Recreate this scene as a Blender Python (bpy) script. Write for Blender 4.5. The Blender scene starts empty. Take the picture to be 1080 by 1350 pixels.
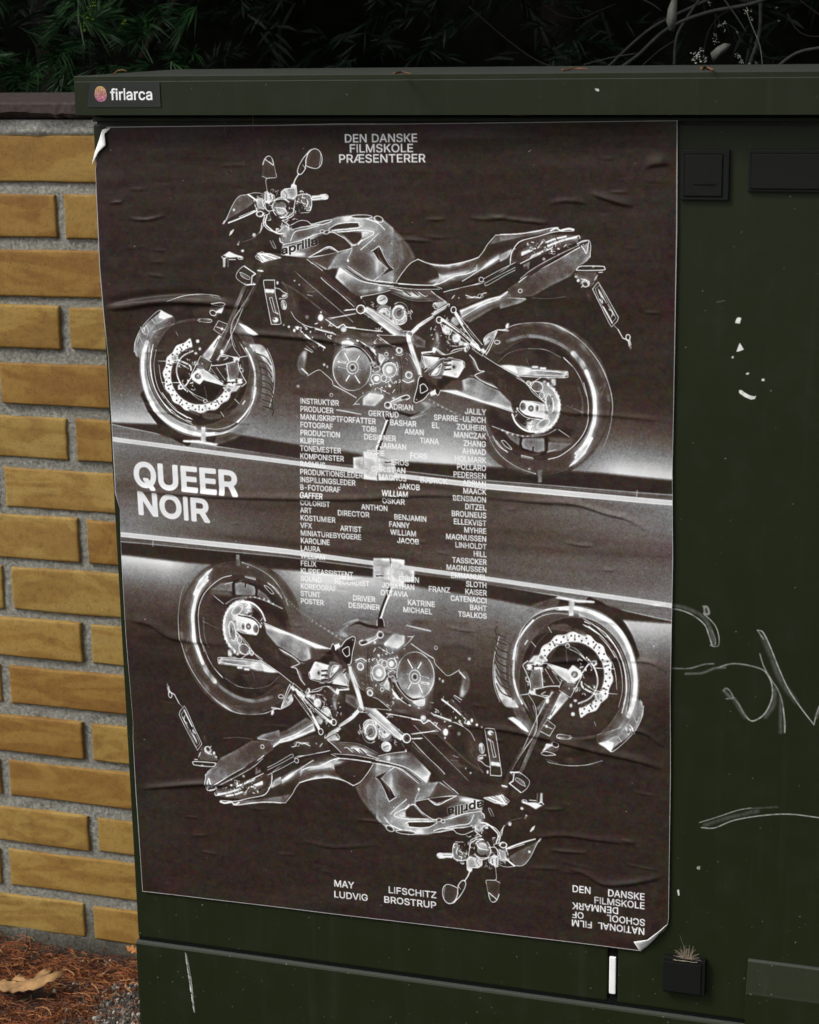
import bpy, bmesh, math, random
import numpy as np
from mathutils import Vector, Matrix

# ------------------------------------------------------------------ camera, world, sun
scene = bpy.context.scene
C = scene.collection
cam_d = bpy.data.cameras.new("camera")
cam = bpy.data.objects.new("camera", cam_d)
C.objects.link(cam)
yaw, pitch, roll = 0.3033, 0.2538, -0.0149
fw = Vector((-math.sin(yaw) * math.cos(pitch), math.cos(yaw) * math.cos(pitch), -math.sin(pitch)))
rt = Vector((math.cos(yaw), math.sin(yaw), 0.0))
up = rt.cross(fw)
r2 = math.cos(roll) * rt + math.sin(roll) * up
u2 = -math.sin(roll) * rt + math.cos(roll) * up
M = Matrix((r2, u2, -fw)).transposed().to_4x4()
M.translation = Vector((0.6885, -1.7493, 1.1496))
cam.matrix_world = M
cam_d.sensor_fit = 'HORIZONTAL'
cam_d.sensor_width = 36.0
cam_d.lens = 36.0 * 2466.5 / 1080.0
cam_d.clip_start = 0.02
cam_d.clip_end = 500
cam_d.dof.use_dof = True
cam_d.dof.focus_distance = 1.95
cam_d.dof.aperture_fstop = 16.0
scene.camera = cam

SUN = Vector((-0.62, -0.62, 0.95)).normalized()      # direction towards the sun
world = bpy.data.worlds.new("World")
scene.world = world
world.use_nodes = True
wn = world.node_tree
bg = wn.nodes["Background"]
sky = wn.nodes.new("ShaderNodeTexSky")
sky.sky_type = 'NISHITA'
sky.sun_disc = False
sky.sun_elevation = math.asin(SUN.z)
sky.sun_rotation = math.atan2(SUN.x, SUN.y)
sky.air_density = 1.0
sky.dust_density = 4.0
hs = wn.nodes.new("ShaderNodeHueSaturation")          # overcast: the sky is nearly grey
hs.inputs["Saturation"].default_value = 0.22
wn.links.new(sky.outputs[0], hs.inputs["Color"])
wn.links.new(hs.outputs[0], bg.inputs[0])
bg.inputs[1].default_value = 0.135
sl = bpy.data.lights.new("sun", 'SUN')
sl.energy = 1.5
sl.angle = math.radians(14)
sl.color = (1.0, 0.97, 0.92)
so = bpy.data.objects.new("sun", sl)
so.rotation_euler = SUN.to_track_quat('Z', 'Y').to_euler()
C.objects.link(so)
scene.view_settings.view_transform = 'Standard'
scene.view_settings.look = 'None'
scene.view_settings.exposure = 0.30
scene.view_settings.gamma = 1.0
scene.view_settings.use_curve_mapping = False

rng = np.random.RandomState(7)
random.seed(7)

# ------------------------------------------------------------------ object helpers
def tag(o, label=None, cat=None, group=None, kind=None):
    if label: o['label'] = label
    if cat: o['category'] = cat
    if group: o['group'] = group
    if kind: o['kind'] = kind
    return o

def empty(name, loc, label, cat, group=None):
    o = bpy.data.objects.new(name, None)
    o.empty_display_size = 0.05
    C.objects.link(o)
    o.location = loc
    return tag(o, label, cat, group)

def link(name, me, mat, parent=None, loc=None):
    o = bpy.data.objects.new(name, me)
    C.objects.link(o)
    if mat is not None and len(me.materials) == 0:
        me.materials.append(mat)
    if parent is not None:
        o.parent = parent
        o.matrix_parent_inverse = parent.matrix_world.inverted() if parent.type != 'EMPTY' else Matrix.Translation(-Vector(parent.location))
    if loc: o.location = loc
    return o

def mesh(name, V, F, mat=None, parent=None, smooth=False, uv=None, mats=None, midx=None):
    me = bpy.data.meshes.new(name)
    me.from_pydata([tuple(map(float, v)) for v in V], [], [tuple(int(i) for i in f) for f in F])
    me.update()
    if uv is not None:
        l = me.uv_layers.new(name="UVMap")
        idx = np.empty(len(me.loops), dtype=np.int32)
        me.loops.foreach_get("vertex_index", idx)
        l.data.foreach_set("uv", np.asarray(uv, dtype=np.float32)[idx].ravel())
    if mats:
        for m in mats: me.materials.append(m)
    if midx is not None: me.polygons.foreach_set("material_index", np.asarray(midx, dtype=np.int32))
    if smooth: me.polygons.foreach_set("use_smooth", [True] * len(me.polygons))
    return link(name, me, mat, parent)

MX0, MX1, MZ0, MZ1 = -0.20, 0.92, 0.0, 1.12     # area of the painted front that the marks map covers
def front_uv(me):
    l = me.uv_layers.new(name="UVMap")
    for lp in me.loops:
        co = me.vertices[lp.vertex_index].co
        l.data[lp.index].uv = ((co.x - MX0) / (MX1 - MX0), (co.z - MZ0) / (MZ1 - MZ0))

def box(name, a, b, mat, parent=None, bev=0.0, seg=2, uv=False):
    bm = bmesh.new()
    bmesh.ops.create_cube(bm, size=1.0)
    c = [(a[i] + b[i]) / 2 for i in range(3)]; s = [abs(b[i] - a[i]) for i in range(3)]
    for v in bm.verts: v.co = Vector((c[0] + v.co.x * s[0], c[1] + v.co.y * s[1], c[2] + v.co.z * s[2]))
    if bev: bmesh.ops.bevel(bm, geom=bm.edges[:], offset=bev, segments=seg, profile=0.6, affect='EDGES')
    me = bpy.data.meshes.new(name)
    bm.to_mesh(me); bm.free()
    if uv: front_uv(me)
    if bev: me.polygons.foreach_set("use_smooth", [False] * len(me.polygons))
    return link(name, me, mat, parent)

def prism_x(name, prof, x0, x1, mat, parent=None, bev=0.0, uv=False):
    """profile of (y, z) points drawn along x"""
    bm = bmesh.new()
    A = [bm.verts.new((x0, y, z)) for y, z in prof]; B = [bm.verts.new((x1, y, z)) for y, z in prof]
    n = len(prof)
    bm.faces.new(A[::-1]); bm.faces.new(B)
    for i in range(n): bm.faces.new((A[i], A[(i + 1) % n], B[(i + 1) % n], B[i]))
    bmesh.ops.recalc_face_normals(bm, faces=bm.faces[:])
    if bev: bmesh.ops.bevel(bm, geom=bm.edges[:], offset=bev, segments=2, profile=0.6, affect='EDGES')
    me = bpy.data.meshes.new(name); bm.to_mesh(me); bm.free()
    if uv: front_uv(me)
    return link(name, me, mat, parent)

def tube_data(pts, r0, r1, n=6, V=None, F=None):
    V = [] if V is None else V; F = [] if F is None else F
    pts = [Vector(p) for p in pts]
    base = len(V)
    for i, p in enumerate(pts):
        d = (pts[min(i + 1, len(pts) - 1)] - pts[max(i - 1, 0)]).normalized()
        a = d.cross(Vector((0.13, 0.2, 1.0))).normalized(); b = d.cross(a)
        r = r0 + (r1 - r0) * i / max(1, len(pts) - 1)
        for k in range(n):
            t = 2 * math.pi * k / n
            V.append(p + (a * math.cos(t) + b * math.sin(t)) * r)
    for i in range(len(pts) - 1):
        for k in range(n):
            F.append((base + i * n + k, base + i * n + (k + 1) % n, base + (i + 1) * n + (k + 1) % n, base + (i + 1) * n + k))
    F.append(tuple(base + k for k in range(n))[::-1]); F.append(tuple(base + (len(pts) - 1) * n + k for k in range(n)))
    return V, F

def catmull(P, k=6, closed=False):
    P = np.asarray(P, float)
    n = len(P)
    if n < 3: return P
    if closed: Q = np.vstack([P[-1], P, P[0], P[1]])
    else: Q = np.vstack([2 * P[0] - P[1], P, 2 * P[-1] - P[-2]])
    t = np.linspace(0, 1, k, endpoint=False)[:, None]
    out = []
    for i in range(len(Q) - 3):
        a, b, c, d = Q[i:i + 4]
        out.append(0.5 * ((2 * b) + (-a + c) * t + (2 * a - 5 * b + 4 * c - d) * t ** 2 + (-a + 3 * b - 3 * c + d) * t ** 3))
    out = np.vstack(out)
    return out if closed else np.vstack([out, P[-1]])

# ------------------------------------------------------------------ material helpers
def new_mat(name, rough=0.6, spec=0.5):
    m = bpy.data.materials.new(name); m.use_nodes = True
    nt = m.node_tree; b = nt.nodes["Principled BSDF"]
    b.inputs["Roughness"].default_value = rough
    b.inputs["Specular IOR Level"].default_value = spec
    return m, nt, b

def noise_node(nt, vec, scale, detail=4, rough=0.6, dist=0.0):
    n = nt.nodes.new("ShaderNodeTexNoise")
    n.inputs["Scale"].default_value = scale; n.inputs["Detail"].default_value = detail
    n.inputs["Roughness"].default_value = rough; n.inputs["Distortion"].default_value = dist
    if vec is not None: nt.links.new(vec, n.inputs["Vector"])
    return n

def ramp(nt, fac, stops):
    r = nt.nodes.new("ShaderNodeValToRGB")
    e = r.color_ramp.elements
    e[0].position, e[0].color = stops[0][0], (*stops[0][1], 1)
    e[1].position, e[1].color = stops[-1][0], (*stops[-1][1], 1)
    for p, c in stops[1:-1]:
        k = e.new(p); k.color = (*c, 1)
    nt.links.new(fac, r.inputs[0])
    return r

def mix(nt, fac, a, b, mode='MIX'):
    m = nt.nodes.new("ShaderNodeMix"); m.data_type = 'RGBA'; m.blend_type = mode
    for v, i in ((fac, 0), (a, 6), (b, 7)):
        if isinstance(v, (int, float)): m.inputs[i].default_value = v
        elif isinstance(v, tuple): m.inputs[i].default_value = (*v, 1)
        else: nt.links.new(v, m.inputs[i])
    return m.outputs[2]

def bump(nt, b, h, strength, dist=0.001, prev=None):
    n = nt.nodes.new("ShaderNodeBump")
    n.inputs["Strength"].default_value = strength; n.inputs["Distance"].default_value = dist
    nt.links.new(h, n.inputs["Height"])
    if prev is not None: nt.links.new(prev, n.inputs["Normal"])
    nt.links.new(n.outputs[0], b.inputs["Normal"])
    return n.outputs[0]

def coords(nt, kind="Object"):
    return nt.nodes.new("ShaderNodeTexCoord").outputs[kind]

def simple_mat(name, col, rough=0.7, var=0.25, scale=60, bmp=0.2, spec=0.4, rand=0.0, trans=0.0):
    m, nt, b = new_mat(name, rough, spec)
    tc = coords(nt)
    n = noise_node(nt, tc, scale)
    lo = tuple(c * (1 - var) for c in col); hi = tuple(min(1, c * (1 + var)) for c in col)
    r = ramp(nt, n.outputs[0], [(0.3, lo), (0.7, hi)])
    out = r.outputs[0]
    if rand:
        oi = nt.nodes.new("ShaderNodeNewGeometry")
        rr = ramp(nt, oi.outputs["Random Per Island"], [(0.0, (1 - rand,) * 3), (1.0, (1 + rand,) * 3)])
        out = mix(nt, 1.0, out, rr.outputs[0], 'MULTIPLY')
    nt.links.new(out, b.inputs["Base Color"])
    if bmp: bump(nt, b, n.outputs[0], bmp)
    return m

# ------------------------------------------------------------------ a small software painter for flat print
class Canvas:
    """grey canvas; coordinates in mm, scale in pixels per mm"""
    def __init__(s, w, h, sc, v=0.0):
        s.sc = sc; s.w = int(w * sc); s.h = int(h * sc)
        s.c = np.full((s.h, s.w), v, np.float32)
    def win(s, P, m):
        x0 = max(0, int(P[:, 0].min() - m)); x1 = min(s.w, int(P[:, 0].max() + m) + 2)
        y0 = max(0, int(P[:, 1].min() - m)); y1 = min(s.h, int(P[:, 1].max() + m) + 2)
        return x0, x1, y0, y1
    def put(s, box_, m, v, a):
        x0, x1, y0, y1 = box_
        m = m * a
        s.c[y0:y1, x0:x1] = s.c[y0:y1, x0:x1] * (1 - m) + m * v
    def fillmask(s, loops, bx, S=2):
        x0, x1, y0, y1 = bx
        W = (x1 - x0) * S; H = (y1 - y0) * S
        T = np.zeros((H, W + 1), np.int32)
        for P in loops:
            X = (P[:, 0] - x0) * S; Y = (P[:, 1] - y0) * S
            for i in range(len(P)):
                xa, ya, xb, yb = X[i - 1], Y[i - 1], X[i], Y[i]
                if ya == yb: continue
                if ya > yb: xa, ya, xb, yb = xb, yb, xa, ya
                r0 = max(0, math.ceil(ya - 0.5)); r1 = min(H, math.ceil(yb - 0.5))
                if r1 <= r0: continue
                rr = np.arange(r0, r1)
                xc = xa + (rr + 0.5 - ya) * (xb - xa) / (yb - ya)
                xi = np.clip(np.ceil(xc - 0.5), 0, W).astype(int)
                T[rr, xi] ^= 1
        M_ = (np.cumsum(T, axis=1) & 1)[:, :W].astype(np.float32)
        return M_.reshape(H // S, S, W // S, S).mean(axis=(1, 3))
    def poly(s, P, v, a=1.0, soft=0.4, grad=None):
        P = np.asarray(P, float) * s.sc
        k = soft * s.sc
        bx = s.win(P, k * 2 + 2)
        if bx[1] <= bx[0] or bx[3] <= bx[2]: return
        m = s.fillmask([P], bx)
        if k >= 0.8: m = blur(m, k * 0.6)
        if grad is not None:
            (v0, v1, g) = grad
            g = np.asarray(g, float) * s.sc
            d = g[1] - g[0]; L = (d ** 2).sum() + 1e-6
            yy, xx = np.mgrid[bx[2]:bx[3], bx[0]:bx[1]]
            t = np.clip(((xx - g[0][0]) * d[0] + (yy - g[0][1]) * d[1]) / L, 0, 1)
            v = v0 + (v1 - v0) * t
        s.put(bx, m, v, a)
    def line(s, P, w, v, a=1.0, soft=0.5):
        P = np.asarray(P, float) * s.sc
        hw = max(w * s.sc / 2, 0.55); so_ = max(soft * s.sc, 1.0)
        bx = s.win(P, hw + so_ + 1)
        x0, x1, y0, y1 = bx
        if x1 <= x0 or y1 <= y0: return
        D = np.full((y1 - y0, x1 - x0), 1e9, np.float32)
        for i in range(len(P) - 1):
            A = P[i]; B = P[i + 1]
            X0, X1, Y0, Y1 = s.win(np.array([A, B]), hw + so_ + 1)
            if X1 <= X0 or Y1 <= Y0: continue
            yy, xx = np.mgrid[Y0:Y1, X0:X1].astype(np.float32)
            d = B - A; L = d @ d + 1e-9
            t = np.clip(((xx - A[0]) * d[0] + (yy - A[1]) * d[1]) / L, 0, 1)
            q = (xx - A[0] - t * d[0]) ** 2 + (yy - A[1] - t * d[1]) ** 2
            sub = D[Y0 - y0:Y1 - y0, X0 - x0:X1 - x0]
            np.minimum(sub, q, out=sub)
        m = np.clip((hw - np.sqrt(D)) / so_ + 0.5, 0, 1)
        s.put(bx, m, v, a)
    def blob(s, x, y, rx, ry, rot, v, a):
        x *= s.sc; y *= s.sc; rx *= s.sc; ry *= s.sc
        R_ = max(rx, ry) * 2.2
        bx = s.win(np.array([[x, y]]), R_)
        yy, xx = np.mgrid[bx[2]:bx[3], bx[0]:bx[1]].astype(np.float32)
        c, n = math.cos(math.radians(rot)), math.sin(math.radians(rot))
        dx = xx - x; dy = yy - y
        q = ((dx * c + dy * n) / rx) ** 2 + ((-dx * n + dy * c) / ry) ** 2
        s.put(bx, np.exp(-q * 1.6), v, a)

def blur(m, sg):
    r = max(1, int(round(sg)))
    for ax in (0, 1):
        for _ in range(2):
            k = 2 * r + 1
            p = np.pad(m, [(r + 1, r) if i == ax else (0, 0) for i in range(2)], mode='edge')
            c = np.cumsum(p, axis=ax)
            m = (np.take(c, range(k, c.shape[ax]), axis=ax) - np.take(c, range(0, c.shape[ax] - k), axis=ax)) / k
    return m

# letter outlines, 1000 units to the em: advance, closed loops
GLYPH = {'A':(480,[[16,0,201,509,276,509,463,0,395,0,287,302,232,478,245,478,191,302,85,0],[110,142,110,199,370,199,370,142]]),'B':(456,[[60,0,60,509,241,509,289,504,329,491,359,469,381,442,394,410,398,374,395,344,387,320,373,301,356,286,336,275,315,267,315,262,339,257,363,245,385,227,402,203,414,173,418,136,413,100,400,67,377,39,344,18,301,4,247,0],[125,57,245,57,296,63,330,80,349,105,355,137,352,161,342,184,327,203,306,218,279,228,248,231,125,231],[125,285,238,285,265,288,288,296,308,309,323,326,333,348,336,372,330,403,313,429,283,446,240,452,125,452]]),'C':(510,[[267,-7,205,1,150,25,104,63,70,115,48,179,40,254,48,329,70,393,104,445,150,484,205,508,267,516,305,513,340,504,373,490,402,471,427,447,448,418,463,385,473,348,408,348,401,373,389,395,375,413,357,428,337,440,315,449,292,454,267,456,223,450,184,432,150,403,125,364,109,314,103,254,109,194,125,145,151,105,184,76,223,59,267,53,292,55,315,60,337,69,357,81,375,96,389,114,401,136,408,160,473,160,463,124,448,91,428,62,402,38,373,19,341,5,305,-4]]),'D':(502,[[219,0,96,0,96,57,215,57,272,63,318,81,354,110,379,149,394,198,399,255,394,312,379,361,354,399,320,428,275,446,221,452,93,452,93,509,225,509,294,501,353,478,399,441,433,391,455,329,462,255,455,181,433,119,398,68,351,31,291,8],[125,509,125,0,60,0,60,509]]),'E':(419,[[60,0,60,509,372,509,372,452,125,452,125,286,355,286,355,229,125,229,125,57,375,57,375,0]]),'F':(410,[[60,0,60,509,369,509,369,452,125,452,125,278,346,278,346,221,125,221,125,0]]),'G':(520,[[269,-7,205,1,149,25,104,64,69,116,47,179,40,254,47,329,69,393,103,445,149,484,203,508,265,516,304,513,340,504,374,489,403,469,429,445,449,416,465,384,474,349,408,349,399,372,387,393,373,411,356,427,337,439,315,448,291,454,265,456,222,450,183,432,150,404,125,364,109,314,103,254,109,194,125,145,151,105,184,76,224,59,269,53,309,57,345,71,374,93,396,123,410,160,415,202,434,199,283,199,283,256,478,256,478,200,471,141,451,91,419,50,377,19,326,0]]),'H':(517,[[60,0,60,509,125,509,125,289,392,289,392,509,457,509,457,0,392,0,392,232,125,232,125,0]]),'I':(300,[[31,0,31,57,118,57,118,452,31,452,31,509,269,509,269,452,183,452,183,57,269,57,269,0]]),'J':(396,[[185,-7,124,3,75,33,44,81,33,145,33,173,98,173,98,145,104,104,122,74,149,56,185,50,220,56,248,74,266,104,272,145,272,509,336,509,336,145,326,81,294,33,246,3]]),'K':(467,[[104,145,104,216,364,509,448,509,231,276,228,276],[60,0,60,509,125,509,125,0],[372,0,188,259,228,309,449,0]]),'L':(393,[[60,0,60,509,125,509,125,57,361,57,361,0]]),'M':(628,[[60,0,60,509,152,509,277,187,322,49,307,49,352,187,476,509,568,509,568,0,504,0,504,291,507,457,513,457,456,291,342,0,286,0,170,291,112,457,119,457,122,291,122,0]]),'N':(523,[[60,0,60,509,136,509,343,183,414,55,405,54,399,195,399,509,463,509,463,0,387,0,202,290,108,452,119,454,125,291,125,0]]),'O':(533,[[267,-7,205,1,150,25,105,63,70,115,48,179,40,254,48,329,70,393,105,445,150,484,205,508,267,516,329,508,384,484,429,445,464,393,486,329,493,254,486,179,464,115,429,63,384,25,329,1],[267,53,310,59,349,76,383,105,408,144,425,194,430,254,425,314,408,365,383,404,349,433,310,450,267,456,223,450,184,433,151,404,125,364,109,314,103,254,109,194,125,144,151,105,184,76,223,59]]),'P':(445,[[60,0,60,509,235,509,289,503,332,487,366,462,390,430,404,391,409,348,404,304,390,265,366,233,332,207,289,191,235,186,109,186,109,242,233,242,269,246,297,256,318,272,333,294,342,319,344,348,342,376,333,402,318,423,297,439,268,449,232,452,125,452,125,0]]),'Q':(533,[[245,159,313,159,468,-48,401,-48],[267,-7,205,1,150,25,105,63,70,115,48,179,40,254,48,329,70,393,105,445,150,484,205,508,267,516,329,508,384,484,429,445,464,393,486,329,493,254,486,179,464,115,429,63,384,25,329,1],[267,53,310,59,349,76,383,105,408,144,425,194,430,254,425,314,408,365,383,404,349,433,310,450,267,456,223,450,184,433,151,404,125,364,109,314,103,254,109,194,125,144,151,105,184,76,223,59]]),'R':(449,[[60,0,60,509,236,509,290,504,333,489,367,465,390,433,405,395,409,352,405,309,390,271,367,240,333,217,289,203,236,198,96,198,96,255,234,255,269,258,298,267,319,281,334,300,342,324,345,352,342,380,334,405,319,425,298,440,269,449,233,452,125,452,125,0],[353,0,230,229,303,229,428,0]]),'S':(447,[[224,-9,172,-4,128,9,91,31,64,60,46,96,38,137,104,137,110,110,123,88,142,71,166,59,194,52,224,49,257,52,286,60,311,74,329,92,341,114,346,139,342,161,332,179,316,193,296,205,184,239,128,260,86,289,60,326,52,372,58,413,75,448,102,476,138,498,180,511,227,516,275,511,316,498,351,476,377,449,394,415,401,378,337,378,326,412,302,437,267,453,225,459,194,456,167,448,145,435,129,418,118,398,115,376,119,352,131,334,148,319,169,308,312,264,359,238,379,220,395,198,405,171,408,139,403,99,386,64,360,34,323,11,278,-4]]),'T':(449,[[32,452,32,509,417,509,417,452,257,452,257,0,193,0,193,452]]),'U':(517,[[259,-8,203,-2,154,15,114,43,85,80,66,124,60,173,60,509,124,509,124,178,128,144,141,113,160,87,187,68,220,56,259,52,298,56,331,68,357,87,377,113,389,144,393,178,393,509,457,509,457,173,451,124,433,80,403,43,363,15,315,-2]]),'V':(480,[[204,0,16,509,84,509,192,206,248,31,235,31,290,206,395,509,463,509,278,0]]),'W':(686,[[155,0,16,509,82,509,163,196,197,40,189,40,224,196,306,509,380,509,462,196,497,40,488,40,523,196,603,509,670,509,530,0,455,0,368,323,336,475,350,475,318,323,230,0]]),'X':(474,[[18,0,217,284,217,236,29,509,104,509,243,292,232,292,374,509,446,509,259,239,259,287,456,0,382,0,230,231,244,231,91,0]]),'Y':(472,[[203,0,203,208,16,509,91,509,236,264,250,230,224,230,237,265,381,509,455,509,268,208,268,0]]),'Z':(438,[[42,0,42,46,273,385,341,476,348,454,40,452,40,509,397,509,397,462,169,129,97,33,90,54,399,57,399,0]]),'Æ':(693,[[16,0,259,509,646,509,646,452,399,452,399,283,630,283,630,226,399,226,399,57,649,57,649,0,337,0,337,465,303,465,87,0],[133,143,133,197,367,197,367,143]]),'Ø':(533,[[267,-7,205,1,150,25,105,63,70,115,48,179,40,254,48,329,70,393,105,445,150,484,205,508,267,516,329,508,384,484,429,445,464,393,486,329,493,254,486,179,464,115,429,63,384,25,329,1],[267,53,310,59,349,76,383,105,408,144,425,194,430,254,425,314,408,365,383,404,349,433,310,450,267,456,223,450,184,433,151,404,125,364,109,314,103,254,109,194,125,144,151,105,184,76,223,59],[108,-16,64,15,426,525,470,493]]),'-':(453,[[337,244,337,188,114,188,114,244]]),'f':(254,[[228,379,228,327,6,327,6,379],[81,0,81,432,84,461,96,486,113,505,135,519,161,527,187,530,243,521,227,468,195,474,171,470,154,460,145,443,142,419,142,0]]),'i':(167,[[53,0,53,379,114,379,114,0],[84,443,67,446,54,455,44,468,41,483,44,499,54,512,67,521,84,524,100,521,114,512,123,499,126,483,123,468,114,455,100,446]]),'r':(259,[[53,0,53,379,112,379,112,321,115,321,130,347,152,367,181,380,243,384,243,322,207,326,182,323,159,315,140,301,126,284,117,262,114,237,114,0]]),'l':(189,[[101,3,74,20,58,47,53,84,53,509,114,509,114,99,115,77,120,62,130,54,170,54,181,3]]),'a':(389,[[160,-9,126,-5,94,5,68,22,48,45,35,73,30,108,34,138,43,161,58,179,78,193,100,203,125,211,252,230,265,235,273,243,273,279,267,297,256,311,240,322,220,329,196,331,171,329,149,322,132,313,118,301,107,288,100,274,41,291,57,322,79,346,104,364,133,375,163,382,194,384,215,383,239,379,263,372,286,360,306,343,322,320,333,290,337,251,337,0,277,0,277,52,272,52,264,38,252,25,236,12,215,1,190,-6],[170,45,202,49,228,59,248,74,263,93,272,115,276,138,276,190,134,159,117,150,103,139,95,124,92,105,94,87,102,72,114,61,130,52,149,47]]),'c':(396,[[207,-8,159,-2,117,16,82,46,56,85,40,133,34,187,40,243,56,291,82,330,117,360,159,378,207,384,234,383,260,377,284,368,305,356,324,341,340,322,353,301,362,277,303,262,298,276,281,301,270,311,257,319,226,329,207,330,173,325,145,310,124,287,108,258,99,224,96,187,99,151,108,117,124,89,145,66,173,51,207,46,243,52,258,58,271,66,282,76,292,89,299,102,304,117,363,102,354,78,341,56,325,37,306,21,285,9,261,-1,235,-6]]),'p':(424,[[53,-143,53,379,112,379,112,319,118,319,137,346,152,360,171,373,197,381,229,384,274,378,313,361,345,332,370,293,385,245,390,189,385,133,370,84,346,45,313,16,274,-2,229,-8,198,-5,173,4,153,17,138,31,118,59,114,59,114,-143],[220,47,253,51,279,66,301,88,316,117,325,151,328,189,325,227,316,261,301,290,280,311,253,325,220,330,188,325,161,312,140,291,125,263,116,229,113,189,116,150,125,115,140,86,162,65,188,51]])}
GLYPH['I'] = (168, [[60, 0, 108, 0, 108, 509, 60, 509]])
GLYPH['l'] = (150, [[52, 0, 100, 0, 100, 530, 52, 530]])
CAP = 509.0
def text_w(t, h, track=-0.02):
    return sum(GLYPH[c][0] if c in GLYPH else 220 for c in t) * h / CAP * 1.0 + track * h * len(t)
def text(cv, t, x, y, h, v=0.93, w=None, align='L', slope=0.0, inv=False, bold=0.0, a=1.0):
    """h = capital height in mm, (x, y) = baseline start (or end), w = forced width"""
    k = h / CAP
    nat = 0.0; xs = []
    for c in t:
        xs.append(nat); nat += (GLYPH[c][0] if c in GLYPH else 230)
    nat -= 60
    kx = (w / nat) if w else k * 0.87
    tw = nat * kx
    if align == 'R': x = x - tw
    for c, x0 in zip(t, xs):
        if c not in GLYPH: continue
        loops = []
        for lp in GLYPH[c][1]:
            q = np.asarray(lp, float).reshape(-1, 2)
            px = (q[:, 0] + x0 - 35) * kx; py = q[:, 1] * k
            if inv: px = tw - px; py = h - py
            X = x + px; Y = y - py + slope * px
            loops.append(np.stack([X, Y], 1) * cv.sc)
        allp = np.vstack(loops)
        bx = cv.win(allp, bold * cv.sc + 3)
        m = cv.fillmask(loops, bx, 3)
        if bold:
            z = Canvas(1, 1, 1); z.c = np.zeros_like(m); z.h, z.w = m.shape
            for lp in loops:
                P = np.vstack([lp, lp[:1]]) - [bx[0], bx[2]]
                z.sc = 1.0
                z.line(P, bold * cv.sc * 2, 1.0, 1.0, 1.0)
            m = np.maximum(m, z.c)
        cv.put(bx, m, v, a)

def to_image(name, rgb):
    h, w, _ = rgb.shape
    img = bpy.data.images.new(name, w, h, alpha=False)
    out = np.ones((h, w, 4), np.float32)
    out[..., :3] = np.clip(rgb[::-1], 0, 1)
    img.pixels.foreach_set(out.ravel())
    img.update()
    img.pack()
    return img

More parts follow.
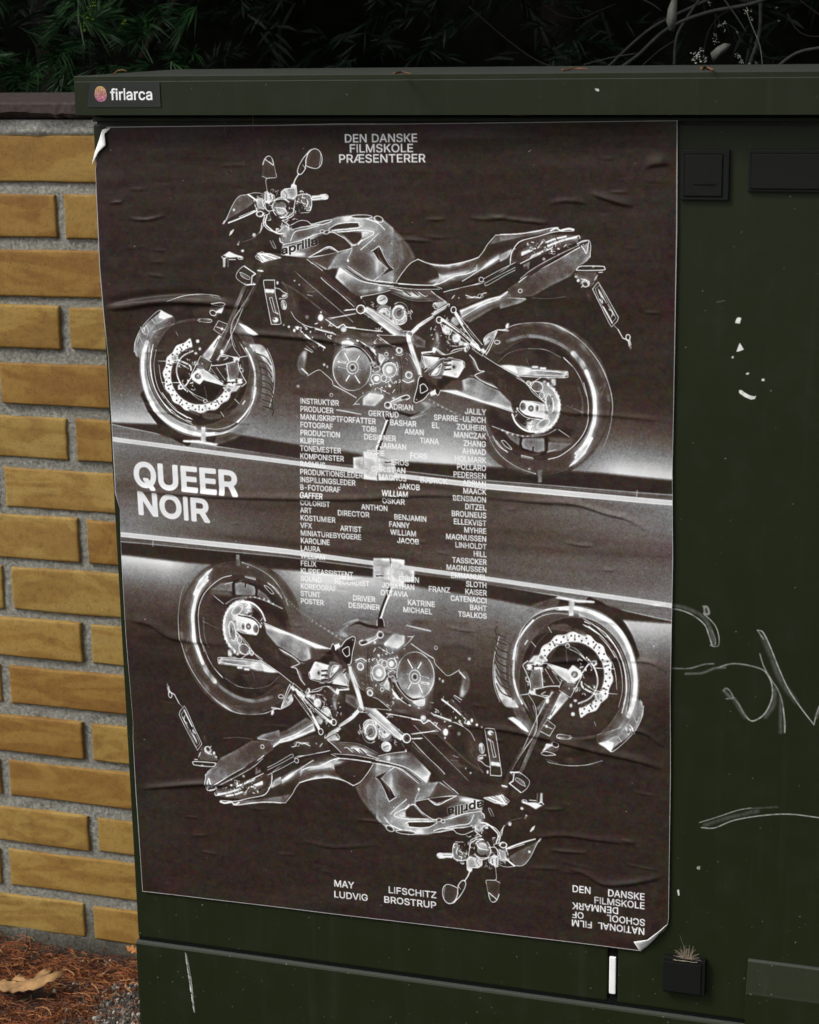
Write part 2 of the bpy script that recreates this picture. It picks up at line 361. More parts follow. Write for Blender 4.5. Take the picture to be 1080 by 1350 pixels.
# ------------------------------------------------------------------ poster print
PW, PH, PS = 594.0, 841.0, 2.4
ART = [
('P',21,95,10,1,[1722,2435,1700,2587,1650,2733,1573,2868,1474,2985,1355,3080,1222,3148,1081,3186,938,3192,799,3165,671,3106,560,3018,471,2906,407,2773,372,2626,367,2473,393,2319,447,2172,527,2038,630,1923,750,1832,883,1768,1023,1735,1163,1732,1298,1761,1421,1820,1529,1906,1616,2015,1679,2143,1714,2285]),
('L',19,83,100,12,1,[400,2739,489,2923,663,3119,858,3219]),
('L',42,118,70,5,1,[1240,1845,1371,1900,1483,1987,1569,2102,1625,2238,1646,2388,1632,2542,1584,2691,1503,2827,1394,2941,1264,3027,1120,3078,972,3092,828,3067,696,3004,587,2908,505,2784,457,2641,446,2486,471,2330,531,2182,622,2052,738,1946]),
('L',52,28,60,5,1,[1339,3040,1185,3114,1021,3145,859,3132,708,3074,579,2975,481,2842,421,2684,402,2512,425,2337,488,2170,588,2022,716,1904]),
('P',48,70,14,1,[1521,2154,1603,2178,1706,2332,1752,2513,1751,2696,1678,2909,1560,3045,1414,3157,1184,3233,1218,3131,1404,3077,1566,2912,1647,2699,1671,2489,1638,2320]),
('P',66,80,6,0,[657,1854,781,1910,694,1944,577,2006,491,2113,419,2233,376,2340,327,2328,318,2209,371,2102,479,1981]),
('P',80,100,5,0,[646,1845,774,1910,673,1938,617,1926]),
('L',74,7,100,5,1,[312,2288,337,2169,403,2049,503,1942,600,1861,646,1845,677,1873]),
('L',70,7,100,5,1,[571,1980,538,1941]),
('L',75,8,100,5,1,[494,2073,470,2008,430,2074,405,2022]),
('L',70,7,100,5,1,[421,2200,383,2128,358,2181]),
('L',60,7,100,5,1,[347,2341,317,2262]),
('L',85,8,100,5,1,[452,2067,440,2028,423,2068,457,2100]),
('L',60,6,100,5,1,[489,2047,476,2014]),
('B',60,60,[544,2072],83,124,-40),
('L',66,97,75,26,1,[464,2205,422,2365,420,2551,465,2737,549,2881,672,2984,811,3053,937,3088]),
('L',76,42,90,12,1,[466,2179,409,2339,397,2525,431,2711,513,2882,628,2999,766,3075,907,3116,1048,3131,1191,3112]),
('L',84,28,100,10,1,[409,2392,401,2552,443,2737,534,2895,656,3011,809,3080]),
('L',78,22,80,8,1,[1049,3111,1191,3119,1334,3080,1450,2996,1554,2886,1617,2739,1646,2568,1646,2437,1611,2308,1560,2218]),
('L',55,30,60,12,1,[1191,3112,1406,3038,1554,2886,1633,2699,1656,2515]),
('L',20,11,100,6,1,[476,2231,452,2391,456,2550,515,2735,621,2879,758,2981,898,3030]),
('L',80,10,100,5,1,[535,2204,494,2363,499,2549,546,2707,651,2864,774,2954,914,3002]),
('L',66,7,100,5,1,[568,2256,529,2415,546,2601,602,2732,709,2849,832,2938,929,2975]),
('L',74,11,100,5,1,[516,2283,486,2416,503,2589,571,2760,692,2890]),
('L',22,8,100,5,1,[555,2230,515,2402,532,2588,601,2746,734,2902,926,3035]),
('L',70,7,100,5,1,[586,2414,605,2572,661,2704,742,2768]),
('L',80,10,100,5,1,[603,2706,683,2810,805,2912,916,2969]),
('L',72,8,100,5,1,[641,2784,749,2888,873,2964]),
('L',75,7,100,5,1,[693,2876,802,2966,926,3028]),
('L',20,8,100,5,1,[628,2771,750,2874,888,2950]),
('L',60,6,100,5,1,[544,2072,646,2030,791,1982]),
('L',55,7,70,5,1,[535,2098,632,2024,749,1976]),
('L',38,30,60,14,1,[585,2097,733,1996,919,1947,1061,1931]),
('L',60,8,90,5,1,[1081,3063,1222,3064,1380,3012,1511,2901,1588,2767,1623,2608]),
('L',20,10,100,5,1,[1079,3090,1249,3086,1407,3024,1539,2900,1610,2740]),
('L',42,7,60,5,1,[1254,1945,1351,2003,1430,2088,1486,2195,1517,2317,1520,2448,1495,2579,1443,2701,1368,2808,1274,2891]),
('P',20,100,8,1,[1435,2482,1418,2577,1379,2667,1319,2748,1242,2814,1152,2861,1055,2888,956,2891,860,2871,775,2829,704,2768,652,2690,622,2601,616,2506,634,2410,675,2320,736,2240,814,2175,905,2129,1002,2104,1100,2102,1194,2122,1278,2164,1347,2225,1398,2301,1428,2389]),
('L',75,7,100,5,1,[581,2374,681,2372]),
('L',75,8,100,5,1,[610,2599,682,2597,824,2592]),
('L',70,6,100,5,1,[800,2066,818,2105]),
('P',82,100,5,1,[957,2135,919,2157,884,2182,843,2194,802,2210,774,2244,752,2280,719,2307,686,2336,673,2376,668,2417,649,2454,629,2492,633,2533,647,2570,645,2610,642,2652,662,2686,691,2714,708,2749,722,2787,755,2811,795,2824,826,2848,856,2876,897,2885,940,2881,980,2889,1020,2902,1063,2896,1102,2875,1143,2866,1187,2863,1225,2842,1254,2808,1287,2784,1328,2764,1356,2732,1369,2692,1390,2657,1419,2625,1434,2586,1429,2545,1433,2507,1361,2507,1357,2539,1350,2570,1339,2600,1325,2630,1308,2658,1289,2685,1266,2710,1241,2733,1215,2753,1186,2771,1155,2787,1124,2799,1091,2808,1058,2814,1025,2817,992,2817,959,2813,927,2806,897,2796,867,2783,840,2767,815,2748,792,2726,772,2703,755,2677,741,2650,730,2621,722,2590,718,2559,717,2528,720,2496,726,2465,736,2434,748,2403,764,2374,783,2347,804,2321,828,2297,854,2276,882,2257,912,2241,943,2227,975,2217]),
('L',84,6,80,5,1,[957,2135,919,2157,884,2182,843,2194,802,2210,774,2244,752,2280,719,2307,686,2336,673,2376,668,2417,649,2454,629,2492,633,2533,647,2570,645,2610,642,2652,662,2686,691,2714,708,2749,722,2787,755,2811,795,2824,826,2848,856,2876,897,2885,940,2881,980,2889,1020,2902,1063,2896,1102,2875,1143,2866,1187,2863,1225,2842,1254,2808,1287,2784,1328,2764,1356,2732,1369,2692,1390,2657,1419,2625,1434,2586,1429,2545,1433,2507]),
('P',24,100,3,1,[954,2170,949,2178,939,2179,935,2171,940,2163,950,2162]),
('P',24,100,3,1,[930,2216,924,2224,915,2224,910,2216,916,2208,925,2208]),
('P',24,100,3,1,[881,2202,875,2210,866,2210,861,2203,866,2195,876,2194]),
('P',24,100,3,1,[866,2251,861,2259,851,2259,847,2251,852,2243,862,2243]),
('P',24,100,3,1,[814,2247,809,2255,799,2256,795,2248,800,2240,810,2239]),
('P',24,100,3,1,[811,2297,805,2305,795,2305,791,2298,796,2289,806,2289]),
('P',24,100,3,1,[758,2304,753,2312,743,2312,738,2304,744,2296,754,2296]),
('P',24,100,3,1,[765,2353,760,2361,750,2361,745,2353,751,2345,761,2345]),
('P',24,100,3,1,[714,2369,709,2378,699,2378,694,2370,700,2362,710,2362]),
('P',24,100,3,1,[732,2415,726,2423,717,2423,712,2415,717,2407,727,2407]),
('P',24,100,3,1,[685,2441,679,2449,669,2450,665,2442,670,2434,680,2433]),
('P',24,100,3,1,[712,2482,707,2490,697,2490,692,2482,698,2474,708,2474]),
('P',24,100,3,1,[671,2516,665,2524,655,2525,651,2517,656,2509,666,2508]),
('P',24,100,3,1,[707,2549,702,2558,692,2558,687,2550,693,2542,703,2542]),
('P',24,100,3,1,[674,2591,668,2599,658,2600,654,2592,659,2583,669,2583]),
('P',24,100,3,1,[717,2616,712,2624,702,2624,697,2616,703,2608,713,2608]),
('P',24,100,3,1,[693,2662,687,2671,677,2671,673,2663,678,2655,688,2654]),
('P',24,100,3,1,[742,2678,736,2686,726,2686,722,2678,727,2670,737,2670]),
('P',24,100,3,1,[727,2727,722,2735,712,2736,707,2728,713,2720,723,2719]),
('P',24,100,3,1,[779,2732,774,2740,764,2741,759,2733,765,2724,775,2724]),
('P',24,100,3,1,[776,2783,771,2791,761,2791,756,2783,761,2775,771,2775]),
('P',24,100,3,1,[829,2777,824,2785,814,2785,809,2778,815,2769,825,2769]),
('P',24,100,3,1,[837,2826,831,2834,821,2835,817,2827,822,2818,832,2818]),
('P',24,100,3,1,[888,2810,883,2818,873,2819,868,2811,874,2803,884,2802]),
('P',24,100,3,1,[906,2856,901,2864,891,2864,886,2856,892,2848,902,2848]),
('P',24,100,3,1,[954,2830,949,2839,939,2839,934,2831,940,2823,950,2822]),
('P',24,100,3,1,[982,2871,977,2879,967,2879,962,2871,968,2863,978,2863]),
('P',24,100,3,1,[1024,2837,1019,2845,1009,2845,1005,2837,1010,2829,1020,2829]),
('P',24,100,3,1,[1061,2870,1056,2878,1046,2878,1041,2870,1047,2862,1057,2862]),
('P',24,100,3,1,[1096,2829,1090,2837,1080,2837,1076,2829,1081,2821,1091,2821]),
('P',24,100,3,1,[1139,2853,1134,2861,1124,2862,1119,2854,1125,2846,1135,2845]),
('P',24,100,3,1,[1165,2807,1159,2815,1149,2816,1145,2808,1150,2800,1160,2799]),
('P',24,100,3,1,[1213,2822,1208,2830,1198,2830,1193,2823,1199,2814,1209,2814]),
('P',24,100,3,1,[1229,2773,1223,2781,1213,2781,1209,2774,1214,2765,1224,2765]),
('P',24,100,3,1,[1280,2777,1275,2786,1265,2786,1260,2778,1266,2770,1276,2770]),
('P',24,100,3,1,[1285,2727,1280,2735,1270,2736,1265,2728,1271,2720,1280,2719]),
('P',24,100,3,1,[1337,2721,1332,2730,1322,2730,1317,2722,1323,2714,1333,2714]),
('P',24,100,3,1,[1331,2672,1326,2681,1316,2681,1311,2673,1317,2665,1326,2665]),
('P',24,100,3,1,[1381,2657,1376,2665,1366,2665,1362,2657,1367,2649,1377,2649]),
('P',24,100,3,1,[1365,2611,1360,2619,1350,2619,1345,2611,1351,2603,1360,2603]),
('P',24,100,3,1,[1412,2586,1406,2594,1397,2594,1392,2586,1397,2578,1407,2578]),
('P',24,100,3,1,[1385,2545,1380,2553,1370,2553,1366,2546,1371,2537,1381,2537]),
('P',24,100,3,1,[1426,2512,1421,2520,1411,2520,1407,2512,1412,2504,1422,2504]),
('L',22,10,100,5,1,[854,2248,835,2222]),
('L',22,10,100,5,1,[718,2414,685,2404]),
('L',22,10,100,5,1,[703,2617,668,2628]),
('L',22,10,100,5,1,[816,2781,793,2808]),
('L',22,10,100,5,1,[1014,2841,1011,2875]),
('L',22,10,100,5,1,[1221,2777,1239,2803]),
('L',22,10,100,5,1,[1359,2612,1391,2623]),
('L',62,17,90,5,1,[978,2259,884,2300,824,2355,783,2448,792,2540,836,2632,890,2683]),
('L',22,11,100,5,1,[959,2233,872,2274,803,2355]),
('L',66,19,100,5,1,[768,2343,838,2367,934,2411,946,2457]),
('L',74,8,100,5,1,[738,2383,822,2394,918,2444]),
('L',60,14,100,5,1,[941,2536,864,2631,792,2660]),
('L',58,8,100,5,1,[958,2721,891,2657,838,2592]),
('P',70,100,4,1,[856,2638,854,2645,850,2652,845,2658,838,2663,830,2666,822,2668,813,2668,805,2666,798,2662,793,2657,789,2651,787,2644,788,2636,790,2629,795,2623,801,2617,808,2613,817,2610,825,2610,834,2611,841,2614,848,2618,852,2624,855,2631]),
('P',72,100,4,1,[812,2342,811,2350,807,2357,801,2364,794,2369,785,2373,776,2374,767,2374,758,2372,750,2368,744,2362,740,2355,739,2348,739,2340,742,2332,747,2325,753,2319,762,2314,771,2312,780,2311,789,2312,797,2315,804,2320,809,2327,812,2334]),
('P',24,100,4,1,[788,2342,781,2353,769,2353,763,2343,770,2333,783,2332]),
('P',24,100,4,1,[834,2639,827,2649,814,2649,809,2639,816,2629,828,2628]),
('P',40,80,8,0,[1047,2904,1273,2909,1256,2957,1114,2975,1051,2951]),
('P',38,80,8,0,[893,2869,1018,2918,1010,2939,919,2915]),
('P',38,70,8,0,[1273,2896,1431,2838,1472,2850,1384,2919,1285,2942]),
('L',48,14,80,9,1,[932,2695,1013,2759,1125,2782,1209,2786]),
('L',66,6,100,5,1,[905,2670,987,2720,1070,2750]),
('L',78,8,100,5,1,[1105,2776,1104,2781,1102,2785,1099,2789,1095,2792,1091,2794,1086,2795,1081,2795,1076,2794,1072,2791,1069,2788,1067,2784,1066,2779,1066,2775,1067,2770,1070,2766,1074,2763,1078,2760,1083,2758,1088,2758,1093,2759,1097,2760,1101,2763,1103,2767,1105,2771,1105,2776]),
('L',60,8,100,5,1,[1089,2796,1092,2863]),
('L',40,11,60,5,1,[1084,2624,1100,2716,1096,2796]),
('L',36,11,60,5,1,[1272,2658,1211,2739]),
('L',75,7,100,5,1,[1414,2746,1461,2791]),
('L',70,6,100,5,1,[1253,2884,1285,2933]),
('L',82,14,100,5,1,[1525,2762,1500,2796]),
('P',20,90,6,0,[1348,1770,1512,1793,1462,1962,1233,2344,1038,2323,1257,1914]),
('L',34,14,70,5,1,[1500,1768,1392,1976]),
('L',38,19,70,10,1,[1546,1677,1453,1872,1333,2055]),
('P',30,100,4,0,[1276,1940,1378,1983,1296,2095,1216,2032]),
('L',60,7,100,5,0,[1276,1940,1378,1976,1303,2088,1216,2032,1276,1940]),
('L',66,7,100,5,1,[1252,2005,1348,2035]),
('P',70,100,4,1,[1326,2027,1319,2040,1306,2040,1301,2027,1308,2013,1320,2013]),
('G',82,60,[1275,2082,1122,2321],100,4,0,[1275,2089,1309,2107,1148,2372,1081,2302]),
('L',86,8,100,5,1,[1295,2108,1164,2333]),
('L',26,8,100,5,1,[1261,2134,1212,2214]),
('P',30,80,6,0,[1288,2108,1384,2132,1232,2370,1163,2346]),
('L',62,8,70,5,1,[1233,2344,1414,2092]),
('P',50,80,8,0,[1369,2145,1423,2183,1320,2289,1253,2370,1233,2344,1324,2211]),
('P',20,100,4,0,[1039,2310,1176,2372,1114,2465,1003,2442]),
('P',50,60,5,0,[1066,2322,1176,2372,1107,2465,1011,2429]),
('L',78,8,100,5,0,[1060,2309,950,2496,941,2536,1036,2599,1142,2478,1183,2371]),
('L',70,7,100,5,1,[1067,2309,1176,2365]),
('P',80,100,5,0,[943,2510,1009,2455,1085,2479,1081,2558,1029,2606,954,2562]),
('P',22,100,4,1,[1059,2519,1057,2528,1053,2536,1047,2543,1039,2549,1030,2553,1020,2555,1010,2555,1001,2552,993,2548,986,2542,982,2534,980,2526,981,2517,983,2509,989,2501,996,2495,1005,2490,1014,2487,1024,2486,1034,2488,1042,2491,1050,2496,1055,2503,1058,2511]),
('L',84,8,100,5,1,[1062,2519,1060,2529,1056,2537,1049,2545,1040,2551,1031,2555,1020,2557,1010,2557,1000,2555,991,2550,984,2543,979,2535,977,2526,978,2517,981,2508,987,2500,994,2493,1003,2488,1014,2485,1024,2484,1035,2485,1044,2489,1052,2494,1058,2502,1061,2510,1062,2519]),
('P',52,100,4,1,[1036,2523,1036,2527,1034,2530,1031,2534,1028,2536,1024,2538,1020,2539,1015,2539,1011,2538,1008,2536,1005,2533,1003,2530,1002,2526,1003,2522,1004,2518,1006,2514,1009,2511,1013,2509,1017,2508,1021,2507,1026,2508,1029,2510,1032,2512,1035,2515,1036,2519]),
('P',80,100,4,0,[1010,2448,1115,2452,1304,2591,1289,2605,1081,2558]),
('L',86,7,100,5,1,[1010,2442,1143,2458,1223,2521,1311,2578]),
('L',20,11,100,5,1,[1101,2446,1224,2508,1277,2566]),
('L',84,8,100,5,1,[1095,2558,1220,2587,1303,2605,1444,2587,1500,2572]),
('L',18,14,100,5,1,[1304,2578,1445,2567,1501,2553]),
('L',60,7,100,5,1,[1159,2425,1250,2540]),
('L',20,11,100,5,1,[1214,2436,1265,2540]),
('L',76,7,100,5,1,[1229,2423,1320,2551]),
('L',80,11,100,5,1,[1174,2405,1286,2395,1399,2366,1456,2351]),
('L',18,17,100,5,1,[1182,2378,1288,2369,1415,2326]),
('K',[1409,2444],96,138,40),
('K',[918,2444],207,221,40),
('P',50,90,6,0,[1344,2367,1468,2377,1493,2442,1460,2534,1362,2550,1332,2446]),
('P',30,70,8,0,[1384,2392,1439,2404,1434,2496,1392,2510]),
('L',80,10,100,5,1,[1416,2313,1470,2338,1500,2311,1570,2296]),
('L',76,10,100,5,1,[1469,2364,1486,2442,1530,2532,1549,2571,1498,2612]),
('L',78,8,100,5,1,[1343,2380,1363,2537,1404,2549]),
('P',70,100,4,1,[1493,2337,1491,2345,1487,2352,1482,2359,1475,2364,1466,2368,1457,2369,1448,2369,1440,2367,1432,2363,1426,2357,1422,2351,1420,2343,1421,2335,1424,2327,1428,2320,1435,2315,1443,2310,1451,2308,1460,2307,1469,2308,1477,2311,1484,2316,1489,2322,1492,2329]),
('P',24,100,4,1,[1471,2357,1464,2368,1452,2368,1446,2358,1453,2348,1465,2347]),
('P',72,100,4,1,[1520,2559,1519,2566,1515,2573,1510,2579,1504,2583,1496,2587,1487,2588,1479,2588,1471,2586,1464,2583,1459,2577,1455,2571,1453,2564,1454,2557,1456,2550,1461,2543,1467,2538,1474,2534,1482,2531,1490,2531,1499,2532,1506,2535,1512,2539,1517,2545,1520,2551]),
('P',22,100,4,1,[1530,2556,1523,2566,1511,2566,1505,2556,1512,2546,1524,2546]),
('P',70,90,5,0,[1302,2618,1499,2599,1440,2666,1355,2682,1294,2644]),
('P',22,100,4,1,[1373,2655,1364,2667,1347,2667,1339,2656,1348,2644,1365,2644]),
('L',82,8,100,5,1,[1295,2631,1354,2695,1325,2709]),
('L',80,10,100,5,1,[1247,2344,1292,2290,1375,2301,1444,2312]),
('L',66,11,100,5,1,[1284,2303,1360,2315,1317,2342]),
('P',72,100,4,1,[1320,2263,1309,2286,1289,2287,1281,2264,1292,2241,1311,2241]),
('L',74,7,100,5,1,[1643,1650,1540,1793,1451,1910,1412,2001,1410,2118,1435,2221,1500,2311]),
('L',60,6,80,5,1,[1627,1702,1510,1845,1435,1962,1417,2092,1449,2208]),
('L',64,7,100,5,1,[734,1748,907,1694,1103,1675,1269,1688,1303,1700]),
('B',40,50,[1045,1724],249,49,0),
('L',44,6,80,5,1,[1186,1689,1323,1719]),
('L',74,7,100,5,1,[1216,1766,1321,1752,1369,1770,1319,1790,1250,1779,1216,1766]),
('P',80,100,4,0,[1253,1849,1361,1783,1315,1868,1260,1862]),
('P',22,100,4,1,[1248,1874,1244,1879,1239,1882,1233,1884,1226,1885,1219,1885,1212,1883,1205,1879,1200,1875,1195,1870,1193,1865,1192,1859,1193,1854,1195,1849,1199,1845,1205,1843,1212,1841,1219,1841,1226,1842,1233,1845,1239,1849,1244,1853,1248,1858,1250,1864,1250,1869]),
('L',76,7,100,5,1,[1253,1877,1248,1882,1242,1886,1235,1889,1227,1890,1218,1890,1210,1887,1202,1884,1195,1879,1190,1873,1187,1866,1186,1859,1187,1852,1191,1846,1196,1842,1203,1838,1210,1836,1219,1836,1228,1837,1236,1840,1243,1845,1249,1850,1253,1857,1255,1863,1255,1870,1253,1877]),
('L',60,7,100,5,1,[1046,1944,1082,1924,1186,1928,1202,1947,1171,1961,1059,1954]),
('P',62,70,5,0,[1061,1931,1186,1931,1192,1952,1059,1954]),
('L',24,6,100,5,1,[1081,1942,1179,1943]),
('P',78,100,4,1,[1057,2159,1049,2173,1032,2177,1019,2168,1020,2152,1034,2141,1051,2145]),
('P',66,100,4,1,[1071,2237,1063,2253,1049,2253,1043,2238,1051,2221,1065,2221]),
('P',66,100,4,1,[1032,2284,1021,2295,1002,2296,992,2285,1003,2273,1023,2273]),
('P',84,100,10,0,[1490,1961,1572,1985,1719,2072,1663,2087,1582,2050]),
('B',60,60,[1528,2025],96,55,35),
('P',82,80,8,0,[1603,2178,1740,2201,1792,2252,1708,2280,1641,2255]),
('L',24,8,100,6,1,[1655,2255,1735,2305]),
('L',24,8,100,6,1,[1657,2352,1734,2398]),
('L',24,8,100,6,1,[1659,2450,1734,2492]),
('L',24,8,100,6,1,[1661,2548,1734,2586]),
('L',24,8,100,6,1,[1663,2646,1733,2681]),
('L',24,8,100,6,1,[1665,2744,1733,2775]),
('L',24,8,100,6,1,[1667,2843,1733,2870]),
('L',80,11,60,5,1,[1513,2181,1583,2296]),
('L',60,11,50,5,1,[1494,2155,1597,2308,1644,2464]),
('P',72,100,4,0,[1027,3052,1078,3050,1072,3210,1018,3213]),
('P',78,100,5,0,[816,3200,988,3194,1213,3225,1184,3246,986,3227,815,3221]),
('P',76,85,8,1,[1603,2185,1727,2176,1793,2239,1842,2354,1862,2470,1847,2562,1807,2524,1772,2382,1682,2254]),
('P',44,75,12,1,[1694,2293,1786,2381,1854,2549,1838,2745,1748,2893,1648,2949,1700,2750,1718,2514]),
('L',66,7,100,5,1,[1794,2213,1844,2328,1865,2470,1846,2640,1793,2812]),
('L',22,11,100,6,1,[1682,2267,1776,2304,1828,2380]),
('L',22,11,100,6,1,[1687,2335,1783,2371,1830,2445]),
('L',22,11,100,6,1,[1692,2402,1789,2439,1832,2510]),
('L',22,11,100,6,1,[1697,2470,1795,2506,1835,2575]),
('L',22,11,100,6,1,[1702,2538,1802,2574,1837,2641]),
('L',22,11,100,6,1,[1707,2605,1808,2642,1840,2706]),
('L',22,11,100,6,1,[1712,2673,1815,2709,1823,2772]),
('L',22,11,100,6,1,[1717,2741,1821,2777,1820,2838]),
('L',22,11,100,6,1,[1722,2810,1828,2845,1817,2904]),
('L',30,25,70,12,1,[1655,2255,1703,2384,1710,2540,1688,2711,1611,2858]),
('L',80,19,80,8,1,[1437,2983,1541,2874,1616,2753,1650,2620]),
('P',27,75,14,0,[1727,1344,2346,1350,2655,1635,2756,1771,2748,2024,2507,2030,2235,2112,2048,2040,1998,1938,1989,1531,1800,1508,1721,1458]),
('L',46,36,75,12,1,[1653,1446,1531,1690,1362,2028,1268,2212]),
('L',58,11,80,5,1,[1688,1573,1568,1779,1430,2053,1322,2250]),
('L',36,42,70,14,1,[1764,1407,1702,1560,1568,1792]),
('L',40,22,60,10,1,[1989,1543,2173,1642,2421,1828,2643,1976]),
('L',52,8,70,5,1,[2129,1428,2336,1602,2518,1750,2724,1924]),
('B',44,60,[2283,1602],166,83,30),
('B',42,60,[2511,1928],193,55,10),
('B',38,60,[2064,1682],69,152,0),
('P',20,100,4,0,[1575,1384,1708,1452,1647,1567,1500,1505]),
('L',80,8,100,5,1,[1575,1384,1517,1435,1497,1505,1599,1572,1634,1564]),
('L',84,12,100,5,0,[1588,1383,1707,1458,1668,1484,1654,1567]),
('L',84,14,100,5,1,[1613,1571,1695,1563]),
('L',72,7,100,5,1,[1663,1535,1695,1563]),
('L',78,7,100,5,1,[1537,1441,1556,1486,1623,1517,1644,1497,1584,1460,1537,1445]),
('P',60,60,4,0,[1544,1448,1637,1495,1623,1513,1556,1486]),
('P',34,60,12,0,[1589,1371,1633,1307,1714,1331,1669,1408]),
('L',36,28,60,10,1,[1564,1600,1486,1768,1362,2028]),
('L',30,11,60,5,1,[1618,1612,1541,1767]),
('P',70,100,5,0,[1730,1420,1797,1425,1790,1438,1749,1435]),
('P',30,100,4,0,[1793,1521,1908,1519,1910,1633,1956,1958,1854,1967,1808,1635]),
('P',20,100,4,0,[1802,1527,1902,1532,1899,1608,1802,1610]),
('P',78,100,5,0,[1802,1610,1904,1614,1902,1653,1810,1648]),
('L',76,8,100,5,0,[1793,1521,1909,1517,1909,1646,1963,1952,1936,1965,1854,1964,1822,1775,1788,1546,1793,1521]),
('L',60,7,100,5,0,[1846,1698,1873,1691,1907,1850,1934,1856,1894,1825]),
('L',70,6,100,5,0,[1846,1698,1880,1838,1933,1863]),
('L',20,7,100,5,1,[1862,1711,1891,1831]),
('P',74,100,4,1,[1934,1920,1932,1927,1929,1933,1925,1938,1919,1942,1912,1945,1904,1946,1897,1946,1890,1944,1884,1941,1879,1936,1875,1931,1874,1925,1874,1918,1876,1912,1880,1906,1885,1901,1892,1898,1899,1896,1907,1895,1914,1896,1921,1899,1926,1903,1930,1908,1933,1914]),
('P',26,100,4,1,[1901,1914,1895,1923,1884,1924,1879,1915,1885,1906,1896,1906]),
('L',76,8,100,5,1,[1905,1595,1959,1607,1998,1638,2044,1657,2022,1695,1968,1702]),
('P',70,100,4,0,[1983,1670,2045,1650,2037,1682,1982,1698]),
('P',80,100,4,1,[1952,1548,1946,1563,1935,1563,1930,1548,1936,1533,1947,1532]),
('P',70,100,4,1,[1972,1706,1966,1715,1955,1715,1950,1707,1956,1698,1967,1697]),
('P',66,100,4,0,[1974,1721,2008,1721,2024,1803,1987,1813]),
('L',80,6,100,5,1,[2023,1761,2024,1773,2023,1784,2021,1795,2016,1803,2011,1809,2005,1813,1998,1813,1991,1811,1984,1805,1978,1798,1974,1788,1970,1776,1969,1765,1969,1753,1970,1742,1974,1732,1979,1725,1985,1720,1991,1718,1998,1719,2005,1723,2011,1730,2017,1738,2021,1749,2023,1761]),
('L',40,8,70,5,1,[1989,1531,2040,1606,2044,1669]),
('B',36,70,[2100,1770],83,152,-20),
('L',50,7,100,5,1,[2071,1834,2121,1910,2227,1972,2347,1995,2507,2030]),
('L',78,12,100,5,1,[2327,2002,2493,2040]),
('P',76,100,4,1,[2412,1889,2411,1897,2408,1905,2404,1912,2398,1917,2392,1921,2386,1923,2379,1922,2372,1920,2367,1915,2363,1909,2360,1902,2358,1894,2359,1886,2361,1878,2364,1871,2369,1864,2375,1860,2381,1857,2388,1857,2395,1858,2401,1861,2406,1867,2409,1873,2411,1881]),
('P',84,100,4,1,[2393,1886,2393,1891,2391,1895,2389,1900,2386,1903,2382,1905,2379,1906,2375,1906,2372,1904,2369,1902,2366,1898,2365,1894,2364,1889,2364,1884,2365,1879,2367,1874,2370,1870,2373,1868,2377,1866,2380,1866,2384,1867,2387,1869,2390,1872,2392,1876,2393,1881]),
('P',66,100,4,1,[2401,1836,2396,1846,2386,1846,2382,1836,2387,1826,2396,1826]),
('P',70,100,4,1,[2399,1989,2394,1998,2386,1998,2383,1989,2387,1980,2395,1980]),
('L',74,11,100,5,1,[2438,1904,2562,1984,2590,1964,2624,1951,2656,1976,2749,1980]),
('P',60,100,4,1,[2655,2001,2654,2008,2651,2015,2647,2020,2641,2025,2634,2028,2627,2030,2619,2029,2612,2027,2606,2024,2601,2019,2598,2013,2597,2006,2597,1999,2599,1992,2603,1986,2608,1980,2614,1977,2621,1974,2629,1974,2636,1975,2642,1978,2648,1982,2652,1988,2654,1994]),
('P',80,100,4,1,[2638,2001,2637,2004,2636,2007,2634,2009,2632,2011,2629,2012,2626,2013,2623,2013,2620,2012,2618,2011,2616,2009,2614,2006,2614,2003,2614,2000,2615,1998,2616,1995,2618,1993,2621,1991,2624,1990,2627,1990,2630,1991,2633,1992,2635,1994,2637,1996,2638,1999]),
('P',70,100,4,1,[2631,2042,2624,2048,2611,2048,2604,2043,2611,2037,2625,2037]),
('L',56,7,100,5,1,[2472,1903,2593,1869,2754,1835]),
('L',66,10,100,5,1,[2642,1811,2749,1797]),
('L',48,7,100,5,1,[2629,1812,2756,1790]),
('P',78,100,4,1,[2114,2023,2108,2037,2097,2041,2088,2031,2088,2015,2098,2006,2109,2009]),
('P',74,100,4,1,[2153,1999,2145,2015,2129,2019,2116,2009,2117,1991,2130,1979,2146,1983]),
('P',66,100,4,1,[2056,1988,2049,1998,2037,1998,2031,1989,2038,1978,2050,1978]),
('P',50,100,4,1,[2002,1970,1996,1980,1983,1980,1978,1970,1984,1960,1996,1960]),
('L',72,8,100,5,1,[2105,1987,2172,1992,2157,2024]),
('L',70,14,100,5,1,[2170,2030,2262,2099,2328,2142]),
('L',80,17,100,5,1,[2341,2148,2414,2191]),
('L',40,42,60,14,1,[2156,2050,2313,2187]),
('L',66,6,90,5,1,[2184,2037,2302,2117,2421,2185]),
('L',34,11,60,5,1,[2049,2014,2099,2115]),
('L',72,11,100,5,1,[2204,2203,2277,2240]),
('L',60,7,100,5,1,[2218,2177,2284,2227,2277,2240]),
('P',50,75,12,1,[2175,2242,2230,2228,2213,2318,2195,2422,2227,2460,2165,2475,2113,2411,2125,2308]),
('L',70,12,100,8,1,[2161,2410,2220,2463]),
('L',40,11,60,5,1,[2125,2450,2206,2487,2289,2445]),
('B',64,70,[2194,2280],30,69,0),
('P',32,90,8,0,[2040,2543,2219,2480,2330,2418,2462,2505,2487,2569,2725,2691,2717,2911,2119,2932,2030,2765]),
('B',40,60,[2296,2600],304,124,0),
('L',66,7,100,5,1,[2219,2480,2337,2418,2397,2449]),
('L',74,7,100,5,1,[2397,2449,2475,2518,2487,2562]),
